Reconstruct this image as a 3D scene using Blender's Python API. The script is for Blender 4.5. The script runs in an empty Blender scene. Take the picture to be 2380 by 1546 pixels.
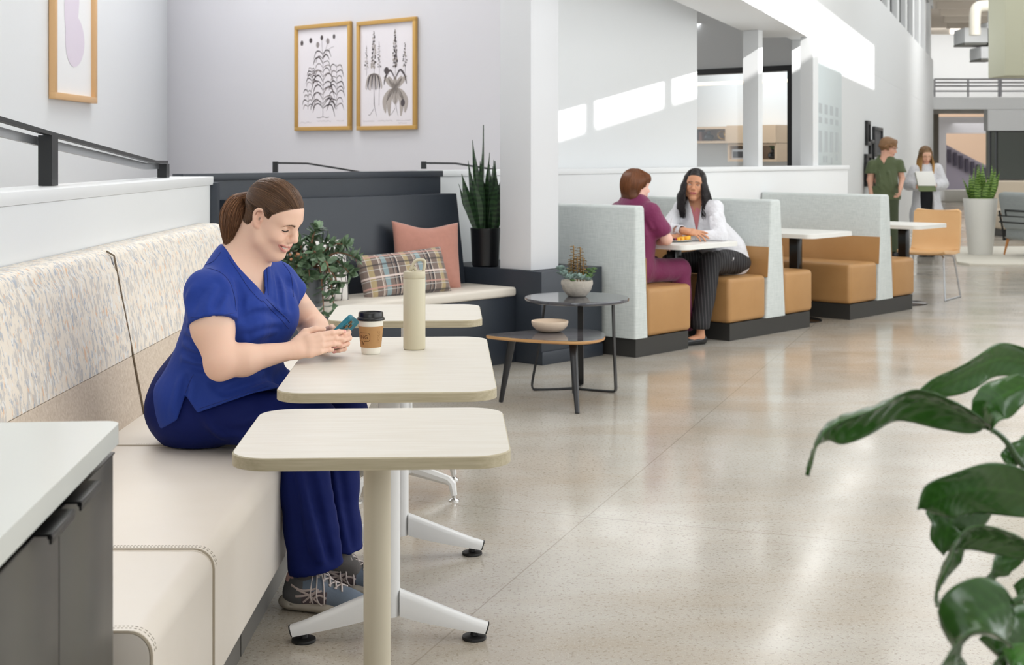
import bpy, bmesh, math, random
import numpy as np
from mathutils import Vector, Matrix
random.seed(7)
SC = bpy.context.scene
COL = SC.collection
H = 1.385; F = 3250.0
PI = math.pi
V = Vector
def W(px, py, d): return V(((px-1190)/F*d, d, H-(py-357)/F*d))
AX = V((.675, .738, 0)); BX = V((-.738, .675, 0)); ANG = math.atan2(.738, .675)
def AB(a, b, z=0): return AX*a + BX*b + V((0, 0, z))
CX = V((.3387, .9409, 0)); CN = V((.9409, -.3387, 0)); CANG = math.atan2(.9409, .3387)
def srgb(h):
    if isinstance(h, str):
        c = [int(h[i:i+2], 16)/255 for i in (0, 2, 4)]
    else: c = [x/255 for x in h]
    return tuple((x/12.92 if x <= .04045 else ((x+.055)/1.055)**2.4) for x in c)
def R(d): return math.radians(d)
# ---------------------------------------------------------------- tagging
def tag(o, label=None, cat=None, group=None, kind=None):
    if label: o['label'] = label
    if cat: o['category'] = cat
    if group: o['group'] = group
    if kind: o['kind'] = kind
    return o
def thing(name, label, cat, loc=(0, 0, 0), rz=0, group=None):
    o = bpy.data.objects.new(name, None); COL.objects.link(o)
    o.empty_display_size = .05
    o.location = loc; o.rotation_euler = (0, 0, rz)
    return tag(o, label, cat, group)
def tmat(o): return Matrix.LocRotScale(o.location, o.rotation_euler, o.scale)
def wmat(o):
    m = tmat(o)
    if o.parent: m = wmat(o.parent) @ o.matrix_parent_inverse @ m
    return m
def link(o, parent=None, world=False):
    COL.objects.link(o)
    if parent is not None:
        o.parent = parent
        if world: o.matrix_parent_inverse = wmat(parent).inverted()
    return o
def dup(root):
    def cp(o, par):
        c = o.copy(); COL.objects.link(c)
        if par is not None: c.parent = par
        for ch in list(o.children): cp(ch, c)
        return c
    return cp(root, None)
# ---------------------------------------------------------------- mesh builder
class MB:
    def __init__(s): s.v = []; s.f = []; s.uv = None; s.sm = []
    def add(s, vs, fs, smooth=True):
        n = len(s.v); s.v.extend([tuple(x) for x in vs]); s.f.extend([tuple(i+n for i in f) for f in fs]); s.sm.extend([smooth]*len(fs)); return s
    def addbm(s, bm, M=None, smooth=True):
        bm.verts.index_update()
        vs = [(M @ v.co if M else v.co.copy()) for v in bm.verts]
        fs = [[v.index for v in f.verts] for f in bm.faces]
        bm.free(); return s.add(vs, fs, smooth)
    def box(s, lo, hi, bev=0.0, seg=2, M=None):
        bm = bmesh.new(); bmesh.ops.create_cube(bm, size=1)
        lo = V(lo); hi = V(hi)
        for v in bm.verts: v.co = V([(lo[i]+hi[i])/2 + v.co[i]*(hi[i]-lo[i]) for i in range(3)])
        if bev > 0: bmesh.ops.bevel(bm, geom=list(bm.edges), offset=min(bev, .49*min(abs(hi[i]-lo[i]) for i in range(3))), segments=seg, profile=.5, affect='EDGES')
        return s.addbm(bm, M, bev > 0)
    def prism(s, pts, z0, z1, bev=0, M=None, seg=2, smooth=None):
        bm = bmesh.new()
        a = [bm.verts.new((p[0], p[1], z0)) for p in pts]; b = [bm.verts.new((p[0], p[1], z1)) for p in pts]
        n = len(pts); bm.faces.new(a[::-1]); bm.faces.new(b)
        for i in range(n): bm.faces.new((a[i], a[(i+1) % n], b[(i+1) % n], b[i]))
        bmesh.ops.recalc_face_normals(bm, faces=list(bm.faces))
        if bev > 0:
            es = [e for e in bm.edges if abs(e.verts[0].co.z-e.verts[1].co.z) < 1e-6]
            bmesh.ops.bevel(bm, geom=es, offset=bev, segments=seg, profile=.5, affect='EDGES')
        return s.addbm(bm, M, bool(bev) if smooth is None else smooth)
    def lathe(s, prof, n=32, M=None, smooth=True):
        vs = []; fs = []
        for i in range(n):
            t = 2*PI*i/n
            for (r, z) in prof:
                p = V((r*math.cos(t), r*math.sin(t), z)); vs.append(M @ p if M else p)
        m = len(prof)
        for i in range(n):
            j = (i+1) % n
            for k in range(m-1): fs.append((i*m+k, j*m+k, j*m+k+1, i*m+k+1))
        fs.append([i*m for i in range(n)][::-1]); fs.append([i*m+m-1 for i in range(n)])
        return s.add(vs, fs, smooth)
    def cyl(s, p, q, r, r2=None, n=16, smooth=True):
        return s.tube([p, q], [r, r if r2 is None else r2], n, smooth)
    def tube(s, pts, rad, n=8, smooth=True, flat=None, cap=True, up=None):
        pts = [V(p) for p in pts]
        if not isinstance(rad, (list, tuple)): rad = [rad]*len(pts)
        m = len(pts); vs = []; fs = []
        up0 = V(up) if up is not None else None
        prev = None
        for i, p in enumerate(pts):
            t = (pts[min(i+1, m-1)]-pts[max(i-1, 0)])
            t = t.normalized() if t.length > 1e-9 else V((0, 0, 1))
            if up0 is not None: a = up0 - t*up0.dot(t)
            elif prev is None:
                a = V((0, 0, 1)) if abs(t.z) < .9 else V((1, 0, 0)); a = a-t*a.dot(t)
            else: a = prev-t*prev.dot(t)
            if a.length < 1e-6: a = V((1, 0, 0)) - t*t.x
            a.normalize(); prev = a; b = t.cross(a)
            r = rad[i]; rx, ry = (r if isinstance(r, tuple) else (r, r))
            if flat: ry = rx*flat
            for k in range(n):
                th = 2*PI*(k+.5)/n
                vs.append(p + a*(math.cos(th)*ry) + b*(math.sin(th)*rx))
        for i in range(m-1):
            for k in range(n):
                l = (k+1) % n
                fs.append((i*n+k, i*n+l, (i+1)*n+l, (i+1)*n+k))
        if cap: fs.append([k for k in range(n)][::-1]); fs.append([(m-1)*n+k for k in range(n)])
        return s.add(vs, fs, smooth)
    def grid(s, P, wrap=False, smooth=True):
        n = len(P); m = len(P[0]); vs = [p for r in P for p in r]; fs = []
        for i in range(n-1):
            for j in range(m-1 if not wrap else m):
                k = (j+1) % m
                fs.append((i*m+j, i*m+k, (i+1)*m+k, (i+1)*m+j))
        return s.add(vs, fs, smooth)
    def build(s, name, mat, parent=None, world=False, T=None, autosm=True, label=None):
        me = bpy.data.meshes.new(name)
        me.from_pydata([tuple(T @ V(v)) for v in s.v] if T else s.v, [], s.f); me.validate()
        if len(me.polygons) == len(s.sm): me.polygons.foreach_set('use_smooth', s.sm)
        else: me.polygons.foreach_set('use_smooth', [True]*len(me.polygons))
        me.update()
        if autosm:
            try: me.set_sharp_from_angle(angle=R(38))
            except Exception: pass
        if mat is not None: me.materials.append(mat)
        o = bpy.data.objects.new(name, me); link(o, parent, world)
        if label: o['label'] = label
        return o
def rrect(w, d, r, n=8):
    pts = []
    for cx, cy, a0 in ((w/2-r, d/2-r, 0), (-w/2+r, d/2-r, 90), (-w/2+r, -d/2+r, 180), (w/2-r, -d/2+r, 270)):
        for i in range(n+1):
            a = R(a0+90*i/n); pts.append((cx+r*math.cos(a), cy+r*math.sin(a)))
    return pts
def spline(pts, n=6):
    P = [V(p) for p in pts]; out = []
    for i in range(len(P)-1):
        p0 = P[max(i-1, 0)]; p1 = P[i]; p2 = P[i+1]; p3 = P[min(i+2, len(P)-1)]
        for k in range(n):
            t = k/n
            out.append(.5*((2*p1)+(p2-p0)*t+(2*p0-5*p1+4*p2-p3)*t*t+(3*p1-p0-3*p2+p3)*t**3))
    out.append(P[-1]); return out
def struct(name, mb, m, T=None, **k):
    o = mb.build(name, m, T=T, **k); o['kind'] = 'structure'; return o
# ---------------------------------------------------------------- materials
def newmat(name):
    m = bpy.data.materials.new(name); m.use_nodes = True
    nt = m.node_tree; b = nt.nodes['Principled BSDF']; return m, nt, b
def N(nt, t, **k):
    n = nt.nodes.new(t)
    for a, v in k.items():
        if a in n.inputs: n.inputs[a].default_value = v
        else: setattr(n, a, v)
    return n
def setb(b, col=None, rough=.5, metal=0, spec=None, sss=0, coat=0, sheen=0, trans=0):
    if col is not None: b.inputs['Base Color'].default_value = (*srgb(col), 1)
    b.inputs['Roughness'].default_value = rough; b.inputs['Metallic'].default_value = metal
    if spec is not None: b.inputs['Specular IOR Level'].default_value = spec
    if sss: b.inputs['Subsurface Weight'].default_value = sss; b.inputs['Subsurface Scale'].default_value = .012; b.inputs['Subsurface Radius'].default_value = (1, .35, .2)
    if coat: b.inputs['Coat Weight'].default_value = coat; b.inputs['Coat Roughness'].default_value = .06
    if sheen: b.inputs['Sheen Weight'].default_value = sheen
    if trans: b.inputs['Transmission Weight'].default_value = trans
def coords(nt, scale=(1, 1, 1), rot=(0, 0, 0), src='Object'):
    tc = N(nt, 'ShaderNodeTexCoord'); mp = N(nt, 'ShaderNodeMapping')
    mp.inputs['Scale'].default_value = scale; mp.inputs['Rotation'].default_value = rot
    nt.links.new(tc.outputs[src], mp.inputs['Vector']); return mp.outputs['Vector']
def noise(nt, vec, sc, det=4, rough=.55):
    n = N(nt, 'ShaderNodeTexNoise', Scale=sc, Detail=det, Roughness=rough); nt.links.new(vec, n.inputs['Vector']); return n.outputs['Fac']
def ramp(nt, fac, stops, interp='LINEAR'):
    r = N(nt, 'ShaderNodeValToRGB'); r.color_ramp.interpolation = interp
    while len(r.color_ramp.elements) < len(stops): r.color_ramp.elements.new(.5)
    for e, (p, c) in zip(r.color_ramp.elements, stops):
        e.position = p; e.color = (c, c, c, 1) if isinstance(c, (int, float)) else (*srgb(c), 1)
    nt.links.new(fac, r.inputs['Fac']); return r.outputs['Color']
def mix(nt, fac, a, b, mode='MIX'):
    m = N(nt, 'ShaderNodeMix', data_type='RGBA', blend_type=mode)
    for k, x in ((0, fac), (6, a), (7, b)):
        if hasattr(x, 'is_linked') or hasattr(x, 'links'): nt.links.new(x, m.inputs[k])
        elif k == 0: m.inputs[0].default_value = x
        else: m.inputs[k].default_value = (*srgb(x), 1)
    return m.outputs[2]
def bump(nt, b, h, strength=.3, dist=.002):
    n = N(nt, 'ShaderNodeBump', Strength=strength, Distance=dist); nt.links.new(h, n.inputs['Height']); nt.links.new(n.outputs['Normal'], b.inputs['Normal'])
def plain(name, col, rough=.5, metal=0, bsc=0, bst=.2, bd=.001, var=0, vsc=3, **k):
    m, nt, b = newmat(name); setb(b, col, rough, metal, **k)
    if var or bsc: vec = coords(nt)
    if var:
        f = noise(nt, vec, vsc); c = srgb(col)
        r = N(nt, 'ShaderNodeValToRGB'); e = r.color_ramp.elements
        e[0].position = .3; e[1].position = .7
        e[0].color = (*[x*(1-var) for x in c], 1); e[1].color = (*[min(1, x*(1+var)) for x in c], 1)
        nt.links.new(f, r.inputs['Fac']); nt.links.new(r.outputs['Color'], b.inputs['Base Color'])
    if bsc: bump(nt, b, noise(nt, vec, bsc, 3), bst, bd)
    return m
def vcol(name, rough=.5, sss=0, bsc=0, bst=.2, bd=.001, sheen=0, stretch=None, coat=0, spec=None, aniso=0):
    m, nt, b = newmat(name); setb(b, None, rough, 0, sss=sss, sheen=sheen, coat=coat, spec=spec)
    a = N(nt, 'ShaderNodeVertexColor', layer_name='Col'); nt.links.new(a.outputs['Color'], b.inputs['Base Color'])
    if bsc: bump(nt, b, noise(nt, coords(nt, stretch or (1, 1, 1)), bsc, 4), bst, bd)
    return m
def emit(name, col, s):
    m, nt, b = newmat(name); setb(b, col, .5)
    b.inputs['Emission Color'].default_value = (*srgb(col), 1); b.inputs['Emission Strength'].default_value = s; return m
# ---------------------------------------------------------------- signed distance modelling
def npv(p): return np.array([p[0], p[1], p[2]], dtype=np.float32)
class SDF:
    def __init__(s): s.p = []; s.M = None
    def tp(s, p): return npv(s.M @ V(p)) if s.M else npv(p)
    def sc(s): return s.M.to_scale().x if s.M else 1.0
    def rc(s, a, b, r1, r2=None, k=.02, sub=False):
        q = s.sc(); s.p.append(('rc', s.tp(a), s.tp(b), r1*q, (r1 if r2 is None else r2)*q, k*q, sub)); return s
    def ch(s, pts, rad, k=.02, sub=False):
        if not isinstance(rad, (list, tuple)): rad = [rad]*len(pts)
        for i in range(len(pts)-1): s.rc(pts[i], pts[i+1], rad[i], rad[i+1], k, sub)
        return s
    def el(s, c, r, k=.02, sub=False, Rm=None):
        q = s.sc(); Q = np.eye(3, dtype=np.float32) if Rm is None else np.array(Rm, dtype=np.float32)
        if s.M: Q = np.array((s.M.to_quaternion().to_matrix()), dtype=np.float32) @ Q
        s.p.append(('el', s.tp(c), np.array(r, dtype=np.float32)*q, Q, k*q, sub)); return s
    def fc(s, a, b, r1, r2, fl, Rm, k=.02, sub=False):   # capsule squashed by fl=(x,y,z) in the frame Rm
        q = s.sc(); Q = np.array(Rm, dtype=np.float32)
        if s.M: Q = np.array((s.M.to_quaternion().to_matrix()), dtype=np.float32) @ Q
        s.p.append(('fc', s.tp(a), s.tp(b), r1*q, r2*q, np.array(fl, dtype=np.float32), Q, k*q, sub)); return s
    def pl(s, planes, k=.005, sub=True, box=None):   # convex region = max of planes (n,p)
        s.p.append(('pl', [(npv(n)/np.linalg.norm(npv(n)), npv(p)) for n, p in planes], k, sub, box)); return s
    def inflate(s, g):
        for i, p in enumerate(s.p):
            p = list(p)
            if p[0] == 'rc': p[3] += g; p[4] += g
            elif p[0] == 'el': p[2] = p[2]+g
            elif p[0] == 'fc': p[3] += g; p[4] += g
            s.p[i] = tuple(p)
        return s
    def ev(s, lo, hi, h, disp=None):
        n = [max(4, int(math.ceil((hi[i]-lo[i])/h))+1) for i in range(3)]
        ax = [np.float32(lo[i])+np.arange(n[i], dtype=np.float32)*np.float32(h) for i in range(3)]
        D = np.full(n, .06, dtype=np.float32)
        for p in s.p:
            ty = p[0]
            if ty == 'rc': a, b, r1, r2, k, sub = p[1:]; m = max(r1, r2)+k+3*h+.004; L = np.minimum(a, b)-m; U = np.maximum(a, b)+m
            elif ty == 'el': c, r, Q, k, sub = p[1:]; m = float(r.max())+k+3*h+.004; L = c-m; U = c+m
            elif ty == 'fc': a, b, r1, r2, fl, Q, k, sub = p[1:]; m = max(r1, r2)*float(fl.max())+k+3*h+.004; L = np.minimum(a, b)-m; U = np.maximum(a, b)+m
            else:
                pls, k, sub, bx = p[1:]
                L, U = (np.array(lo)-1, np.array(hi)+1) if bx is None else (np.array(bx[0]), np.array(bx[1]))
            sl = []
            for i in range(3):
                i0 = max(0, int(math.floor((L[i]-lo[i])/h))); i1 = min(n[i], int(math.ceil((U[i]-lo[i])/h))+1)
                if i1 <= i0: sl = None; break
                sl.append(slice(i0, i1))
            if sl is None: continue
            X = ax[0][sl[0]][:, None, None]; Y = ax[1][sl[1]][None, :, None]; Z = ax[2][sl[2]][None, None, :]
            if ty == 'rc':
                ab = b-a; l2 = float(ab@ab)+1e-12
                t = np.clip(((X-a[0])*ab[0]+(Y-a[1])*ab[1]+(Z-a[2])*ab[2])/l2, 0, 1)
                d = np.sqrt((X-a[0]-t*ab[0])**2+(Y-a[1]-t*ab[1])**2+(Z-a[2]-t*ab[2])**2)-(r1+(r2-r1)*t)
            elif ty == 'el':
                x, y, z = X-c[0], Y-c[1], Z-c[2]
                l = [(x*Q[0, i]+y*Q[1, i]+z*Q[2, i])/r[i] for i in range(3)]
                k0 = np.sqrt(l[0]**2+l[1]**2+l[2]**2)+1e-9
                k1 = np.sqrt((l[0]/r[0])**2+(l[1]/r[1])**2+(l[2]/r[2])**2)+1e-9
                d = k0*(k0-1)/k1
            elif ty == 'fc':
                A = (Q.T @ a)/fl; Bq = (Q.T @ b)/fl; ab = Bq-A; l2 = float(ab@ab)+1e-12
                l = [(X*Q[0, i]+Y*Q[1, i]+Z*Q[2, i])/fl[i]-A[i] for i in range(3)]
                t = np.clip((l[0]*ab[0]+l[1]*ab[1]+l[2]*ab[2])/l2, 0, 1)
                d = (np.sqrt((l[0]-t*ab[0])**2+(l[1]-t*ab[1])**2+(l[2]-t*ab[2])**2)-(r1+(r2-r1)*t))*float(fl.min())
            else:
                d = None
                for nn, pp in pls:
                    e = (X-pp[0])*nn[0]+(Y-pp[1])*nn[1]+(Z-pp[2])*nn[2]
                    d = e if d is None else np.maximum(d, e)
            blk = D[sl[0], sl[1], sl[2]]
            if sub is True:
                hh = np.maximum(k-np.abs(blk+d), 0)/max(k, 1e-6)
                D[sl[0], sl[1], sl[2]] = np.maximum(blk, -d)+hh*hh*k*.25
            elif sub == 'int':
                D[sl[0], sl[1], sl[2]] = np.maximum(blk, d)
            else:
                hh = np.maximum(k-np.abs(blk-d), 0)/max(k, 1e-6)
                D[sl[0], sl[1], sl[2]] = np.minimum(blk, d)-hh*hh*k*.25
        if disp is not None: D += disp(ax[0][:, None, None], ax[1][None, :, None], ax[2][None, None, :]).astype(np.float32)
        return D
def surfnet(D, lo, h):
    D[0] = D[-1] = .05; D[:, 0] = D[:, -1] = .05; D[:, :, 0] = D[:, :, -1] = .05
    S = D < 0; c = np.zeros([x-1 for x in S.shape], dtype=np.int8)
    for i in (0, 1):
        for j in (0, 1):
            for k in (0, 1): c += S[i:S.shape[0]-1+i, j:S.shape[1]-1+j, k:S.shape[2]-1+k]
    act = (c > 0) & (c < 8); ai = np.argwhere(act)
    idx = np.full(act.shape, -1, dtype=np.int32); idx[act] = np.arange(len(ai), dtype=np.int32)
    pos = np.zeros((len(ai), 3)); cnt = np.zeros(len(ai))
    cor = [(i, j, k) for i in (0, 1) for j in (0, 1) for k in (0, 1)]
    for a in cor:
        for ax in range(3):
            if a[ax] == 0:
                b = list(a); b[ax] = 1
                d1 = D[ai[:, 0]+a[0], ai[:, 1]+a[1], ai[:, 2]+a[2]]; d2 = D[ai[:, 0]+b[0], ai[:, 1]+b[1], ai[:, 2]+b[2]]
                m = (d1 < 0) != (d2 < 0); t = np.where(m, d1/np.where(m, d1-d2, 1), 0)
                p = np.array(a, float)[None]+t[:, None]*(np.array(b, float)-np.array(a, float))[None]
                pos += p*m[:, None]; cnt += m
    vs = np.array(lo)[None]+h*(ai+pos/cnt[:, None])
    qs = []
    for ax in range(3):
        o = [x for x in range(3) if x != ax]
        s0 = [slice(1, -1)]*3; s1 = [slice(1, -1)]*3; s0[ax] = slice(0, -1); s1[ax] = slice(1, None)
        a0 = S[tuple(s0)]; a1 = S[tuple(s1)]
        e = np.argwhere(a0 != a1)
        flip = a0[tuple(e.T)]
        e[:, o[0]] += 1; e[:, o[1]] += 1
        q = []
        for (u, w) in ((-1, -1), (0, -1), (0, 0), (-1, 0)):
            g = e.copy(); g[:, o[0]] += u; g[:, o[1]] += w; q.append(idx[g[:, 0], g[:, 1], g[:, 2]])
        q = np.stack(q, 1)
        if ax == 1: flip = ~flip
        q[~flip] = q[~flip][:, ::-1]; qs.append(q)
    q = np.concatenate(qs); q = q[(q >= 0).all(1)]
    return vs, q
def lap(vs, q, it=2, lam=.5):
    for _ in range(it):
        acc = np.zeros_like(vs); cn = np.zeros(len(vs))
        for a, b in ((0, 1), (1, 2), (2, 3), (3, 0)):
            for x, y in ((a, b), (b, a)):
                for c in range(3): acc[:, c] += np.bincount(q[:, x], weights=vs[q[:, y], c], minlength=len(vs))
                cn += np.bincount(q[:, x], minlength=len(vs))
        vs = vs+(acc/np.maximum(cn, 1)[:, None]-vs)*lam
    return vs
def sdfobj(name, regs, mat, parent, col=None, sm=1, label=None):
    """regs = list of (sdf, lo, hi, voxel[, disp])"""
    VS = []; QS = []; n = 0
    for r in regs:
        D = r[0].ev(r[1], r[2], r[3], r[4] if len(r) > 4 else None); v, q = surfnet(D, r[1], r[3])
        if sm: v = lap(v, q, sm)
        VS.append(v); QS.append(q+n); n += len(v)
    return arrobj(name, np.concatenate(VS), np.concatenate(QS), mat, parent, col, label)
def arrobj(name, v, q, mat, parent, col=None, label=None):
    me = bpy.data.meshes.new(name)
    me.vertices.add(len(v)); me.vertices.foreach_set('co', v.astype(np.float32).ravel())
    k = q.shape[1]
    me.loops.add(len(q)*k); me.loops.foreach_set('vertex_index', q.astype(np.int32).ravel())
    me.polygons.add(len(q)); me.polygons.foreach_set('loop_start', np.arange(0, len(q)*k, k, dtype=np.int32))
    me.update(calc_edges=True)
    me.polygons.foreach_set('use_smooth', np.ones(len(q), dtype=bool))
    if col is not None:
        c = col(v) if callable(col) else col
        if c.shape[1] == 3: c = np.concatenate([c, np.ones((len(c), 1))], 1)
        at = me.color_attributes.new('Col', 'FLOAT_COLOR', 'POINT'); at.data.foreach_set('color', c.astype(np.float32).ravel())
    me.materials.append(mat)
    o = bpy.data.objects.new(name, me); link(o, parent, parent is not None)
    if label: o['label'] = label
    return o
def segd(P, a, b):   # distance of points to segment
    a = npv(a); b = npv(b); ab = b-a; t = np.clip(((P-a)@ab)/(ab@ab+1e-12), 0, 1)
    return np.linalg.norm(P-a-t[:, None]*ab, axis=1)
def pathd(P, pts):
    d = segd(P, pts[0], pts[1])
    for i in range(1, len(pts)-1): d = np.minimum(d, segd(P, pts[i], pts[i+1]))
    return d
def sstep(x, a, b): t = np.clip((x-a)/(b-a), 0, 1); return t*t*(3-2*t)
def strands(name, paths, rad, mat, parent, cols, label=None):
    """paths: list of (n,3) arrays; each a thin 3-sided tapering strand"""
    VS = []; QS = []; CS = []; n = 0
    for i, P in enumerate(paths):
        P = np.asarray(P, float); m = len(P); T = np.gradient(P, axis=0); T /= np.linalg.norm(T, axis=1)[:, None]+1e-9
        ref = np.array([.3, -.9, .3]); a = np.cross(T, ref); a /= np.linalg.norm(a, axis=1)[:, None]+1e-9; b = np.cross(T, a)
        u = np.linspace(0, 1, m); r = (rad[i] if hasattr(rad, '__len__') else rad)*np.clip(np.minimum(1, .35+2.2*(1-u)), .15, 1)*np.minimum(1, .5+4*u)
        for k in range(3):
            th = 2*PI*k/3; VS.append(P+(a*math.cos(th)+b*math.sin(th))*r[:, None])
        CS.append(np.repeat(np.array(cols[i])[None], 3*m, 0))
        j = np.arange(m-1)
        for k in range(3):
            l = (k+1) % 3; QS.append(n+np.stack([k*m+j, l*m+j, l*m+j+1, k*m+j+1], 1))
        n += 3*m
    return arrobj(name, np.concatenate(VS), np.concatenate(QS), mat, parent, np.concatenate(CS), label)
# ================================================================ materials
M = {}
def mk_floor():
    m, nt, b = newmat('polished_concrete'); setb(b, (196, 188, 175), .16, spec=.8)
    v = coords(nt)
    big = noise(nt, v, .55, 5, .6); c1 = ramp(nt, big, [(.3, (168, 159, 145)), (.5, (192, 185, 174)), (.72, (213, 209, 201))])
    vs = coords(nt, (.45, 1.5, 1), (0, 0, R(-20))); st = noise(nt, vs, 1.3, 6, .65)
    c2 = mix(nt, ramp(nt, st, [(.45, 0.0), (.7, .55)]), c1, (176, 158, 134))
    sp = N(nt, 'ShaderNodeTexVoronoi', Scale=130); nt.links.new(v, sp.inputs['Vector'])
    spm = ramp(nt, sp.outputs['Color'], [(.22, 1.0), (.3, 0.0)])
    spn = noise(nt, v, 75, 3, .7)
    c3 = mix(nt, ramp(nt, spn, [(.36, .5), (.45, 0.0)]), c2, (112, 98, 80))
    c4 = mix(nt, ramp(nt, noise(nt, v, 190, 2, .6), [(.60, 0.0), (.68, .5)]), c3, (228, 220, 205))
    # sawn joints
    jv = coords(nt, (1/2.4, 1/2.4, 1), (0, 0, -(CANG-PI/2)))
    sx = N(nt, 'ShaderNodeSeparateXYZ'); nt.links.new(jv, sx.inputs[0])
    ms = []
    for i, off in ((0, .14), (1, .37)):
        a = N(nt, 'ShaderNodeMath', operation='ADD'); a.inputs[1].default_value = off; nt.links.new(sx.outputs[i], a.inputs[0])
        f = N(nt, 'ShaderNodeMath', operation='FRACT'); nt.links.new(a.outputs[0], f.inputs[0])
        s = N(nt, 'ShaderNodeMath', operation='SUBTRACT'); s.inputs[1].default_value = .5; nt.links.new(f.outputs[0], s.inputs[0])
        ab = N(nt, 'ShaderNodeMath', operation='ABSOLUTE'); nt.links.new(s.outputs[0], ab.inputs[0])
        l = N(nt, 'ShaderNodeMath', operation='LESS_THAN'); l.inputs[1].default_value = .0011; nt.links.new(ab.outputs[0], l.inputs[0]); ms.append(l.outputs[0])
    mx = N(nt, 'ShaderNodeMath', operation='MAXIMUM'); nt.links.new(ms[0], mx.inputs[0]); nt.links.new(ms[1], mx.inputs[1])
    h = N(nt, 'ShaderNodeMath', operation='MULTIPLY'); h.inputs[1].default_value = .45; nt.links.new(mx.outputs[0], h.inputs[0])
    c5 = mix(nt, h.outputs[0], c4, (120, 108, 92))
    nt.links.new(c5, b.inputs['Base Color'])
    nt.links.new(ramp(nt, noise(nt, v, 1.6, 5, .6), [(.3, .10), (.7, .22)]), b.inputs['Roughness'])
    bump(nt, b, noise(nt, v, 3.5, 2), .04, .01)
    return m
M['floor'] = mk_floor()
M['white'] = plain('white_wall_paint', (236, 238, 239), .6)
M['cool'] = plain('cool_grey_wall_paint', (214, 212, 216), .6)
M['white2'] = plain('white_satin_paint', (244, 246, 247), .35)
M['pillarp'] = plain('pillar_paint', (230, 231, 234), .45)
M['taupe'] = plain('taupe_wall_paint', (176, 170, 160), .6)
M['char'] = plain('charcoal_paint', (46, 52, 61), .42, bsc=220, bst=.05)
M['ceil'] = plain('beige_ceiling', (214, 204, 190), .7)
M['black'] = plain('black_metal', (26, 27, 29), .4)
M['blackg'] = plain('black_gloss', (16, 17, 19), .18)
M['silver'] = plain('brushed_steel', (190, 192, 195), .3, .9)
M['chrome'] = plain('chrome', (220, 220, 220), .15, 1)
M['glass'] = None
def mk_glass():
    m, nt, b = newmat('clear_glass'); nt.nodes.remove(b)
    t = N(nt, 'ShaderNodeBsdfTransparent'); g = N(nt, 'ShaderNodeBsdfGlossy', Roughness=.02); mx = N(nt, 'ShaderNodeMixShader')
    mx.inputs[0].default_value = .06; t.inputs[0].default_value = (.98, .99, .99, 1)
    nt.links.new(t.outputs[0], mx.inputs[1]); nt.links.new(g.outputs[0], mx.inputs[2]); nt.links.new(mx.outputs[0], nt.nodes['Material Output'].inputs[0]); return m
M['glass'] = mk_glass()
# ================================================================ shell
def quadbox(name, mat, p, ax, L, nrm, t, z0, z1, bev=0, kind=True):
    """box starting at p, running L along ax, thickness t along nrm"""
    mb = MB(); T = Matrix(((ax.x, nrm.x, 0, p.x), (ax.y, nrm.y, 0, p.y), (0, 0, 1, 0), (0, 0, 0, 1)))
    mb.box((0, min(0, t), z0), (L, max(0, t), z1), bev)
    o = mb.build(name, mat, T=T)
    if kind: o['kind'] = 'structure'
    return o
YX = V((0, 1, 0)); XX = V((1, 0, 0))
fl = MB(); fl.box((-14, -9, -.1), (34, 75, 0)); struct('floor', fl, M['floor'])
ce = MB(); e0 = .36*-9-2.02+4.25+.16; e1 = .36*40-2.02+4.25+.16
ce.prism([(-14, -9), (e0, -9), (e1, 40), (34, 40), (34, 75), (-14, 75)], 5.3, 5.45, smooth=False); struct('ceiling', ce, M['ceil'])
# long low wall behind the banquette, with cap
q = MB(); q.box((-1.75, -.5, 0), (-1.555, 7.2, 1.222)); struct('wall_banquette', q, M['white2'])
q = MB(); q.box((-1.77, -.5, 1.224), (-1.54, 7.215, 1.267), .003); struct('trim_1', q, M['white2'])
q = MB(); q.box((-1.75, 7.203, 0), (-1.52, 7.27, 1.235)); struct('trim_2', q, M['char'])
quadbox('wall_left', M['white'], V((-3.5, -9, 0)), YX, 23.4, -XX, .2, 0, 5.3)
quadbox('wall_rear', M['cool'], AB(8.117, 7.15), BX, 5.06, AX, .2, 0, 5.3)
# charcoal wall + cap
quadbox('wall_charcoal', M['char'], AB(4.71, 6.88), AX, 6.79-4.71, BX, .098, 0, 1.225)
quadbox('trim_3', M['char'], AB(4.69, 6.868), AX, 6.805-4.69, BX, .112, 1.226, 1.267, .002)
# white half wall along the booths
quadbox('wall_booth', M['white2'], AB(6.2, 6.98), AX, 12.62-6.2, BX, .165, 0, 1.222)
quadbox('trim_4', M['white2'], AB(6.82, 6.97), AX, 12.64-6.82, BX, .178, 1.224, 1.267, .002)
# upper white wall above it
quadbox('wall_upper', M['white'], AB(8.32, 7.152), AX, 10.25-8.32, BX, .14, 0, 5.3)
# pillar and plinth
o = quadbox('wall_column', M['pillarp'], AB(6.896, 6.138), AX, .28, BX, .28, .612, 5.3, .003)
q = MB(); Tb = Matrix(((AX.x, BX.x, 0, 0), (AX.y, BX.y, 0, 0), (0, 0, 1, 0), (0, 0, 0, 1)))
def ABbox(mb, a0, a1, b0, b1, z0, z1, bev=0, seg=2): mb.box((a0, b0, z0), (a1, b1, z1), bev, seg); return mb
ABbox(q, 6.87, 7.5, 6.022, 6.979, 0, .61, .002); ABbox(q, 6.87, 7.5, 6.014, 6.022, 0, .085, .002)
o = q.build('plinth', M['char'], T=Tb); tag(o, 'charcoal painted plinth carrying the white square pillar and the snake plant pot', 'plinth')
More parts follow.
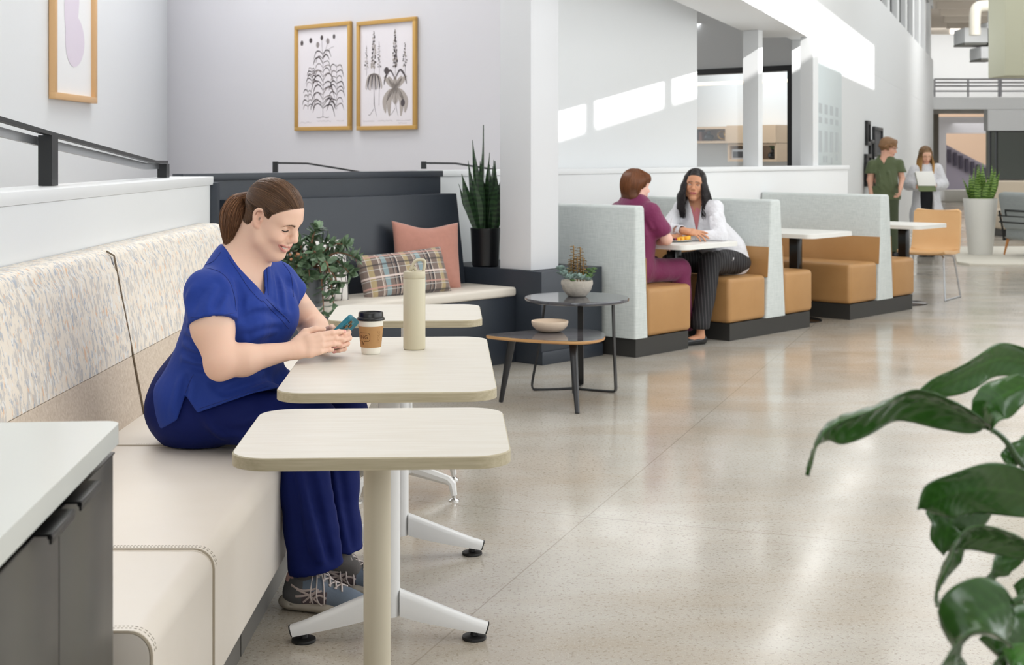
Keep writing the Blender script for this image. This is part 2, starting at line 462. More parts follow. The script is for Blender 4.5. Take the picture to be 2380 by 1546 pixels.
# soffit beam overhead (runs along the corridor) and corridor wall
def CW(d, off=0): return V((.36*d-2.02, d, 0)) + CN*off
quadbox('trim_5', M['white'], CW(2.5), CX, (13.55-2.5)/.9409, -CN, .48, 2.52, 2.9)
cw = MB()
z0w, z1w = 3.68, 4.95
quadbox('wall_corridor', M['white'], CW(13.9), CX, (34.4-13.9)/.9409, -CN, .2, 0, 2.519)
quadbox('wall_corridor_mid', M['white'], CW(7.5), CX, (34.4-7.5)/.9409, -CN, .2, 2.901 if False else 2.521, z0w)
quadbox('wall_corridor_top', M['white'], CW(7.5), CX, (34.4-7.5)/.9409, -CN, .2, z1w, 5.3)
d = 7.5; i = 0
while d < 34.4:   # piers between clerestory windows
    quadbox('wall_corridor_pier', M['white'], CW(d), CX, .5, -CN, .2, z0w, z1w)
    wd = 1.35
    if d > 18:
        i += 1
        mb = MB(); T = Matrix.Translation(CW(d+.47, -.12)) @ Matrix.Rotation(CANG, 4, 'Z')
        L = wd/.9409
        for x in (0, L*.33, L*.66, L-.05): mb.box((x, -.03, z0w), (x+.05, .03, z1w))
        mb.box((0, -.03, z0w), (L, .03, z0w+.06)); mb.box((0, -.03, z1w-.06), (L, .03, z1w)); mb.box((0, -.03, 4.28), (L, .03, 4.32))
        o = mb.build('window_%d' % i, M['black'], T=T); o['kind'] = 'structure'
        g = MB(); g.box((.02, -.004, z0w+.02), (L-.02, .004, z1w-.02)); g.build('pane', M['glass'], o, world=True, T=T)
    d += .47+wd
# thicker glossy segment of corridor wall with a pale glass board
quadbox('wall_corridor_return', M['white'], CW(13.98), CX, .07, CN, .04, 0, 2.519)
# white uprights standing on the half wall
quadbox('trim_6', M['white'], AB(10.98, 6.985), AX, .075, BX, .165, 1.268, 2.519)
quadbox('trim_7', M['white'], AB(11.98, 7.0), AX, .10, BX, .14, 1.268, 2.519)
# interior window of the room beyond + the wall it sits in
a0 = 13.5
quadbox('wall_office', M['white'], AB(a0, 8.16), BX, 3.0, AX, .12, 2.36, 5.3)
quadbox('wall_office_low', M['white'], AB(a0, 7.95), BX, 3.2, AX, .12, 0, .9)
quadbox('wall_office_side', M['white'], AB(a0, 7.95), BX, .19, AX, .12, .9, 5.3)
mb = MB()
ABbox(mb, a0-.02, a0+.1, 8.13, 11.0, 2.30, 2.365); ABbox(mb, a0-.02, a0+.1, 8.13, 8.2, .9, 2.30); ABbox(mb, a0-.02, a0+.1, 8.13, 11.0, .86, .92)
o = mb.build('window_20', M['black'], T=Tb); o['kind'] = 'structure'
g = MB(); ABbox(g, a0+.04, a0+.05, 8.2, 11.0, .92, 2.3); g.build('pane', M['glass'], o, world=True, T=Tb)
AR = 15.6
quadbox('wall_office_rear', M['white'], AB(AR, 8.85), BX, 3.2, AX, .1, 0, 3)
# bridge, portal and glazed room at the corridor's end
def dbox(mb, px0, px1, y0, y1, d, t, bev=0):
    p = W(px0, y0, d); r = W(px1, y1, d); mb.box((p.x, d, r.z), (r.x, d+t, p.z), bev); return mb
mb = MB(); dbox(mb, 2139, 2620, 226, 254, 34.6, 4); struct('wall_bridge', mb, M['white'])
mb = MB(); dbox(mb, 2296, 2620, 254.5, 304, 34.6, .3); struct('wall_fascia', mb, M['white'])
mb = MB(); dbox(mb, 2139, 2182, 254.5, 487, 38.6, .3)
mb.box((W(2139, 0, 34.6).x-.2, 34.5, 0), (W(2145, 0, 34.6).x, 38.6, W(0, 254.5, 34.6).z)); struct('wall_portal', mb, M['taupe'])
mb = MB(); dbox(mb, 2145, 2300, 272, 310, 42, .3); dbox(mb, 2176, 2199, 310.2, 470, 42, .3); struct('wall_hall', mb, M['cool'])
mb = MB(); dbox(mb, 2150, 2420, 60, 226, 46, .3); struct('wall_end', mb, M['white'])
mb = MB(); dbox(mb, 2080, 2700, 226.5, 440, 60, .3); struct('wall_far', mb, plain('peach_wall', (240, 214, 192), .6))
mb = MB()
zt = lambda px: 337+(px-2200)*.52
pts = [W(px, zt(px), 50) for px in (2192, 2330)]+[W(px, 470, 50) for px in (2330, 2192)]
mb.add([p for p in pts]+[p+V((0, .2, 0)) for p in pts], [(0, 1, 2, 3), (7, 6, 5, 4), (0, 4, 5, 1), (1, 5, 6, 2), (2, 6, 7, 3), (3, 7, 4, 0)], False)
struct('wall_stair', mb, plain('lavender_grey_paint', (176, 172, 192), .5))
mb = MB()
for k in range(8):
    x = 2203+k*13.5; a = W(x, zt(x)+9, 49.9); b_ = W(x+7, zt(x)+40, 49.9); mb.box((a.x, 49.86, b_.z), (b_.x, 49.95, a.z))
o = mb.build('window_21', plain('dark_pane', (84, 80, 100), .3)); o['kind'] = 'structure'
# glazed meeting room at the right
mb = MB()
for a in ((2301, 2304, 304.5, 420), (2316, 2319, 304.5, 420), (2301, 2420, 304.5, 307), (2301, 2420, 417, 421)): dbox(mb, a[0], a[1], a[2], a[3], 34.7, .1)
o = mb.build('window_22', M['black']); o['kind'] = 'structure'
g = MB(); dbox(g, 2302, 2420, 306, 418, 34.75, .02); g.build('pane', M['glass'], o, world=True)
mb = MB(); dbox(mb, 2300, 2460, 300, 487, 38, .3); struct('wall_meeting', mb, plain('sage_grey_paint', (150, 160, 152), .6))
# right wall with high clerestory slot (out of frame): lets the low sun in
RW = lambda d: CW(d, 4.0)
zs0 = 2.31+.546*4.0; zs1 = 3.0+.546*4.0
quadbox('wall_right', M['white'], RW(-9), CX, 60, CN, .15, 0, zs0)
quadbox('wall_right_top', M['white'], RW(-9), CX, 60, CN, .15, zs1, 5.3)
quadbox('wall_right_rear', M['white'], RW(-9), CX, (6.4+9)/.9409, CN, .15, zs0, zs1)
quadbox('wall_right_far', M['white'], RW(17.3), CX, 32, CN, .15, zs0, zs1)
for dd in (7.14, 8.34): quadbox('wall_right_mullion', M['white'], RW(dd), CX, .07, CN, .15, zs0, zs1)
# lights: sun, plus added area fills with no fixture or window behind them
def area(name, loc, rot, sx, sy, power, col=(1, 1, 1)):
    l = bpy.data.lights.new(name, 'AREA'); l.shape = 'RECTANGLE'; l.size = sx; l.size_y = sy; l.energy = power; l.color = col
    o = bpy.data.objects.new(name, l); COL.objects.link(o); o.location = loc; o.rotation_euler = rot; return o
CL = (.945, .975, 1)
area('ceiling_light', (.3, 2.2, 5.2), (0, 0, 0), 2.6, 4.5, 56, CL)  # added overhead fills start here, soft ambient without modelled fixtures
area('ceiling_light', (-2.0, 6.0, 5.2), (0, 0, 0), 2.0, 5, 92, CL)
area('ceiling_light', (-2.75, 11.6, 5.2), (0, 0, R(45)), 1.4, 3, 118, CL)  # added to brighten the grey rear wall
area('ceiling_light', (3.8, 11, 5.2), (0, 0, R(-19)), 2.4, 9, 125, CL)
area('ceiling_light', (8.2, 24, 5.2), (0, 0, R(-19)), 2.6, 14, 150, CL)
area('ceiling_light', tuple(AB(14.5, 9.6, 2.9)), (0, 0, 0), 1.2, 1.8, 36, CL)  # added fill inside the room beyond the interior window
area('ceiling_light', (14.5, 40.5, 2.3), (0, 0, 0), 2.5, 3, 26)
area('ceiling_light', (17, 55, 5.0), (0, 0, 0), 8, 8, 280, (1, .95, .9))
area('ceiling_light', (13.5, 36.6, 4.8), (R(0), 0, 0), 4, 3, 85)
area('ceiling_light', (14.8, 43.4, 5.0), (R(58), 0, 0), 5, 1.2, 120)  # added fill tilted at the wall above the bridge
wl = area('window_light', tuple(RW(7)+V((-.15, 0, 2.1))), (0, 0, 0), 9, 2.6, 160, CL)  # added soft key panel; the right wall is solid here
wl.rotation_euler = Matrix(((CX.x, 0, CN.x), (CX.y, 0, CN.y), (0, 1, 0))).to_euler()
area('ceiling_light', (11.3, 26.5, 4.9), (R(62), 0, R(-10)), 2.6, .8, 140)  # added fill aimed down the corridor at the bridge and ceiling units
w2 = area('window_light', tuple(RW(19)+V((-.15, 0, 2.1))), (0, 0, 0), 11, 2.6, 50, CL)  # second added panel, brightens the corridor wall
w2.rotation_euler = Matrix(((CX.x, 0, CN.x), (CX.y, 0, CN.y), (0, 1, 0))).to_euler()
area('window_light', (-.2, -3.5, 2.6), (R(80), 0, 0), 5, 3.2, 90, CL)  # added fill panel behind the camera
s = bpy.data.lights.new('sun', 'SUN'); s.energy = 9; s.angle = R(.6); s.color = (1, .98, .95)
so = bpy.data.objects.new('sun', s); COL.objects.link(so)
so.rotation_euler = V((-.268, .391, -.21)).to_track_quat('-Z', 'Y').to_euler()
wd = bpy.data.worlds.new('world'); SC.world = wd; wd.use_nodes = True
bg = wd.node_tree.nodes['Background']; bg.inputs[0].default_value = (.93, .97, 1, 1); bg.inputs[1].default_value = 1.6
# camera
cam = bpy.data.cameras.new('camera'); co = bpy.data.objects.new('camera', cam); COL.objects.link(co)
co.location = (0, 0, H); co.rotation_euler = (R(90), 0, 0)
cam.sensor_width = 36; cam.lens = 36*F/2380; cam.shift_y = -(773-357)/2380; cam.clip_start = .05; cam.clip_end = 200
cam.dof.use_dof = True; cam.dof.focus_distance = 4.35; cam.dof.aperture_fstop = 7.5
SC.camera = co
SC.view_settings.view_transform = 'Standard'; SC.view_settings.look = 'None'; SC.view_settings.exposure = 0.0; SC.view_settings.gamma = 1
SC.view_settings.use_curve_mapping = False
SC.cycles.max_bounces = 7; SC.cycles.diffuse_bounces = 4; SC.cycles.glossy_bounces = 4; SC.cycles.transparent_max_bounces = 12
SC.cycles.use_adaptive_sampling = True; SC.cycles.adaptive_threshold = .02; SC.cycles.use_denoising = True
SC.cycles.sample_clamp_indirect = 6; SC.cycles.caustics_reflective = False; SC.cycles.caustics_refractive = False
# ================================================================ furniture materials
def mk_weave(name, c1, c2, rough=.85):
    m, nt, b = newmat(name); setb(b, c1, rough, sheen=.15)
    h = noise(nt, coords(nt, (3, 3, 90)), 4, 3); v = noise(nt, coords(nt, (90, 90, 3)), 4, 3)
    f = mix(nt, .5, h, v); c = mix(nt, ramp(nt, f, [(.40, 0.0), (.60, 1.0)]), c1, c2); nt.links.new(c, b.inputs['Base Color'])
    bump(nt, b, f, .25, .002); return m
M['weave'] = mk_weave('grey_woven_fabric', (194, 201, 199), (216, 221, 219))
def mk_leather(name, col, col2=None):
    m, nt, b = newmat(name); setb(b, col, .42, spec=.45)
    v = coords(nt); f = noise(nt, v, 3.5, 4)
    nt.links.new(ramp(nt, f, [(.3, col2 or col), (.7, col)]), b.inputs['Base Color'])
    bump(nt, b, noise(nt, v, 420, 3), .12, .0008); return m
M['tan'] = mk_leather('tan_leather', (186, 142, 92), (176, 132, 82))
M['chairtan'] = mk_leather('light_tan_leather', (228, 184, 132), (222, 176, 124))
M['cream'] = mk_leather('cream_leather', (240, 232, 222), (237, 228, 216))
M['creamdark'] = mk_leather('cream_seam', (176, 164, 145))
M['cushcream'] = plain('cream_cushion_vinyl', (232, 224, 212), .5)
def mk_dabs():
    m, nt, b = newmat('brushstroke_fabric'); setb(b, (222, 209, 190), .8, sheen=.1)
    base = (242, 232, 218)
    vec = coords(nt, (1, 1, .42))
    wn = N(nt, 'ShaderNodeTexNoise', Scale=9, Detail=2); nt.links.new(vec, wn.inputs['Vector'])
    def lay(c0, sc, lo, hi, col, off):
        mp = N(nt, 'ShaderNodeMapping'); mp.inputs['Location'].default_value = (off, off*2.3, off*.7); nt.links.new(vec, mp.inputs['Vector'])
        n = noise(nt, mp.outputs[0], sc, 5, .62); return mix(nt, ramp(nt, n, [(lo, 0.0), (hi, 1.0)]), c0, col)
    c = lay(base, 40, .50, .57, (210, 204, 197), 1.3)
    c = lay(c, 46, .57, .63, (184, 189, 197), 7.1)
    c = lay(c, 50, .56, .61, (240, 238, 234), 3.7)
    c = lay(c, 44, .60, .66, (232, 196, 162), 11.9)
    c = lay(c, 60, .63, .67, (168, 174, 186), 17.3)
    nt.links.new(c, b.inputs['Base Color']); bump(nt, b, noise(nt, coords(nt), 500, 2), .15, .001); return m
M['dabs'] = mk_dabs()
def mk_taupe():
    m, nt, b = newmat('taupe_textured_fabric'); setb(b, (206, 190, 172), .8)
    v = coords(nt); f = noise(nt, v, 90, 4, .7)
    nt.links.new(ramp(nt, f, [(.35, (202, 185, 166)), (.65, (224, 210, 194))]), b.inputs['Base Color']); bump(nt, b, f, .3, .0015); return m
M['taupefab'] = mk_taupe()
def mk_lam(name, c1, c2):
    m, nt, b = newmat(name); setb(b, c1, .38, spec=.4)
    f = noise(nt, coords(nt, (2.5, 60, 60)), 2.2, 5, .6)
    nt.links.new(ramp(nt, f, [(.35, c2), (.65, c1)]), b.inputs['Base Color']); return m
M['lam'] = mk_lam('pale_ash_laminate', (228, 223, 213), (220, 213, 200))
M['lamedge'] = mk_lam('ash_edge_band', (192, 181, 155), (174, 162, 134))
M['wlam'] = plain('white_laminate', (236, 235, 230), .35)
M['wmetal'] = plain('white_powder_coat', (232, 232, 232), .35)
M['cmetal'] = plain('cream_powder_coat', (206, 197, 176), .4)
M['rubber'] = plain('black_rubber', (18, 18, 18), .5)
M['cabdoor'] = plain('dark_grey_laminate', (68, 66, 60), .3, spec=.5)
M['cabtop'] = plain('white_quartz', (226, 228, 222), .2)
# ================================================================ banquette (left)
bq = thing('banquette', 'long cream leather banquette with brushstroke patterned backrest along the white low wall', 'bench', (-1.0, 4.8, 0))
segs = [(2.72, 3.275), (3.285, 4.445), (4.455, 4.995), (5.005, 6.95)]
def rsec(x0, x1, z0, z1, r, n=7, corners=(1, 1, 1, 1)):
    """closed section in xz, counter-clockwise, corners bl,br,tr,tl rounded"""
    pts = []
    for (cx, cz, a0, rr) in ((x0, z0, 180, corners[0]*r), (x1, z0, 270, corners[1]*r), (x1, z1, 0, corners[2]*r), (x0, z1, 90, corners[3]*r)):
        rr = max(rr, .002); sx = 1 if cx == x0 else -1; sz = 1 if cz == z0 else -1
        for i in range(n+1):
            a = R(a0+90*i/n); pts.append((cx+sx*rr+rr*math.cos(a), cz+sz*rr+rr*math.sin(a)))
    return pts
def yloft(mb, sec, ys, shrink, fx=None):
    """sweep xz section along y; shrink(y)-> inward offset at ends for soft pillowy look"""
    P = []
    cx = sum(p[0] for p in sec)/len(sec); cz = sum(p[1] for p in sec)/len(sec)
    for y in ys:
        s = shrink(y); row = []
        for (x, z) in sec:
            w = V((x-cx, 0, z-cz)); L = w.length
            w = w*(1-s/max(L, .01)); row.append(V((cx+w.x, y, cz+w.z)))
        P.append(row)
    n = len(mb.v); mb.grid(P, wrap=True); m = len(sec)
    mb.f.append(tuple(n+i for i in range(m))[::-1]); mb.f.append(tuple(n+(len(P)-1)*m+i for i in range(m))); mb.sm += [True, True]
def seamys(y0, y1, e=.012, n=5):
    return [y0+e*(1-math.cos(PI/2*i/n)) for i in range(n+1)]+[y0+(y1-y0)*k/8 for k in range(1, 8)]+[y1-e*(1-math.cos(PI/2*i/n)) for i in range(n, -1, -1)]
for y0, y1 in segs:
    mb = MB(); sec = rsec(-1.33, -.70, .13, .455, .045, corners=(.2, .4, 1, .2))
    e = .012
    yloft(mb, sec, seamys(y0, y1, e), lambda y: .010*(1-math.sqrt(max(0, 1-(1-min(1, min(y-y0, y1-y)/e))**2))))
    st = mb.build('seat', M['cream'], bq, world=True, autosm=False)
    # piped seams with stitches at the module's near edge
    pm = MB(); pth = [V((p[0], y0+.002, p[1])) for p in sec if p[1] > .14 or p[0] > -.8]
    off = [V((x.x*1, x.y, x.z)) for x in pth]
    for dy in ((.006,) if y0 > 2.8 else (.004,)):
        pm.tube([V((p.x-.003*(1 if p.x > -.75 else 0), y0+dy, p.z-.003*(1 if p.z > .4 else 0))) for p in off], .0042, 6)
    pm.build('piping', M['creamdark'], st, world=True)
    sm_ = MB()
    for dy in (.019, .030) if y0 < 3.5 else (.02,):
        L = [V((p[0], y0+dy, p[1])) for p in sec if (p[1] > .30)]
        for i in range(len(L)-1):
            a, c = L[i], L[i+1]; n = max(1, int((c-a).length/.008))
            for k in range(n):
                u = a+(c-a)*(k/n); w = a+(c-a)*((k+.55)/n)
                if u.x > -1.2: sm_.tube([u, w], .0011, 4)
    sm_.build('stitching', plain('stitch_thread', (150, 138, 120), .7) if 'stt' not in M else M['stt'], st, world=True)
# toe-kick base
mb = MB(); mb.box((-1.30, 2.76, 0), (-.745, 3.83, .128)); mb.box((-1.30, 3.85, 0), (-.745, 6.92, .128))
mb.build('base', plain('grey_plinth_laminate', (112, 110, 106), .3), bq, world=True)
for y0, y1 in ((2.74, 4.993), (5.007, 6.93)):
    for nm, z0, z1, mt in (('backrest_lower', .40, .662, 'taupefab'), ('backrest', .664, 1.04, 'dabs')):
        sec = []
        def fx(z): return -1.315-.115*max(0, (z-.45)/.6)
        zz = [z0+(z1-z0)*k/10 for k in range(11)]
        if nm == 'backrest':
            fr = [(fx(z)+(.004 if z > z0 else 0), z) for z in zz[:-1]]
            r = .045; cxr = fx(z1)-r; fr = [p for p in fr if p[1] < z1-r*.9]
            fr += [(cxr+r*math.cos(R(a)), z1-r+r*math.sin(R(a))) for a in range(5, 96, 15)]+[(-1.55, z1), (-1.55, z0)]
        else: fr = [(fx(z), z) for z in zz]+[(-1.55, z1), (-1.55, z0)]
        fr = fr[::-1]; mb = MB(); e = .014
        ys = seamys(y0, y1, e)
        # far end rounded for the last module
        def shr(y): return .010*(1-math.sqrt(max(0, 1-(1-min(1, min(y-y0, y1-y)/e))**2)))
        yloft(mb, fr[::-1], ys, shr)
        o = mb.build(nm, M[mt], bq, world=True, autosm=True)
# welt between the backrest modules
mb = MB(); mb.tube([V((-1.315-.115*max(0, (z-.45)/.6)+.001, 5.0, z)) for z in [.45+.6*k/12*.95 for k in range(13)]]+[V((-1.45, 5.0, 1.036))], .0035, 6)
mb.build('seam', plain('dark_seam', (120, 104, 84), .7), bq, world=True)
# ================================================================ cream tables
def table_top(w, d, name='tabletop', parent=None, z=.74, t=.027, r=.085, M2=('lam', 'lamedge')):
    mb = MB(); pts = rrect(w, d, r, 10); e = .0025
    rings = [(0, z-t), (0, z-e), (-e, z)]
    P = []
    def off(o):
        s = [(x*(1+o/(w/2)), y*(1+o/(d/2))) for x, y in pts]; return s
    n = len(pts)
    lo = [(*p, z-t) for p in off(0)]; up = [(*p, z-e) for p in off(0)]; tp = [(*p, z) for p in off(-e)]
    mb.add(lo+up+tp, [(i, (i+1) % n, n+(i+1) % n, n+i) for i in range(n)]+[(n+i, n+(i+1) % n, 2*n+(i+1) % n, 2*n+i) for i in range(n)], True)
    mb.add(lo, [tuple(range(n))[::-1]], False)
    o = mb.build(name+'_edge' if False else 'edge_band', M[M2[1]], None)
    mt = MB(); mt.add(tp, [tuple(range(n))], False); mt.add([(*p, z-.0015) for p in off(-e)], [tuple(range(n))[::-1]], False)
    mt.add([(*p, z-.0015) for p in off(-e)]+tp, [(i, (i+1) % n, n+(i+1) % n, n+i) for i in range(n)], False)
    top = mt.build(name, M[M2[0]], parent)
    COL.objects.unlink(o); link(o, top); return top
def tleg(sx, L, hub=.03, z0=.075, z1=.145, zt0=.012, zt1=.034, w0=.05, w1=.045):
    """leg rising from the tip at x=sx*L to the post"""
    mb = MB(); P = []
    for k in range(9):
        u = k/8; x = sx*(hub+(L-hub)*u)
        top = z1+(zt1+.012-z1)*u; bot = z0+(zt0+.008-z0)*(u**.8)
        w = (w0+(w1-w0)*u)/2; r = .014
        row = [V((x, -w, bot)), V((x, -w, top-r)), V((x, -w+r*.4, top-r*.3)), V((x, -w+r, top)), V((x, w-r, top)), V((x, w-r*.4, top-r*.3)), V((x, w, top-r)), V((x, w, bot))]
        P.append(row if sx > 0 else row[::-1])
    # slanted cut at the tip
    for i, p in enumerate(P[-1]): p.x += -sx*(p.z-.02)*-.35
    mb.grid(P, wrap=True); mb.f.append(tuple(range(8))[::-1]); mb.sm.append(False)
    cap = MB(); row = P[-1]; cap.add([p.copy() for p in row]+[p+V((sx*.004, 0, 0)) for p in row], [(0, 1, 2, 3, 4, 5, 6, 7)[::-1], (8, 9, 10, 11, 12, 13, 14, 15)]+[(i, (i+1) % 8, 8+(i+1) % 8, 8+i) for i in range(8)], False)
    g = MB(); g.lathe([(.001, 0), (.033, 0), (.035, .003), (.034, .009), (.012, .012), (.010, .022), (.001, .022)], 24, Matrix.Translation((sx*(L-.03), 0, 0)))
    return mb, cap, g
def post_base(t, y, mat, L=.272, r=.031, ztop=.713, face=0):
    mb = MB(); mb.lathe([(.001, .072), (r, .072), (r, ztop), (.001, ztop)], 32, Matrix.Translation((0, y, 0)))
    mb.box((-.11, y-.11, ztop-.008), (.11, y+.11, ztop), .002)
    mb.build('post', M[mat], t)
    for sx in (-1, 1):
        a, c, g = tleg(sx, L); T = Matrix.Translation((0, y, 0))
        lg = a.build('leg', M[mat], t, T=T, autosm=True)
        c.build('end_cap', M['rubber'], lg, T=T); g.build('glide', M['rubber'], lg, T=T)
ROT = R(2.6)
t1 = thing('cafe_table', 'square pale ash cafe table nearest the viewer on a cream post', 'table', (-.314, 3.255, 0), ROT)
table_top(.604, .58, parent=t1)
mb = MB(); mb.lathe([(.001, .07), (.0315, .07), (.0315, .713), (.001, .713)], 32); mb.box((-.11, -.11, .705), (.11, .11, .713), .002); mb.build('post', M['cmetal'], t1)
for a_ in (45, 135, 225, 315):
    a, c, g = tleg(1, .30); T = Matrix.Rotation(R(a_), 4, 'Z'); lg = a.build('leg', M['cmetal'], t1, T=T); c.build('end_cap', M['rubber'], lg, T=T); g.build('glide', M['rubber'], lg, T=T)
t2 = thing('cafe_table', 'long pale ash table with white T-shaped legs that the woman leans on', 'table', (-.366, 4.345, 0), ROT)
table_top(.604, 1.15, parent=t2)
post_base(t2, -.365, 'wmetal'); post_base(t2, .475, 'wmetal', L=.28)
t3 = thing('cafe_table', 'small pale ash cafe table farthest down the banquette, behind the tall bottle', 'table', (-.428, 5.685, 0), ROT)
table_top(.604, .59, parent=t3)
mb = MB()
mb.box((-.022, -.035, .09), (.022, .035, .713), .006); mb.box((-.1, -.1, .705), (.1, .1, .713), .002); mb.build('post', M['wmetal'], t3)
for sx in (-1, 1):
    for sy in (-1, 1):
        e = V((sx*.185, sy*.175+.06, 0)); dr = e.normalized(); L = e.length
        m1 = MB(); m1.tube([V((0, .0, .112)), e*.93+V((0, 0, .078)), e*1.0+V((0, 0, .066)), e*1.04+V((0, 0, .022))], [(.022, .030), (.019, .018), (.018, .016), (.012, .012)], 8, up=(0, 0, 1))
        lg = m1.build('leg', M['wmetal'], t3)
        g = MB(); g.lathe([(.001, 0), (.021, 0), (.021, .004), (.008, .012), (.007, .026), (.001, .026)], 20, Matrix.Translation(e*1.035)); g.build('glide', M['chrome'], lg)
# ================================================================ cabinet (left foreground)
cb = thing('cabinet', 'dark grey two-door cabinet in the lower left corner', 'cabinet', (-1.0, 2.1, 0), R(-4.5*0))
ang = math.atan2(.06, .735)
Tc = Matrix.Translation((-.717, 2.52, 0)) @ Matrix.Rotation(R(90)+ang*-1*-1, 4, 'Z')
# local frame: x runs towards the camera (-y), y runs left (-x)
Tc = Matrix(((math.sin(ang), -math.cos(ang), 0, -.717), (-math.cos(ang), -math.sin(ang), 0, 2.515), (0, 0, 1, 0), (0, 0, 0, 1)))
mb = MB(); mb.prism([(0, .02), (.02, 0), (1.6, 0), (1.6, .72), (0, .72)], .868, .903, .0, smooth=False)
mb = MB(); pts = [(-.012+.03*(1-math.cos(R(a)))*1, -.012+.03*(1-math.sin(R(a)))) for a in range(0, 91, 10)]+[(1.6, -.012), (1.6, .72), (-.012, .72)]
mb.prism(pts, .866, .902, 0, smooth=False)
o = mb.build('countertop', M['cabtop'], None, T=Tc); tag(o, 'white quartz worktop lying on the dark grey cabinet', 'worktop')
mb = MB(); mb.box((.004, .022, 0), (1.55, .70, .80)); mb.box((.004, .06, .80), (1.55, .70, .864)); mb.build('body', plain('cabinet_carcass', (70, 68, 64), .4), cb, world=True, T=Tc)
for x0 in (0.0, .404, .808, 1.212):
    dm = MB(); dm.box((x0+.002, .0, .05), (x0+.400, .02, .845), .0015); d_ = dm.build('door', M['cabdoor'], cb, world=True, T=Tc)
    hm = MB(); c = x0+(.31 if x0 in (0.0, .808) else .09)
    hm.box((x0+.002, -.003, .8455), (x0+.400, .020, .849), .0008)
    hm.prism([(c-.07, 0.02), (c+.07, .02), (c+.07, -.025), (c-.07, -.025)], .849, .853, 0, smooth=False)
    hm.tube([(c-.07, -.025, .848), (c+.07, -.025, .848)], .004, 8)
    hm.box((c-.07, -.028, .838), (c+.07, -.024, .853), .001)
    hm.build('handle', plain('black_anodised', (34, 34, 36), .28, .6) if x0 == 0 else bpy.data.materials['black_anodised'], d_, world=True, T=Tc)
# ================================================================ charcoal bench
cbn = thing('built_in_bench', 'charcoal built-in bench with sloping back panel beside the white pillar', 'bench', tuple(AB(5.9, 6.5)))
mb = MB(); ABbox(mb, 4.9, 6.867, 6.253, 6.87, 0, .438, .002); mb.build('seat_box', M['char'], cbn, world=True, T=Tb)
mb = MB(); ABbox(mb, 4.9, 6.866, 6.235, 6.70, .44, .50, .018, 4); mb.build('seat_cushion', M['cushcream'], cbn, world=True, T=Tb)
mb = MB(); sec = [(6.705, .44), (6.80, 1.105), (6.806, 1.11), (6.878, 1.11), (6.878, .44)]
vs = [(a, p[0], p[1]) for a in (4.95, 6.866) for p in sec]; n = 5
mb.add(vs, [(0, 1, 2, 3, 4), (9, 8, 7, 6, 5)]+[(i, (i+1) % n, n+(i+1) % n, n+i)[::-1] for i in range(n)], False)
mb.build('back_panel', M['char'], cbn, world=True, T=Tb)
# ================================================================ booths
def booth(a_near, a_far, p0, p1, label):
    """seat block from a_near..a_far, back panel bottom spans p0..p1"""
    t = thing('booth_bench', label, 'bench', tuple(AB((a_near+a_far)/2, 6.4)), group='booth benches along the half wall')
    b0, b1 = 5.765, 6.965
    mb = MB(); ABbox(mb, a_near+.02, a_far-.03, b0+.012, b1, 0, .128); mb.build('base', M['boothbase'], t, world=True, T=Tb)
    def blk(x0, x1):
        m2 = MB(); ABbox(m2, x0, x1, b0, b1, .13, .46, .035, 5); m2.build('seat', M['tan'], t, world=True, T=Tb)
    if p0-a_near > .1: blk(a_near, p0-.001)
    if a_far-p1 > .1: blk(p1+.001, a_far)
    single = p0-a_near < .1
    w = p1-p0; tw = .5*w
    x0 = p0; x1 = p1
    tx0 = p0+(0 if single else w*.25); tx1 = p1-w*.28 if single else p1-w*.25
    P = []
    bs = [b0+.018*(1-math.cos(PI/2*i/4)) for i in range(5)]+[b0+.02+(b1-b0-.04)*k/6 for k in range(1, 7)]+[b1]
    zt = 1.03; r = .022
    for bb in bs:
        e = min(1, (bb-b0)/.018); s = .014*(1-math.sqrt(max(0, 1-(1-e)**2)))
        row = []
        for (x, z) in ((x0+s, .128), (tx0+s, zt-r-s)): row.append(V((x, bb, z)))
        row += [V((tx0+s+r*(1-math.cos(R(a))), bb, zt-s-r+r*math.sin(R(a)))) for a in (25, 50, 75, 90)]
        row += [V((tx1-s-r*(1-math.sin(R(a))), bb, zt-s-r+r*math.cos(R(a)))) for a in (0, 25, 50, 75)]
        row += [V((tx1-s, bb, zt-r-s)), V((x1-s, bb, .128))]
        P.append(row)
    m3 = MB(); m3.grid(P, wrap=True); m = len(P[0]); m3.f.append(tuple(range(m))[::-1]); m3.sm.append(False)
    m3.build('back_panel', M['weave'], t, world=True, T=Tb)
    # tan inset at the lower part of each back face
    def inset(xb, xt, side):
        f = lambda z: xb+(xt-xb)*(z-.128)/(1.01-.128)
        m4 = MB(); e = .006*side
        z0, z1 = .44, .67
        vs = [(f(z0), b0+.10*0+.003, z0), (f(z1), b0+.003, z1), (f(z1), b1-.002, z1), (f(z0), b1-.002, z0)]
        vs2 = [(v[0]+e, v[1], v[2]) for v in vs]
        m4.add(vs+vs2, [(0, 1, 2, 3), (7, 6, 5, 4), (0, 4, 5, 1), (1, 5, 6, 2), (2, 6, 7, 3), (3, 7, 4, 0)], False)
        m4.build('back_inset', M['tan'], t, world=True, T=Tb)
    if not single: inset(x0, tx0, -1)
    if a_far-p1 > .1: inset(x1, tx1, 1)
    return t
M['boothbase'] = plain('booth_plinth', (52, 51, 49), .45)
booth(7.538, 8.20, 7.538, 7.685, 'single grey and tan booth bench nearest the pillar, with the maroon-clad person on it')
booth(8.676, 9.866, 9.176, 9.456, 'back-to-back grey and tan booth bench that the white-coated person sits on')
booth(10.464, 11.63, 10.942, 11.224, 'empty back-to-back grey and tan booth bench farthest along the half wall')
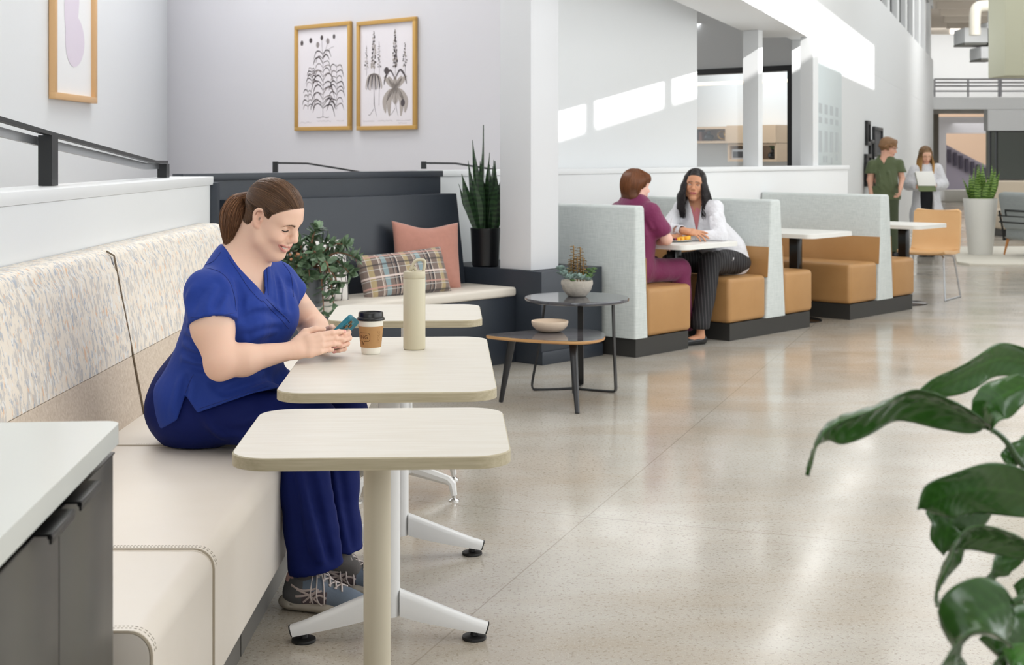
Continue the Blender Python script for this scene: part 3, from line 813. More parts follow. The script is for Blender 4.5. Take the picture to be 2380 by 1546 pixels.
def booth_table(a0, a1, b0, b1, cb_, label, ca=None):
    t = thing('booth_table', label, 'table', tuple(AB((a0+a1)/2, (b0+b1)/2)), ANG, group='white booth tables')
    table_top(a1-a0, b1-b0, parent=t, z=.74, t=.035, r=.07, M2=('wlam', 'wlam'))
    y = cb_-(b0+b1)/2; x = 0 if ca is None else ca-(a0+a1)/2
    mb = MB(); mb.box((x-.04, y-.04, .015), (x+.04, y+.04, .704), .004); mb.box((x-.12, y-.2, .695), (x+.12, y+.2, .704)); mb.build('post', M['blackg'], t)
    mb = MB(); mb.lathe([(.001, 0), (.215, 0), (.215, .006), (.20, .014), (.05, .02), (.001, .02)], 48, Matrix.Translation((x, y, 0))); mb.build('base_plate', M['blackg'], t)
    return t
booth_table(8.05, 8.76, 5.72, 6.85, 6.08, 'white booth table with a plate of fruit between the two seated people', 8.42)
booth_table(9.80, 10.5, 5.74, 6.85, 6.1, 'empty white booth table between the middle and far booth benches', 10.16)
booth_table(11.66, 12.26, 5.74, 6.8, 6.05, 'empty white booth table in front of the tan chair', 11.98)
# tan chair
ch = thing('dining_chair', 'tan upholstered chair on thin steel sled legs at the far booth table', 'chair', (3.99, 13.42, 0), R(-125))
# local +x = facing direction
sh = []
prof = [(.22, .43), (.20, .452), (.10, .448), (0, .44), (-.12, .435), (-.20, .45), (-.235, .50), (-.255, .60), (-.275, .70), (-.29, .80), (-.293, .835)]
prof = spline([V((x, 0, z)) for x, z in prof], 3)
for i, p in enumerate(prof):
    u = i/(len(prof)-1); hw = .235-.02*abs(u-.5)
    if u > .93: hw -= .03*((u-.93)/.07)**2
    if u < .07: hw -= .03*((.07-u)/.07)**2
    sh.append([V((p.x+.02*(abs(s)**2)*(1 if u > .5 else 0), s*hw, p.z+.018*abs(s)**3*(1 if u < .5 else 0))) for s in [-1+k/7 for k in range(15)]])
mb = MB(); mb.grid(sh); o = mb.build('seat_shell', M['chairtan'], ch); md = o.modifiers.new('s', 'SOLIDIFY'); md.thickness = .03; md.offset = -1
md2 = o.modifiers.new('b', 'BEVEL'); md2.width = .012; md2.segments = 3; md2.limit_method = 'ANGLE'
for sy in (-1, 1):
    mb = MB(); mb.tube(spline([(-.02, sy*.12, .415), (.12, sy*.19, .40), (.16, sy*.205, .36), (.21, sy*.235, .03), (.205, sy*.237, .012), (.17, sy*.237, .008), (-.20, sy*.237, .008), (-.235, sy*.237, .012), (-.24, sy*.235, .03), (-.17, sy*.20, .36), (-.12, sy*.185, .40), (.0, sy*.12, .415)], 4), .0085, 8)
    mb.build('sled_leg', M['silver'], ch)
# ================================================================ coffee tables
def flatbar(pts, w, t, wid): # bar with rectangular section; wid = width direction
    mb = MB(); P = []; wid = V(wid).normalized(); pts = spline(pts, 4)
    for i, p in enumerate(pts):
        tg = (pts[min(i+1, len(pts)-1)]-pts[max(i-1, 0)]).normalized(); n = tg.cross(wid).normalized()
        P.append([p+wid*w/2+n*t/2, p-wid*w/2+n*t/2, p-wid*w/2-n*t/2, p+wid*w/2-n*t/2])
    mb.grid(P, wrap=True, smooth=True); m = (len(P)-1)*4; mb.f += [(0, 1, 2, 3)[::-1], (m, m+1, m+2, m+3)]; mb.sm += [False, False]; return mb
def mk_darktop(name, c1, c2, sc=(1, 14, 1), rot=0):
    m, nt, b = newmat(name); setb(b, c1, .09, spec=.6, coat=.4)
    f = noise(nt, coords(nt, sc, (0, 0, R(rot))), 2.5, 5, .6); nt.links.new(ramp(nt, f, [(.35, c1), (.62, c2)]), b.inputs['Base Color']); return m
rt = thing('coffee_table', 'round dark side table on black flat-bar legs holding the succulent bowl', 'table', (.382, 8.23, 0))
mb = MB(); mb.lathe([(.001, .518), (.300, .518), (.306, .522), (.307, .536), (.305, .54), (.001, .54)], 64); mb.build('tabletop', mk_darktop('dark_stained_top', (62, 62, 68), (74, 74, 80), (1, 4, 1)), rt)
hub = V((-.02, -.02, .008))
for tp_, ft in (((.21, -.03), (.218, -.13)), ((-.19, -.07), (-.262, -.06)), ((.03, .2), (.03, .14))):
    tp3 = V((tp_[0], tp_[1], .517)); ft3 = V((ft[0], ft[1], .0))
    wd_ = V((0, 0, 1)).cross(ft3-hub).normalized()
    mb = flatbar([tp3*.86+V((0, 0, .0725)), tp3+V((0, 0, -.006)), tp3+(ft3-tp3)*.08, tp3+(ft3-tp3)*.5, ft3+V((0, 0, .06)), ft3+V((0, 0, .018)), ft3*.93+V((0, 0, .006)), hub+(ft3-hub)*.45, hub], .034, .008, wd_)
    mb.build('leg', M['black'], rt)
lt = thing('coffee_table', 'low rounded-triangle side table with a plywood edge holding the pale wooden bowl', 'table', (.2, 7.82, 0))
def sup(n=72):
    pts = []
    cs = [V((-.33, -.03)), V((.21, -.265)), V((.25, .27))]
    # rounded triangle by offsetting spline through bulged points
    ctrl = [V((-.325, -.04, 0)), V((-.14, -.17, 0)), V((.10, -.27, 0)), V((.225, -.25, 0)), V((.305, -.13, 0)), V((.315, .08, 0)), V((.24, .25, 0)), V((.12, .27, 0)), V((-.10, .17, 0)), V((-.30, .04, 0)), V((-.335, -.0, 0))]
    c2 = ctrl[-2:]+ctrl+ctrl[:3]; sp = spline(c2, 8)
    return [(p.x, p.y) for p in sp[16:16+8*len(ctrl)]]
sp_ = sup(); mb = MB(); n = len(sp_)
def ring(s, z): return [(x*s, y*s, z) for x, y in sp_]
mb.add(ring(.97, .352)+ring(1, .358)+ring(1, .3705), [(i, (i+1) % n, n+(i+1) % n, n+i) for i in range(n)]+[(n+i, n+(i+1) % n, 2*n+(i+1) % n, 2*n+i) for i in range(n)]+[tuple(range(n))[::-1]], True)
m_ply, nt_, b_ = newmat('plywood_edge'); setb(b_, (196, 150, 98), .5)
nt_.links.new(ramp(nt_, noise(nt_, coords(nt_, (3, 3, 260)), 1.5, 2), [(.4, (168, 118, 70)), (.6, (212, 168, 114))]), b_.inputs['Base Color'])
ed = mb.build('plywood_edge', m_ply, lt)
mb = MB(); mb.add(ring(1, .3707)+ring(.997, .3735), [(i, (i+1) % n, n+(i+1) % n, n+i) for i in range(n)]+[tuple(range(n, 2*n)), tuple(range(n))[::-1]], False)
mb.build('tabletop', mk_darktop('dark_zebra_veneer', (58, 56, 60), (112, 108, 110), (1.2, 16, 1), 12), lt)
for tp_, ft in (((-.20, -.03), (-.262, -.03)), ((.135, -.16), (.148, -.375)), ((.15, .16), (.16, .26))):
    mb = MB(); mb.tube([(tp_[0], tp_[1], .352), (ft[0], ft[1], .0)], [.024, .0125], 20); mb.build('leg', plain('black_stained_ash', (30, 30, 33), .3) if 'black_stained_ash' not in bpy.data.materials else bpy.data.materials['black_stained_ash'], lt)
bw = MB(); bw.lathe([(.001, .374), (.045, .374), (.075, .382), (.098, .405), (.105, .428), (.104, .436), (.099, .436), (.097, .428), (.088, .408), (.065, .392), (.001, .386)], 48, Matrix.Translation((.215, 7.94, 0)))
o = bw.build('bowl', plain('pale_turned_wood', (226, 205, 182), .5, var=.05, vsc=9)); tag(o, 'shallow pale wooden bowl on the low side table', 'bowl')
# ================================================================ wall art, rail
gold = plain('gold_frame_wood', (200, 158, 88), .35, .25)
ink = plain('ink', (84, 76, 78), .8); ink2 = plain('light_ink', (150, 140, 140), .8); paper = plain('print_paper', (232, 226, 230), .7)
def frame(name, label, T, w, h, depth=.03, fw=.035, mat=gold, pm=paper, art=None, group=None):
    t = thing(name, label, 'picture', (0, 0, 0), group=group); t.location = T.to_translation(); t.rotation_euler = T.to_euler()
    mb = MB()
    for (x0, x1, z0, z1) in ((-w/2, w/2, h/2-fw, h/2), (-w/2, w/2, -h/2, -h/2+fw), (-w/2, -w/2+fw, -h/2+fw, h/2-fw), (w/2-fw, w/2, -h/2+fw, h/2-fw)):
        mb.box((x0, -depth, z0), (x1, 0, z1), .002)
    mb.build('frame', mat, t)
    mb = MB(); mb.box((-w/2+fw*.9, -.012, -h/2+fw*.9), (w/2-fw*.9, -.001, h/2-fw*.9)); pr = mb.build('print', pm, t)
    if art: art(pr, w-2*fw, h-2*fw)
    return t
def ribbon(mb, pts, w, y=-.0135, n=5):
    sp = spline([V((p[0], 0, p[1])) for p in pts], n); m = len(sp); P = []
    for i, p in enumerate(sp):
        tg = (sp[min(i+1, m-1)]-sp[max(i-1, 0)]); tg.normalize(); nn = V((-tg.z, 0, tg.x)); u = i/(m-1)
        ww = w*(math.sin(PI*min(.97, max(.05, u)))**.7) if w > .003 else w
        P.append([V((p.x, y, p.z))+nn*ww/2, V((p.x, y, p.z))-nn*ww/2])
    mb.grid(P, smooth=False)
def blob(mb, x, z, r, y=-.014, asp=1.2):
    n = 14; mb.add([(x+r*math.cos(2*PI*i/n)*random.uniform(.85, 1), y, z+asp*r*math.sin(2*PI*i/n)*random.uniform(.85, 1)) for i in range(n)], [tuple(range(n))[::-1]], False)
def captions(pr, lines):
    mb = MB()
    for (x0, x1, z) in lines:
        x = x0; pts = []
        while x < x1: pts.append((x, z+random.uniform(-.006, .006))); x += .006
        ribbon(mb, pts, .0016, n=2)
    mb.build('caption', ink2, pr)
def art1(pr, w, h):
    rnd = random.Random(3); a = MB(); b = MB()
    def leafy(x, z0, z1, L, nl, wd):
        ribbon(a, [(x, z0), (x+.005, (z0+z1)/2), (x-.003, z1)], .003)
        for k in range(nl):
            z = z0+(z1-z0)*(k+.5)/nl
            for s in (-1, 1):
                l = L*rnd.uniform(.7, 1.1)*(1-.35*k/nl); up = rnd.uniform(.25, .7)
                ribbon(a if rnd.random() < .7 else b, [(x, z), (x+s*l*.35, z+l*up*.6), (x+s*l*.75, z+l*up*.5), (x+s*l, z+l*(up-.75))], wd*rnd.uniform(.7, 1.3))
    leafy(0, -.34*h, .25*h, .42*w*.6, 13, .010); leafy(.27*w, -.33*h, .12*h, .30*w*.6, 8, .010); leafy(-.30*w, -.32*h, -.12*h, .2*w*.6, 4, .009)
    leafy(-.22*w, -.08*h, .1*h, .2*w*.6, 6, .008)
    ribbon(a, [(0, -.41*h), (0, -.34*h)], .003)
    for s in (-1, 1): ribbon(a, [(0, -.40*h), (s*.05, -.41*h), (s*.09, -.405*h)], .004)
    for s in (-1, 1): ribbon(a, [(0, -.30*h), (s*.08, -.22*h), (s*.15, -.27*h), (s*.17, -.33*h)], .009)
    for (x, z, r) in ((-.42, .36, .022), (-.24, .38, .022), (-.1, .33, .024), (.1, .36, .024), (.22, .40, .019), (-.02, .40, .02)): blob(b if r > .0225 else a, x*w, z*h, r)
    for x, zt in ((-.02, .40), (.1, .36), (.22, .3)): ribbon(a, [(0, .2*h), (x*w*.6, .28*h), (x*w, zt*h)], .0025)
    a.build('drawing', ink, pr); b.build('drawing', ink2, pr)
    captions(pr, ((-.45*w, -.22*w, -.455*h), (-.12*w, .17*w, -.445*h), (.27*w, .42*w, -.445*h)))
def art2(pr, w, h):
    rnd = random.Random(5); a = MB(); b = MB()
    for x, zt, n, s in ((-.24, .44, 30, 1.0), (-.38, .3, 12, .7), (-.14, .33, 10, .7), (.16, .44, 30, 1.0), (.34, .3, 14, .8)):
        ribbon(a, [(x*w, -.3*h if abs(x) < .3 else -.0*h), (x*w+.004, .1*h), (x*w, zt*h)], .0025)
        for k in range(n):
            z = (.08+(zt-.08)*k/n)*h; r = (.013-.007*k/n)*s
            for q in (-1, 1): blob(a if rnd.random() < .55 else b, x*w+q*rnd.uniform(.004, .030)*s*(1.2-k/n), z+rnd.uniform(-.01, .01), r*rnd.uniform(.5, 1), asp=rnd.uniform(.7, 1.6))
    for k in range(9):
        q = -1+2*k/8; ribbon(a if k % 2 else b, [(-.24*w, .02*h), (-.24*w+q*.07, .0*h-.01), (-.24*w+q*.10, -.08*h-rnd.uniform(0, .05)), (-.24*w+q*.09, -.14*h)], .017)
    for q, L in ((-1, .3), (-.6, .34), (.6, .34), (1, .3), (0, .2)):
        ribbon(b, [(.16*w, -.14*h), (.16*w+q*.07, -.18*h), (.16*w+q*.13, -.26*h), (.16*w+q*.12, -(.14+L)*h*.85)], .065)
        ribbon(b, [(.16*w, -.14*h), (.16*w+q*.07, -.08*h), (.16*w+q*.14, -.02*h)], .05)
    for q in (-1, 1): ribbon(a, [(.16*w, -.05*h), (.16*w+q*.06, .04*h), (.16*w+q*.12, -.02*h), (.16*w+q*.14, -.10*h)], .02)
    blob(a, .0*w, .04*h, .034, asp=1); blob(a, .3*w, -.28*h, .028)
    for x in (-.24, .16): ribbon(a, [(x*w, -.1*h), (x*w+.01, -.3*h), (x*w+.04, -.41*h)], .004); ribbon(a, [(x*w, -.33*h), (x*w-.05, -.39*h), (x*w-.07, -.385*h)], .003)
    a.build('drawing', ink, pr); b.build('drawing', plain('wash_ink', (176, 166, 160), .8), pr)
    captions(pr, ((-.45*w, -.22*w, -.45*h), (-.16*w, .12*w, -.45*h), (.18*w, .45*w, -.45*h), (.22*w, .38*w, -.475*h)))
def onB(a, b, z): # frame transform on the rear wall, facing -AX
    p = AB(a, b, z); return Matrix(((-BX.x, AX.x, 0, p.x), (-BX.y, AX.y, 0, p.y), (0, 0, 1, p.z), (0, 0, 0, 1)))
frame('framed_print', 'gold-framed botanical print on the rear wall, the left one, with round flower heads', onB(8.112, (10.09+9.318)/2, 2.07), .77, .957, art=art1, group='botanical prints')
frame('framed_print', 'gold-framed botanical print on the rear wall, the right one, with tall flower spikes', onB(8.112, (9.233+8.49)/2, 2.06), .745, .945, art=art2, group='botanical prints')
def art3(pr, w, h):
    pk = plain('pale_lilac_wash', (226, 214, 226), .8); a = MB()
    blob(a, -.02*w, .0*h, .17*w*1.2, asp=2.3); blob(a, .06*w, -.25*h, .2*w*1.1, asp=1.4, y=-.015)
    a.build('drawing', pk, pr)
xw = -3.495; da = 10.55; db = 11.62
T_ = Matrix(((0, -1, 0, xw), (1, 0, 0, (da+db)/2), (0, 0, 1, 2.55), (0, 0, 0, 1)))
frame('framed_print', 'light wood framed abstract print high on the left wall', T_, 1.07, 1.5, fw=.05, depth=.05, mat=plain('light_oak', (222, 180, 130), .5), pm=plain('bright_paper', (244, 244, 244), .6), art=lambda pr, w, h: (lambda a: (a.add([(-.02*w+.19*w*math.cos(t)*(1+.15*math.sin(2*t)), -.0135, .04*h+.27*h*math.sin(t)) for t in [2*PI*i/40 for i in range(40)]], [tuple(range(40))[::-1]], False), a.add([(.03*w+.25*w*math.cos(t)*(1+.12*math.cos(t)), -.0137, -.19*h+.15*h*math.sin(t)) for t in [2*PI*i/40 for i in range(40)]], [tuple(range(40))[::-1]], False), a.build('drawing', plain('pale_lilac_wash', (228, 218, 230), .8), pr)))(MB()))
# black frames cluster on corridor wall
def onC(d, z): # facing CN
    p = CW(d, .003); p.z = z; return Matrix(((CX.x, -CN.x, 0, p.x), (CX.y, -CN.y, 0, p.y), (0, 0, 1, p.z), (0, 0, 0, 1)))
def cwd(px): return 6565/(2360-px)
dk = plain('dark_print', (60, 60, 64), .5)
for i, (px0, px1, y0, y1, nm) in enumerate(((2010, 2017, 281, 338, 'topmost narrow'), (2027, 2046, 296, 364, 'tall'), (2018, 2026, 325, 392, 'middle narrow'), (2008, 2020, 358, 432, 'lowest left'))):
    d0, d1 = cwd(px0), cwd(px1); dm_ = (d0+d1)/2; z1 = H-(y0-357)/F*dm_; z0 = H-(y1-357)/F*dm_
    frame('black_frame', 'black-framed dark picture on the corridor wall, the %s of the cluster' % nm, onC(dm_, (z0+z1)/2), (d1-d0)/.9409, z1-z0, depth=.04, fw=.05, mat=M['black'], pm=dk, group='black frames on the corridor wall')
# pale glass board with notices
gb = thing('glass_board', 'pale glass notice board with faint grey notes on the corridor wall', 'board', tuple(CW(14.7)))
mb = MB(); T = Matrix.Translation(CW(14.08, .008)) @ Matrix.Rotation(CANG, 4, 'Z')
mb.box((0, -.012, 1.20), (2.15, -.004, 2.32), .002); mb.build('glass_sheet', plain('tinted_board', (216, 226, 228), .45), gb, world=True, T=T)
fp = plain('faint_print', (196, 203, 206), .6)
for x in (.15, .62, 1.08, 1.55):
    for (z0, z1) in ((1.80, 1.90), (1.70, 1.76), (1.40, 1.62)): g = MB(); g.box((x, -.0145, z0), (x+.24, -.0125, z1)); g.build('note', fp, gb, world=True, T=T)
for x, z in ((.5, 1.29), (.72, 1.29), (1.15, 1.27), (1.6, 1.31)): g = MB(); g.box((x, -.0145, z), (x+.12, -.0125, z+.07)); g.build('note', fp, gb, world=True, T=T)
# stair rails behind the low walls
rail = thing('handrail', 'sloping black and steel handrail rising above the white low wall at left', 'railing', (-1.7, 5.9, 1.267))
mb = MB(); mb.tube([(-1.68, 3.2, 1.600), (-1.68, 4.62, 1.495), (-1.68, 5.1, 1.455), (-1.69, 6.60, 1.345), (-1.70, 6.86, 1.343)], [(.018, .010)]*5, 4, up=(0, 0, 1), smooth=False); mb.build('top_rail', M['black'], rail, world=True)
mb = MB(); mb.tube([(-1.735, 3.2, 1.572), (-1.735, 4.62, 1.467), (-1.735, 5.1, 1.43), (-1.735, 6.60, 1.325), (-1.73, 6.84, 1.325)], [(.012, .022)]*5, 4, up=(0, 0, 1), smooth=False); mb.build('steel_rail', M['silver'], rail, world=True)
mb = MB(); mb.box((-1.715, 5.06, 1.268), (-1.665, 5.13, 1.452)); mb.build('post', M['black'], rail, world=True)
mb = MB(); mb.box((-1.73, 6.82, 1.268), (-1.685, 6.88, 1.335)); mb.build('post', M['black'], rail, world=True)
for px, py, d, lab in ((638, 375, 11.2, 'charcoal handrail end rising behind the charcoal wall, left of the botanical prints'), (983, 375, 10.6, 'charcoal handrail end behind the snake plant, at the right end of the charcoal wall')):
    r_ = thing('handrail', lab, 'railing', tuple(W(px, py, d)))
    a = W(px+2, 379, d); mb = MB()
    z0 = 1.0 if px < 900 else 1.269
    mb.box((a.x-.02, d-.02, z0), (a.x+.02, d+.02, a.z+.012)); mb.build('post', M['black'], r_, world=True)
    L = [W(px, 379, d), W(px+75, 380, d+.1), W(px+145, 391, d+.2), W(px+245, 408, d+.3)]
    mb = MB(); mb.tube(L, [(.018, .010)]*4, 4, up=(0, 0, 1), smooth=False); mb.build('top_rail', M['black'], r_, world=True)
# ================================================================ cushions
def pillow(w, h, t, T, mat, name, label, pinch=.10, sag=0, seed=1, cat='cushion'):
    n = 30; P = []; rnd = random.Random(seed); ph = [rnd.uniform(0, 6) for _ in range(6)]
    def sh(u, v, s):
        k = 1-pinch*(1-abs(v)**2)*abs(u)**4*.9
        x = u*w/2*(1-pinch*.55*(1-v*v)); z = v*h/2*(1-pinch*(1-u*u))
        if v > 0 and sag: z -= sag*h*math.exp(-(u*1.8)**2)*v**3
        e = (1-abs(u)**3.2)*(1-abs(v)**3.2); th = t/2*(max(0, e))**.5
        wr = .02*t*math.sin(5*u+3*v+ph[0])+.03*t*math.sin(9*v-4*u+ph[1])*abs(u)**2+.06*t*math.sin(14*u+ph[2]+6*v)*(abs(u*v))
        return V((x, s*(th+wr*e), z))
    mb = MB(); us = [-1+2*i/n for i in range(n+1)]; us = [math.sin(PI/2*u)*.35+u*.65 for u in us]
    mb.grid([[sh(u, v, -1) for u in us] for v in us]); mb.grid([[sh(u, v, 1) for u in us[::-1]] for v in us])
    for pts in ([(u, -1) for u in us], [(1, v) for v in us], [(u, 1) for u in us[::-1]], [(-1, v) for v in us[::-1]]): pass
    o = mb.build(name, mat, None, T=None, autosm=False)
    bm = bmesh.new(); bm.from_mesh(o.data); bmesh.ops.remove_doubles(bm, verts=bm.verts, dist=1e-4); bmesh.ops.recalc_face_normals(bm, faces=bm.faces); bm.to_mesh(o.data); bm.free()
    o.matrix_world = T; tag(o, label, cat); return o
def mk_plaid():
    m, nt, b = newmat('plaid_wool'); setb(b, (130, 112, 100), .85, sheen=.2)
    uv = coords(nt, src='Object'); s = N(nt, 'ShaderNodeSeparateXYZ'); nt.links.new(uv, s.inputs[0])
    base = N(nt, 'ShaderNodeRGB'); base.outputs[0].default_value = (*srgb((128, 112, 104)), 1); c = base.outputs[0]
    def stripe(c, ax, per, off, wd, col, al=.85):
        a = N(nt, 'ShaderNodeMath', operation='MULTIPLY_ADD'); a.inputs[1].default_value = 1/per; a.inputs[2].default_value = off; nt.links.new(s.outputs[ax], a.inputs[0])
        f = N(nt, 'ShaderNodeMath', operation='FRACT'); nt.links.new(a.outputs[0], f.inputs[0])
        l = N(nt, 'ShaderNodeMath', operation='LESS_THAN'); l.inputs[1].default_value = wd; nt.links.new(f.outputs[0], l.inputs[0])
        g = N(nt, 'ShaderNodeMath', operation='MULTIPLY'); g.inputs[1].default_value = al; nt.links.new(l.outputs[0], g.inputs[0])
        return mix(nt, g.outputs[0], c, col)
    c = stripe(c, 0, .26, .1, .14, (188, 168, 124), .8); c = stripe(c, 0, .26, .72, .13, (146, 172, 178), .8)
    c = stripe(c, 0, .26, .37, .05, (54, 52, 58), .9); c = stripe(c, 0, .26, .47, .05, (54, 52, 58), .8); c = stripe(c, 0, .13, .62, .05, (222, 208, 196), .9); c = stripe(c, 0, .087, .3, .04, (222, 208, 196), .7)
    c = stripe(c, 2, .20, .1, .06, (232, 214, 206), .9); c = stripe(c, 2, .20, .42, .05, (204, 158, 146), .8); c = stripe(c, 2, .067, .5, .07, (214, 214, 210), .6); c = stripe(c, 2, .2, .7, .05, (60, 58, 62), .7)
    nt.links.new(c, b.inputs['Base Color']); bump(nt, b, noise(nt, coords(nt), 400, 2), .3, .001); return m
def PT(x, y, z, yaw, lean, roll=0): return Matrix.Translation((x, y, z)) @ Matrix.Rotation(R(yaw), 4, 'Z') @ Matrix.Rotation(R(lean), 4, 'X') @ Matrix.Rotation(R(roll), 4, 'Y')
p = AB(6.39, 6.60); pillow(.50, .46, .13, PT(p.x, p.y, .712, 33, -11, 3), plain('dusty_pink_linen', (190, 134, 118), .85, var=.04, vsc=40, bsc=300, bst=.3, sheen=.3), 'cushion', 'dusty pink square cushion leaning in the corner of the charcoal bench', sag=.05, seed=4)
p = AB(6.06, 6.47); pillow(.66, .30, .15, PT(p.x, p.y, .625, 38, -20, -3), mk_plaid(), 'cushion', 'plaid lumbar cushion lying in front of the pink cushion', pinch=.05, seed=8)
def mk_line():
    m, nt, b = newmat('line_print_cotton'); setb(b, (226, 222, 218), .8)
    w = N(nt, 'ShaderNodeTexWave', Scale=7, Distortion=6, Detail=2); nt.links.new(coords(nt), w.inputs['Vector'])
    nt.links.new(ramp(nt, w.outputs['Fac'], [(.04, (110, 104, 104)), (.10, (230, 226, 222))]), b.inputs['Base Color']); return m
p = AB(5.40, 6.52); pillow(.42, .40, .13, PT(p.x, p.y, .69, 40, -14, 5), mk_line(), 'cushion', 'white line-patterned cushion behind the jade plant', seed=12)
# ================================================================ items on tables
cp = thing('coffee_cup', 'paper coffee cup with black lid and brown sleeve on the long table', 'cup', (-.455, 4.508, .7405))
mb = MB(); mb.lathe([(.001, .002), (.0275, .002), (.0285, 0), (.0295, .001), (.0305, .008), (.0412, .112), (.001, .112)], 48); mb.build('cup_body', plain('white_card', (238, 233, 220), .5), cp)
mb = MB(); mb.lathe([(.0325, .022), (.0331, .022), (.0405, .090), (.0399, .090)], 48, None); slv = mb.build('sleeve', plain('kraft_card', (182, 138, 88), .7, var=.03, vsc=60), cp)
mb = MB(); mb.lathe([(.001, .110), (.0435, .108), (.0445, .110), (.0445, .114), (.0425, .117), (.0405, .119), (.0400, .131), (.0385, .134), (.036, .134), (.0345, .130), (.030, .128), (.001, .128)], 48); mb.box((-.005, -.031, .1275), (.005, -.026, .1295), .001)
mb.build('lid', plain('black_plastic_lid', (20, 20, 21), .3), cp)
def wrap_text(s, size, ang, z, r0, z00, k, parent, mat, vert=False):
    cu = bpy.data.curves.new('txt', 'FONT'); cu.body = s; cu.size = size; cu.align_x = 'CENTER'; cu.align_y = 'CENTER'; cu.resolution_u = 3
    to = bpy.data.objects.new('txt', cu); COL.objects.link(to); bpy.context.view_layer.update()
    me = bpy.data.meshes.new_from_object(to.evaluated_get(bpy.context.evaluated_depsgraph_get()))
    bpy.data.objects.remove(to); 
    for v in me.vertices:
        x, y = v.co.x, v.co.y
        if vert: x, y = -y, x
        zz = z+y; rr = r0+k*(zz-z00)+.0004; th = ang+x/rr; v.co = (rr*math.cos(th), rr*math.sin(th), zz)
    me.materials.append(mat); o = bpy.data.objects.new('lettering', me); link(o, parent); return o
brown = plain('dark_brown_print', (84, 48, 26), .7)
kk = (.0405-.0331)/.068
wrap_text('ING', .017, R(-122), .056, .0331, .022, kk, slv, brown)
wrap_text('DOLC', .015, R(-42), .056, .0331, .022, kk, slv, plain('faint_brown_print', (150, 108, 62), .7), vert=True)
mb = MB(); ang0 = R(-122); bub = [(-.021, -.012), (-.006, -.014), (-.0045, -.024), (.001, -.014), (.016, -.013), (.021, -.008), (.022, .008), (.018, .014), (-.018, .014), (-.022, .008), (-.0225, -.006), (-.021, -.012)]
bp = []
for i in range(len(bub)-1):
    for k in range(5): bp.append((bub[i][0]+(bub[i+1][0]-bub[i][0])*k/5, bub[i][1]+(bub[i+1][1]-bub[i][1])*k/5))
bp.append(bub[0]); L = []
for x, y in bp: zz = .056+y; rr = .0331+kk*(zz-.022)+.0003; L.append(V((rr*math.cos(ang0+x/rr), rr*math.sin(ang0+x/rr), zz)))
mb.tube(L, .0006, 4); mb.build('printed_bubble', brown, slv)
bt = thing('water_bottle', 'tall khaki insulated bottle with a loop handle on the long table', 'bottle', (-.322, 4.61, .7405))
khaki = plain('khaki_powder_coat', (202, 193, 167), .45, bsc=900, bst=.1, bd=.0005)
mb = MB(); mb.lathe([(.001, 0), (.033, 0), (.0355, .002), (.0365, .006), (.0365, .232), (.0355, .2335), (.001, .2335)], 56); mb.build('bottle_body', khaki, bt)
mb = MB(); mb.lathe([(.001, .234), (.0355, .234), (.0365, .2355), (.0365, .252), (.0345, .2565), (.030, .2575), (.001, .2575)], 56)
lid = mb.build('lid', khaki, bt)
mb = MB(); mb.tube(spline([(-.012, 0, .262), (-.004, 0, .280), (.004, 0, .291), (.020, 0, .295), (.033, 0, .291), (.0345, 0, .280), (.031, 0, .262), (.029, 0, .254)], 5), (.0052), 12, flat=1.4, up=(0, 1, 0)); mb.tube([(-.016, 0, .256), (-.010, 0, .264), (.0, 0, .268), (.006, 0, .258)], .006, 10)
mb.build('handle', khaki, lid)
# fruit plate on the booth table
cpl = AB(8.36, 6.02, .741)
pl_ = thing('plate', 'white plate on the booth table carrying cut fruit', 'plate', tuple(cpl))
mb = MB(); mb.lathe([(.001, 0), (.07, 0), (.12, .012), (.121, .014), (.118, .014), (.07, .005), (.001, .004)], 40); mb.build('dish', M['wlam'], pl_)
orange = plain('orange_fruit', (250, 190, 60), .4); berry = plain('dark_berry', (70, 20, 50), .4); red = plain('red_berry', (180, 40, 60), .4)
rnd = random.Random(4)
for k in range(6):
    mb = MB(); x = .02+.075*(k/5); mb.box((-.011, -.02, 0), (.011, .02, .028), .006); o = mb.build('melon_slice', orange); o.location = cpl+V((x, -.03+.02*(k % 2), .006+.002*k)); o.rotation_euler = (0, R(rnd.uniform(-15, 15)), R(rnd.uniform(-20, 20)))
    tag(o, 'orange melon slice in the row on the fruit plate', 'fruit', 'melon slices on the plate')
for k in range(7):
    mb = MB(); bm = bmesh.new(); bmesh.ops.create_icosphere(bm, subdivisions=2, radius=.009); mb.addbm(bm); o = mb.build('berry', red if k % 3 == 0 else berry); o.location = cpl+V((-.085+.014*k, -.035+rnd.uniform(-.012, .012), .018))
    tag(o, 'small dark or red berry beside the melon slices', 'fruit', 'berries on the plate')
# office shelving beyond the interior window
def shelfbox():
    t = thing('wall_shelf', 'light oak wall shelving with open boxes seen through the interior window', 'shelf', tuple(AB(15.4, 9.5, 1.4)))
    oak = plain('pale_oak', (222, 194, 164), .5); zf = lambda y, d: H-(y-357)/F*d
    def bx(b0, b1, y0, y1, open_, door=False):
        z1 = zf(y0, 17.6); z0 = zf(y1, 17.6); m = MB(); tt = .03
        ABbox(m, 15.28, 15.59, b0, b1, z1-tt, z1); ABbox(m, 15.28, 15.59, b0, b1, z0, z0+tt); ABbox(m, 15.28, 15.59, b0, b0+tt, z0+tt, z1-tt); ABbox(m, 15.28, 15.59, b1-tt, b1, z0+tt, z1-tt); ABbox(m, 15.57, 15.59, b0+tt, b1-tt, z0+tt, z1-tt)
        m.build('shelf_box', oak, t, world=True, T=Tb)
        if door:
            m = MB(); ABbox(m, 15.255, 15.275, b0, b1, z0, z1); m.build('door', oak, t, world=True, T=Tb)
        return z0+tt
    return bx
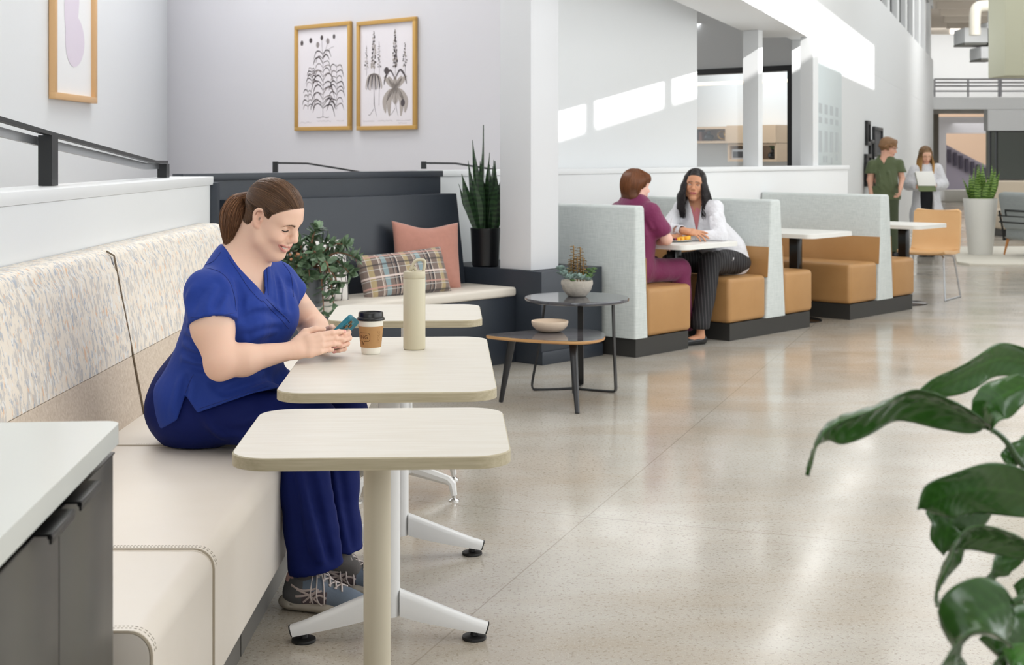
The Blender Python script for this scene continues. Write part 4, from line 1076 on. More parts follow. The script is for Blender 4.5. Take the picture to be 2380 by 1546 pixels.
def bpx(px, a=15.4):  # b on plane a for a pixel column
    r = (px-1190)/F; return (.675*a-.738*a*r)/(.738+.675*r)
bx = shelfbox()
zA = bx(bpx(1702), bpx(1560), 292, 332, True); bx(bpx(1817), bpx(1703), 290, 332, False, True); zB = bx(bpx(1817), bpx(1703), 333, 376, True)
def vase(px, z, s, label, mat, name='vase', prof=None):
    p = AB(15.4, bpx(px), z); mb = MB(); prof = prof or [(.001, 0), (.05, 0), (.08, .04), (.075, .09), (.03, .12), (.028, .15), (.035, .16), (.001, .16)]
    mb.lathe([(r*s, h*s) for r, h in prof], 20); o = mb.build(name, mat); o.location = p; tag(o, label, name); return p
vase(1648, zA, .8, 'round black vase on the left open shelf beyond the window', M['blackg'])
pv = vase(1796, zB, .8, 'round black vase with a green sprig on the lower right shelf', M['blackg'])
mb = MB()
for k in range(14):
    a = 2*PI*k/14; mb.tube([pv+V((0, 0, .12)), pv+V((.05*math.cos(a), .05*math.sin(a), .2)), pv+V((.11*math.cos(a), .11*math.sin(a), .24+.02*(k % 3)))], [.012, .018, .003], 4)
o = mb.build('green_sprig', plain('sprig_green', (70, 96, 50), .6)); tag(o, 'small green sprig standing in the black vase on the lower shelf', 'plant')
mb = MB()
for k in range(3):
    p = AB(15.4, bpx(1682)-.05*k, zA+.075)
    bm = bmesh.new(); T = Matrix.Translation(p) @ Matrix.Rotation(R(60*k), 4, 'Z') @ Matrix.Rotation(R(70), 4, 'X')
    mb.tube([T @ V((.075*math.cos(2*PI*i/20), .055*math.sin(2*PI*i/20), 0)) for i in range(21)], .011, 6)
o = mb.build('knot_ornament', plain('gold_ornament', (190, 150, 70), .4, .4)); tag(o, 'golden wire knot ornament on the left open shelf', 'ornament')
p = AB(15.4, bpx(1712), zB); mb = MB(); ABbox(mb, 15.33, 15.36, bpx(1742), bpx(1708), zB, zB+.13); o = mb.build('photo_frame', plain('white_frame', (225, 225, 228), .4), T=Tb); tag(o, 'white framed picture leaning on the lower shelf', 'picture')
mb = MB(); ABbox(mb, 15.322, 15.329, bpx(1739), bpx(1711), zB+.02, zB+.10); o2 = mb.build('photo', dk, o, world=True, T=Tb)
mb = MB(); ABbox(mb, 15.35, 15.5, bpx(1628), bpx(1622), zA, zA+.17); o = mb.build('book', plain('black_cover', (24, 26, 34), .5), T=Tb); tag(o, 'black upright book at the left end of the open shelf', 'book')
mb = MB(); ABbox(mb, 15.35, 15.5, bpx(1636), bpx(1629), zA, zA+.125); o = mb.build('book', plain('brown_cover', (112, 66, 44), .5), T=Tb); tag(o, 'brown upright book beside the black book on the open shelf', 'book')
mb = MB(); mb.tube([AB(14.6, 8.6, 2.26), AB(14.6, 10.6, 2.26)], .02, 8); o = mb.build('linear_lamp', emit('warm_tube', (255, 236, 205), 1.6)); tag(o, 'thin warm linear lamp hung in the room beyond the interior window', 'lamp')
# ================================================================ lounge at right
rg = MB(); pts = [(x, y, 0) for x, y in ((5.70, 17.25), (10, 17.25), (10, 20.5), (6.55, 20.5), (6.15, 19.2))]
rg.prism([(5.66, 17.3), (5.60, 17.6), (5.9, 18.6), (6.5, 20.5), (9.3, 20.5), (8.25, 17.2), (5.9, 17.2)], 0.001, .025, 0, smooth=False)
o = rg.build('rug', plain('cream_rug', (232, 227, 214), .95, bsc=60, bst=.6, bd=.01)); tag(o, 'cream rug under the grey armchair at the far right', 'rug')
pt = thing('planter', 'tall tapered white planter on the floor left of the grey armchair', 'planter', (6.33, 18.9, 0))
mb = MB(); mb.lathe([(.001, 0), (.15, 0), (.155, .01), (.225, .78), (.215, .78), (.20, .70), (.001, .70)], 32); mb.build('pot', M['wlam'], pt)
mb = MB(); mb.lathe([(.001, .701), (.20, .701), (.001, .712)], 24); mb.build('soil', plain('soil', (50, 38, 30), .9), pt)
ac = thing('armchair', 'grey upholstered armchair with black frame and wooden arm at the far right', 'chair', (7.05, 18.55, 0), R(20))
# local +x = facing direction (towards right/away); -x = back seen by camera
gf = mk_weave('mid_grey_fabric', (142, 148, 149), (160, 166, 166))
Ta = Matrix.Rotation(R(12), 4, 'Y')
mb = MB(); mb.box((-.06, -.33, .02), (.08, .33, .52), .05, 4, M=Matrix.Translation((-.33, 0, .36)) @ Matrix.Rotation(R(-12), 4, 'Y')); mb.build('backrest', gf, ac)
mb = MB(); mb.box((-.36, -.33, .24), (.36, .33, .43), .05, 4); mb.build('seat', gf, ac)
for sy in (-1, 1):
    mb = MB(); mb.box((-.40, sy*.37-.025, .55), (.36, sy*.37+.025, .58), .01); mb.build('armrest', plain('warm_wood', (205, 138, 78), .4) if sy < 0 else bpy.data.materials['warm_wood'], ac)
    mb = MB(); mb.tube([(-.42, sy*.36, .62), (-.37, sy*.36, .40), (-.34, sy*.36, .22)], .014, 8); mb.tube([(-.40, sy*.36, .55), (.34, sy*.36, .55)], .010, 8); mb.tube([(.30, sy*.36, .56), (.28, sy*.36, .24)], .012, 8); mb.tube([(-.36, sy*.36, .24), (.32, sy*.36, .24)], .012, 8); mb.build('side_frame', M['black'], ac)
    for sx in (-1, 1):
        mb = MB(); mb.tube([(sx*.30, sy*.33, .24), (sx*.34, sy*.36, .026)], [.020, .011], 10); mb.build('leg', bpy.data.materials['warm_wood'], ac)
mb = MB(); mb.tube([(-.425, -.37, .555), (-.425, .37, .555)], .012, 8); mb.tube([(-.41, -.37, .47), (-.41, .37, .47)], .012, 8); mb.tube([(-.44, -.2, .555), (-.455, -.2, .63), (-.455, .2, .63), (-.44, .2, .555)], .012, 8); mb.build('back_rail', M['black'], ac)
pillow(.42, .36, .12, PT(7.62, 18.75, .60, 20, -10), bpy.data.materials['dusty_pink_linen'], 'cushion', 'dusty pink cushion on the grey armchair at the far right', seed=3)
# beige high-backed sofa behind
sf = thing('sofa', 'beige high-backed sofa behind the grey armchair', 'sofa', (9.6, 24.2, 0))
bf = plain('beige_fabric', (214, 200, 180), .85); p0 = W(2290, 420, 24.0)
mb = MB(); mb.box((p0.x, 24.0, .05), (10.6, 24.25, p0.z), .04, 3); mb.build('backrest', bf, sf, world=True)
mb = MB(); mb.box((p0.x+.02, 23.3, .12), (10.6, 24.0, .45), .04, 3); mb.build('seat', bf, sf, world=True)
mb = MB(); mb.box((p0.x+.1, 23.4, 0), (10.5, 24.1, .12)); mb.build('base', M['black'], sf, world=True)
# bright bench beyond the portal
p0 = W(2196, 437, 40); mb = MB(); mb.box((p0.x, 40, 0), (p0.x+.6*2, 40.6, .34), .03); o = mb.build('bench', M['wlam']); tag(o, 'small white bench in the hall beyond the bridge', 'bench')
# overhead services at top right
mb = MB(); d = 30
dpts = spline([W(2420, 20, d), W(2330, 14, d), W(2285, 14, d), W(2270, 20, d), W(2266, 40, d), W(2266, 82, d)], 5)
mb.tube(dpts, .12, 20); o = mb.build('duct', plain('cream_duct', (228, 222, 208), .5)); tag(o, 'white bent air duct under the ceiling at the far end', 'duct')
mb = MB(); d = 14.0; a = W(2336, -60, d); b_ = W(2384, 176, d); mb.box((a.x, d, b_.z), (a.x+.9, d+.5, a.z), .01); o = mb.build('hanging_bulkhead', plain('sage_beige_panel', (182, 182, 160), .6)); tag(o, 'beige green hanging bulkhead box at the top right edge', 'bulkhead')
for (x0, x1, y0, y1, yb, lb) in ((2294, 2342, 52, 99, 104, 'nearer'), (2242, 2300, 64, 99, 104, 'left'), (2280, 2316, 108, 136, 140, 'lower')):
    t = thing('ceiling_unit', 'white ceiling air unit near the duct, the %s one' % lb, 'vent', tuple(W((x0+x1)/2, y1, 32)))
    mb = MB(); dbox(mb, x0, x1, y0, y1, 32, .8, .02); mb.build('housing', M['white'], t, world=True)
    mb = MB(); dbox(mb, x0, x1, y1+.5, yb, 32, .8); mb.build('grille', plain('grey_grille', (128, 128, 122), .6), t, world=True)
    mb = MB(); c = W((x0+x1)/2, y0, 32.4); mb.tube([c, V((c.x, 32.4, 5.3))], .02, 6); mb.build('hanger', M['silver'], t, world=True)
br = thing('bridge_railing', 'grey horizontal-bar railing on the bridge at the far end', 'railing', tuple(W(2260, 226, 34.8)))
gr = plain('grey_metal', (160, 160, 164), .5)
for y in (184, 192, 200, 212):
    mb = MB(); mb.tube([W(2172 if y < 205 else 2142, y, 34.8), W(2600, y, 34.8)], .022, 6); mb.build('rail', gr, br, world=True)
for x in (2145, 2172, 2250, 2324, 2400):
    mb = MB(); mb.tube([W(x, 184 if x > 2150 else 205, 34.8), W(x, 225.5, 34.8)], .025, 6); mb.build('post', gr, br, world=True)
mb = MB(); mb.tube([W(2324, -10, 35), W(2324, 225, 35)], .05, 8); o = mb.build('downpipe', gr); tag(o, 'thin grey vertical pipe rising from the bridge railing', 'pipe')
mb = MB(); mb.tube([W(2158, -200, 26.5), W(2158, 200, 26.5)], .035, 8)
for k in range(5):
    mb2 = MB(); y = 36+1.9*k; mb2.box((CW(y).x, y, 5.12), (30, y+.12, 5.299)); struct('trim_%d' % (10+k), mb2, M['ceil'])
# ================================================================ people: shared anatomy
M['skin'] = vcol('skin', .48, sss=.12, bsc=260, bst=.06, bd=.0006, spec=.4)
M['hair'] = vcol('hair_strands', .38, spec=.35)
M['hairbase'] = vcol('hair_base', .5, bsc=60, bst=.3, bd=.002)
def zkeys(x, keys): return np.interp(x, [k[0] for k in keys], [k[1] for k in keys])
HAIRLINE = [(-.13, -.050), (-.06, -.048), (-.040, -.046), (-.028, -.034), (-.022, .020), (-.008, .039), (.010, .037), (.016, .018), (.030, .014), (.037, .034), (.060, .058), (.078, .076), (.095, .086), (.12, .09)]
from mathutils.bvhtree import BVHTree
def headbase(s, full=0):
    s.el((-.012, 0, .038), (.098, .076, .084), k=.02)
    s.el((.030, 0, .040), (.062, .064, .055), k=.03)           # forehead
    s.el((.022, 0, -.022), (.070, .063, .082), k=.03)          # face block
    w = .052+full*.007
    for q in (-1, 1):
        s.rc((-.008, q*w, -.042), (.022, q*(w-.004), -.072), .017, .018, k=.03)   # jaw angle
        s.rc((.022, q*(w-.006), -.072), (.068, q*.016, -.108), .018+.002*full, .016, k=.03)
        s.el((.052, q*.038, -.030), (.030, .026, .027), k=.024)   # cheek
        s.rc((.084, q*.012, .022), (.071, q*.043, .022), .010, .010, k=.022)  # brow ridge
        s.el((.0890, q*.032, .002), (.013, .017, .0115), k=.014, sub=True)     # socket
        s.el((.070, q*.032, .001), (.0155, .0165, .0130), k=.005)             # lidded eye
        s.rc((.083, q*.017, -.008), (.079, q*.044, -.010), .0035, .003, k=.008)  # lower lid fullness
        s.el((.0985, q*.0125, -.036), (.0105, .0078, .0078), k=.007)          # nostril wing
    s.el((.070, 0, -.106), (.021, .025, .018), k=.025)           # chin
    s.rc((.089, 0, .014), (.110, 0, -.024), .0078, .0098, k=.014)  # nose bridge
    s.el((.1105, 0, -.0295), (.0120, .0122, .0105), k=.010)       # tip
    s.el((.078, 0, -.062), (.022, .034, .022), k=.02)            # muzzle
_b = SDF(); headbase(_b); _v, _q = surfnet(_b.ev((-.13, -.11, -.15), (.14, .11, .15), .003), (-.13, -.11, -.15), .003)
HBV = BVHTree.FromPolygons([tuple(v) for v in _v.tolist()], [tuple(x) for x in _q.tolist()])
def onface(y, z, off=0):
    h = HBV.ray_cast(V((.3, y, z)), V((-1, 0, 0)))[0]
    return V(((h.x if h else .07)+off, y, z))
def mouthcurves(smile):
    if smile:
        U = [(-.043, -.049), (-.030, -.0560), (-.014, -.0600), (0, -.0606), (.014, -.0600), (.030, -.0560), (.043, -.049)]
        L = [(-.043, -.050), (-.030, -.0655), (-.014, -.0765), (0, -.0795), (.014, -.0765), (.030, -.0655), (.043, -.050)]
    else:
        U = [(-.025, -.063), (-.018, -.0625), (-.009, -.0600), (0, -.0612), (.009, -.0600), (.018, -.0625), (.025, -.063)]
        L = [(-.025, -.064), (-.018, -.0675), (-.009, -.0715), (0, -.0725), (.009, -.0715), (.018, -.0675), (.025, -.064)]
    U = [onface(y, z, .0005) for y, z in U]; L = [onface(y, z, .0010) for y, z in L]
    G = [(u+l)/2 for u, l in zip(U, L)]; return U, L, G
def head(s, smile=0, full=0):
    """adds a head to SDF s in its local frame (x forward, y left, z up, origin between the ears)"""
    headbase(s, full)
    U, L, G = mouthcurves(smile)
    s.ch([p+V((-.0012, 0, .0006)) for p in U], [.0016, .0030, .0040, .0042, .0040, .0030, .0016], k=.004); s.ch([p+V((-.0014, 0, 0)) for p in L], [.0016, .0034, .0048, .0056, .0048, .0034, .0016], k=.004)
    s.ch([p+V((.0015, 0, 0)) for p in G], [.0012, .0022+.0006*smile, .0018+.0022*smile, .0018+.0026*smile, .0018+.0022*smile, .0022+.0006*smile, .0012], k=.0015, sub=True)
    if smile: s.ch([p+V((-.004, 0, 0)) for p in G[1:-1]], [.002, .0040, .0046, .0040, .002], k=.0015, sub=True)
    for q in (-1, 1):
        if smile:
            s.ch([onface(q*.019, -.033, .0018), onface(q*.034, -.040, .0020), onface(q*.048, -.052, .0016)], [.0022, .0034, .0018], k=.009, sub=True)
            s.el(onface(q*.043, -.036, -.012), (.020, .020, .016), k=.016)
            s.ch([onface(q*.020, -.010, .0012), onface(q*.034, -.0135, .0012), onface(q*.046, -.010, .0012)], .0018, k=.006, sub=True)
        s.el((.104, q*.0065, -.0425), (.006, .0028, .0022), k=.002, sub=True)
        # ear
        e = [V((.004, q*.070, -.030)), V((-.005, q*.077, -.027)), V((-.015, q*.083, -.010)), V((-.021, q*.087, .010)), V((-.016, q*.088, .026)), V((-.002, q*.084, .034)), V((.008, q*.077, .026)), V((.009, q*.073, .012))]
        s.ch(spline(e, 3), [float(np.interp(i/3, range(8), (.0070, .0066, .0046, .0038, .0036, .0036, .0032, .003))) for i in range(22)], k=.004)
        s.el((-.005, q*.0745, .000), (.015, .0045, .026), k=.005)
        s.ch([V((.001, q*.080, .022)), V((-.011, q*.083, .016)), V((-.012, q*.082, .000)), V((-.004, q*.079, -.013))], .0026, k=.003)
        s.el((.000, q*.081, .000), (.0068, .006, .011), k=.003, sub=True)
        s.el((.007, q*.076, -.002), (.004, .004, .006), k=.004)
    s._mouth = (U, L, G); return s
def facebits(Mh, parent, brow, smile=0, seed=1):
    """lash lines and brows lying on the face"""
    rnd = random.Random(seed); mb = MB(); lm = MB()
    for q in (-1, 1):
        pts = [onface(q*.0185, -.0035, .0002), onface(q*.025, -.0045, .0004), onface(q*.032, -.0050, .0005), onface(q*.040, -.0048, .0004), onface(q*.0475, -.0035, .0003)]
        lm.tube([Mh @ p for p in spline(pts, 4)], [.0006]+[.0014]*15+[.0008], 5)
        for k in range(22):
            u = k/21; y = .021+.026*u; z = -.0050+.0022*(abs(u-.5)*2)**2; p = onface(q*y, z, .0006)
            lm.tube([Mh @ p, Mh @ (p+V((.0022, q*.0010*(u-.2), -.0018))), Mh @ (p+V((.0036, q*.003*(u-.2), -.0022)))], [.0004, .0003, .00015], 3)
        for k in range(240):
            u = rnd.random(); y = .012+.036*u; z = .0150+.0065*math.sin(PI*min(1, u*.95+.12))**.9-.001*u+rnd.gauss(0, .0012*(1.25-u)); p = onface(q*y, z, .0004)
            y2 = y+.0052; p2 = onface(q*y2, z+.0018*(1-1.6*u), .0006); mb.tube([Mh @ p, Mh @ ((p+p2)/2+V((.0004, 0, .0003))), Mh @ p2], [.00040, .00045, .0002], 3)
    mb.build('eyebrows', plain('brow_hair_%d' % seed, tuple(255*x**(1/2.2) for x in brow), .6), parent, world=True)
    lm.build('eyelashes', plain('lash_%d' % seed, (38, 26, 22), .5), parent, world=True)
def headcol(P, Mh, sc, skin, lips, brow, hairc, hk=HAIRLINE, blush=.35, smile=0, lash=True, gaze=None, browlift=0, bangs=None, sad=0):
    """vertex colours of a head: P world points"""
    Mi = np.array(Mh.inverted()); Q = P@Mi[:3, :3].T+Mi[:3, 3]
    C = np.repeat(np.array([skin]), len(P), 0)
    x, y, z = Q[:, 0], Q[:, 1], Q[:, 2]
    def tint(m, c): 
        nonlocal C
        m = np.clip(m, 0, 1)[:, None]; C = C*(1-m)+np.array([c])*m
    ay = np.abs(y); inh = (x > -.13)&(x < .14)&(ay < .1)&(z > -.14)&(z < .15)
    warm = np.array(skin)*np.array([1.0, .72, .68])
    d = np.sqrt(((x-.065)/.03)**2+((ay-.040)/.022)**2+((z+.030)/.022)**2); tint(blush*np.exp(-d**2*1.2)*inh, warm)
    tint(.30*np.exp(-(((x-.115)/.014)**2+(y/.016)**2+((z+.030)/.014)**2))*inh, warm)
    tint(.35*np.exp(-((ay-.080)/.008)**2)*(x < .012)*(x > -.03)*(np.abs(z) < .036)*inh, warm)
    U, L, G = mouthcurves(smile); wl = (1 if not smile else 1.0)
    tint(.80*(1-sstep(pathd(Q, [p+V((0, 0, .0004)) for p in U]), .0034, .0050))*inh*(x > .06), lips); tint(.85*(1-sstep(pathd(Q, L), .0042, .0058))*inh*(x > .06), lips)
    tint(.85*(1-sstep(pathd(Q, G), .0010+.0010*smile, .0022+.0014*smile))*inh*(x > .06), np.array(lips)*.20)
    for q in (-1, 1):
        B = [onface(q*.013, .018+browlift+sad*.007), onface(q*.026, .0255+browlift+sad*.002), onface(q*.045, .022+browlift-sad*.003)]
        if not lash: B = [(9, 9, 9), (9, 9, 9.1)]
        tint(.80*(1-sstep(pathd(Q, B), .0016, .0042))*inh, brow)
        if lash:
            E = [(.083, q*.0195, -.0015), (.0855, q*.028, -.0050), (.083, q*.038, -.0052), (.075, q*.0475, -.0015)] if gaze is None else [(.083, q*.0195, .000), (.0855, q*.027, .0055), (.083, q*.037, .0058), (.075, q*.0465, .0005)]
            tint(.92*(1-sstep(pathd(Q, E), .0007, .0020))*inh, np.array(brow)*.25)
            tint(.22*(1-sstep(pathd(Q, [(e[0], e[1], e[2]+.006) for e in E]), .001, .004))*inh, np.array(skin)*.6)
            if gaze is not None:
                m = ((ay-.033)/.0125)**2+((z-.0005)/.0048)**2
                tint((1-sstep(m, .75, 1.1))*(x > .07)*inh, (.42, .38, .36)); tint((1-sstep(np.sqrt((y-q*.033-gaze)**2+(z-.001)**2), .0044, .0054))*(m < 1.05)*(x > .07)*inh, (.03, .02, .015))
                tint(.8*(1-sstep(pathd(Q, E), .0007, .0018))*inh, np.array(brow)*.2)
    hl = zkeys(x, hk); hm = sstep(z-hl, -.004, .003)*(ay < .0765)*np.where((x > -.024)&(x < .012), z > .041, True)*(z > -.09)*(x > -.14)
    if bangs is not None: hm = np.maximum(hm, sstep(z-bangs, -.002, .002)*(x > .02))
    tint(hm*((z-hl) > -.01), hairc)
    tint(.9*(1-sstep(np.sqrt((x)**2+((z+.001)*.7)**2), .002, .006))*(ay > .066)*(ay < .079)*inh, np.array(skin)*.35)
    return C
NAILS = []
def hand(s, wrist, X, up, side, curls, spread=(.0, .0, .0, .0), thumb=None, scale=1.0, k=.006, tips=None):
    """wrist point, X finger direction, up = back-of-hand direction, side=+1 if thumb lies along X x ... ; curls=(mcp,pip,dip) degrees per finger from index"""
    X = V(X).normalized(); Zd = V(up); Zd = (Zd-X*Zd.dot(X)).normalized(); Y = Zd.cross(X)*side   # Y points to the thumb side
    o = V(wrist); P = lambda x, y, z: o+(X*x+Y*y+Zd*z)*scale
    ys = (.026, .0085, -.0085, -.025); kx = (.088, .092, .087, .078); r0 = (.0098, .0100, .0094, .0084)
    for y, x, r in zip(ys, kx, r0):
        s.rc(P(.004, y*.55, -.002), P(x*.6, y*.9, .001), .0135*scale, .0125*scale, k=.012); s.rc(P(x*.6, y*.9, .001), P(x, y, .001), .0125*scale, (r+.0012)*scale, k=.010)
    s.rc(P(.01, .016, -.008), P(.05, .018, -.010), .013*scale, .012*scale, k=.012); s.rc(P(.012, -.014, -.009), P(.055, -.016, -.009), .013*scale, .011*scale, k=.012)
    s.rc(P(-.02, 0, 0), P(.01, 0, 0), .022*scale, .022*scale, k=.015)
    ln = ((.042, .025, .020), (.046, .028, .021), (.042, .026, .021), (.033, .020, .018)); out = []
    for f in range(4):
        a = 0; p = P(kx[f], ys[f], .001); q = []
        for j in range(3):
            a += R(curls[f][j]); d = X*math.cos(a)-Zd*math.sin(a)+Y*spread[f]; d.normalize()
            n = p+d*ln[f][j]*scale; r1 = r0[f]*(1-.09*j)*scale; r2 = r0[f]*(1-.09*(j+1))*scale*.96
            s.rc(p, n, r1, r2, k=.0035); 
            if j: s.el(p, (r1*1.05,)*3, k=.003)
            p = n; q.append(n)
        up_a = X*math.sin(a)+Zd*math.cos(a); out.append((q, d)); NAILS.append((q[-1], d.copy(), up_a.normalized(), r2))
    th = thumb or ((.022, .026, -.010), (.052, .044, -.014), (.080, .047, -.012), (.103, .042, -.010))
    T = [P(*t) for t in th]
    s.rc(T[0], T[1], .0150*scale, .0120*scale, k=.014); s.rc(T[1], T[2], .0112*scale, .0105*scale, k=.005); s.rc(T[2], T[3], .0105*scale, .0080*scale, k=.004)
    return out, T, P
def skinhue(h): return np.array(srgb(h))
def sim_noise(seed, n=10, fr=18):
    rnd = np.random.RandomState(seed); K = rnd.normal(size=(n, 3))*fr; ph = rnd.uniform(0, 6.28, n)
    def f(X, Y, Z):
        o = 0
        for k, p in zip(K, ph): o = o+np.sin(X*k[0]+Y*k[1]+Z*k[2]+p)
        return o/n**.5
    return f
def surf_strand(roots, tgt, cen, rad, Mh, n=12, lift=.0, jit=.0, rnd=None, sc=1.0):
    """paths on an ellipsoid (local head frame) from root directions to the target direction"""
    out = []
    t = (V(tgt)-V(cen)); t = V((t.x/rad[0], t.y/rad[1], t.z/rad[2])).normalized()
    for rt in roots:
        r = V(rt)-V(cen); r = V((r.x/rad[0], r.y/rad[1], r.z/rad[2])).normalized()
        P = []; am = rnd.uniform(-jit, jit); md = (r+t).normalized()
        if rt[0] > -.005 and rt[2] < .052 and abs(rt[1]) > .05: 
            q_ = V((-.002, rt[1], .054+max(0, rt[2]-.02)*.5))-V(cen); md = V((q_.x/rad[0], q_.y/rad[1], q_.z/rad[2])).normalized()
        cc = md*2-(r+t)/2; side = r.cross(t); side = side.normalized() if side.length > 1e-4 else V((0, 1, 0)); l = lift+rnd.uniform(-.0015, .0022)
        for i in range(n):
            u = i/(n-1); d = r*(1-u)**2+cc*(u*(1-u)) + t*u*u if True else r
            d = r*(1-u)**2+md*(2.2*u*(1-u))+t*u*u
            d = (d.normalized()+side*am*math.sin(PI*u)).normalized()
            p = V(cen)+V((d.x*rad[0], d.y*rad[1], d.z*rad[2]))*(1+(l/.09))
            P.append(Mh @ p)
        out.append(np.array([tuple(p) for p in P]))
    return out
# ================================================================ the woman in blue scrubs
def nurse():
    root = thing('person', 'seated smiling woman in royal blue scrubs with a brown ponytail, looking at a phone', 'person', (-1.0, 4.5, 0))
    skin = skinhue((236, 196, 173)); lips = skinhue((204, 122, 116)); brow = skinhue((104, 74, 54)); hc = skinhue((92, 64, 44))
    f = V((.88, -.47, 0)).normalized(); r = V((-.47, -.88, 0)).normalized(); u = V((0, 0, 1))
    TR = np.array([[f.x, r.x, 0], [f.y, r.y, 0], [0, 0, 1]])     # columns f,r,u
    # joints
    neck0 = V((-.868, 4.44, 1.015)); neck1 = V((-.818, 4.425, 1.125))
    shR = V((-.935, 4.285, .952)); shL = V((-.775, 4.575, .962))
    elR = V((-.868, 4.175, .762)); wrR = W(672, 816, 4.285)
    elL = V((-.665, 4.70, .80)); wrL = V((-.616, 4.485, .776))
    # ---- head frame
    ps = R(-25); pit = R(28)
    hf = V((math.cos(ps)*math.cos(pit), math.sin(ps)*math.cos(pit), -math.sin(pit)))
    hl = V((-math.sin(ps), math.cos(ps), 0)); hl = (hl+V((0, 0, .05))).normalized(); hu = hf.cross(hl).normalized(); hl = hu.cross(hf).normalized()
    sc = .925; ear = W(600, 507, 4.33); hc0 = ear+hl*.080*sc+hf*.004
    Mh = Matrix(((hf.x*sc, hl.x*sc, hu.x*sc, hc0.x), (hf.y*sc, hl.y*sc, hu.y*sc, hc0.y), (hf.z*sc, hl.z*sc, hu.z*sc, hc0.z), (0, 0, 0, 1)))
    # ---- body sdf
    s = SDF(); s.M = Mh; head(s, smile=1, full=1); s.M = None
    s.rc(neck0, neck1, .062, .054, k=.03); s.rc(neck1, Mh @ V((-.03, 0, -.02)), .054, .056, k=.03)
    s.rc(neck0+f*.02, Mh @ V((.02, 0, -.075)), .045, .040, k=.04)
    s.fc((-.872, 4.455, .88), (-.865, 4.445, .985), .165, .13, (.70, 1, 1), TR, k=.04)
    for sh in (shR, shL): s.rc(neck0+V((0, 0, -.005)), sh+V((0, 0, .012)), .050, .048, k=.05)
    s.el(V((-.872, 4.455, .875))+f*.07+r*.075, (.075, .078, .08), k=.04); s.el(V((-.872, 4.455, .875))+f*.07-r*.075, (.075, .078, .08), k=.04)
    s.fc((-.90, 4.49, .70), (-.88, 4.465, .86), .150, .150, (.80, 1, 1), TR, k=.05)
    # arms
    s.rc(shR, (shR+elR)/2+V((-.004, 0, 0)), .064, .060, k=.03); s.rc((shR+elR)/2+V((-.004, 0, 0)), elR, .060, .048, k=.03)
    m = (elR*.68+wrR*.32)+V((0, 0, -.004)); s.rc(elR, m, .046, .048, k=.02); s.rc(m, wrR, .046, .0265, k=.02); s.el(elR+V((-.006, -.004, -.018)), (.030, .030, .030), k=.03)
    s.rc(shL, elL, .060, .045, k=.03); m = elL*.65+wrL*.35; s.rc(elL, m, .044, .045, k=.02); s.rc(m, wrL, .042, .0255, k=.02)
    # hands
    NAILS.clear()
    hR, TRh, PR = hand(s, wrR+V((.012, .004, .002)), (.93, .28, .20), (.12, -.93, .30), 1,
        ((10, 16, 8), (20, 28, 16), (21, 30, 18), (25, 34, 20)), thumb=((.020, .026, -.008), (.050, .048, -.014), (.082, .050, -.016), (.108, .044, -.018)), spread=(-.02, -.01, .0, .05), scale=1.0)
    hL, TLh, PL = hand(s, wrL+V((.008, -.008, .002)), (.80, -.42, .16), (.45, .86, .10), -1,
        ((30, 62, 40), (38, 62, 38), (44, 60, 36), (50, 58, 34)), thumb=((.020, .026, -.008), (.050, .044, -.016), (.072, .050, -.030), (.090, .046, -.044)), scale=.98)
    def col(P):
        C = headcol(P, Mh, sc, skin, lips, brow, hc, smile=1, blush=.6, lash=False)
        for hd in (hR, hL):
            for q, d in hd[0:4]:
                t = np.array(q[-1]); w = np.exp(-(np.linalg.norm(P-t, axis=1)/.014)**2)[:, None]*.4; C = C*(1-w)+np.array([skin*np.array([1.0, .68, .66])])*w
                t = np.array(q[0]); w = np.exp(-(np.linalg.norm(P-t, axis=1)/.010)**2)[:, None]*.25; C = C*(1-w)+np.array([skin*np.array([1.0, .7, .66])])*w
        w = np.exp(-(np.linalg.norm(P-np.array(elR), axis=1)/.05)**2)[:, None]*.2; C = C*(1-w)+np.array([skin*np.array([1.0, .75, .72])])*w
        return C
    # three overlapping regions of the same field, cut on planes so the surfaces meet
    def region(planes):
        g = SDF(); g.p = list(s.p)
        for n, p in planes: g.pl([(n, p)], sub='int')
        return g
    hm = Mh @ V((0, 0, -.1))
    regs = [(region([((0, 0, -1), (0, 0, .945))]), (-1.01, 4.23, .93), (-.62, 4.64, 1.34), .0019),
            (region([((0, 0, 1), (0, 0, .975)), ((0, 0, -1), (0, 0, .87))]), (-1.10, 4.08, .84), (-.60, 4.82, 1.0), .005),
            (region([((0, 0, 1), (0, 0, .895))]), (-1.06, 4.08, .68), (-.46, 4.82, .915), .0024)]
    o = sdfobj('body', regs, M['skin'], root, col, sm=1)
    nm = MB()
    for (tp_, d_, u_, r_) in NAILS[:8]:
        sd_ = d_.cross(u_).normalized(); c_ = tp_+u_*r_*.80-d_*.0005; bm = bmesh.new(); bmesh.ops.create_icosphere(bm, subdivisions=3, radius=1)
        Mn = Matrix(((d_.x*.0068, sd_.x*.0052, u_.x*.0022, c_.x), (d_.y*.0068, sd_.y*.0052, u_.y*.0022, c_.y), (d_.z*.0068, sd_.z*.0052, u_.z*.0022, c_.z), (0, 0, 0, 1))); nm.addbm(bm, Mn)
    nm.build('fingernails', plain('fingernail', (232, 168, 158), .25), root, world=True)
    # teeth
    U, L, G = s._mouth
    tm = MB(); TU = [Mh @ (p+V((-.0040, 0, -.0006))) for p in spline(U[1:-1], 5)]; TL = [Mh @ (p*.35+q_*.65+V((-.0048, 0, -.0004))) for p, q_ in zip(spline(U[1:-1], 5), spline(L[1:-1], 5))]
    nT = len(TU); P = []
    for i in range(nT):
        sc_ = .0006*abs(math.sin(i*PI/2.0)); P.append([TU[i]+hu*.002, TU[i]*.6+TL[i]*.4+hf*(.0012+sc_*.6), TL[i]+hf*.0006, TL[i]-hf*.003])
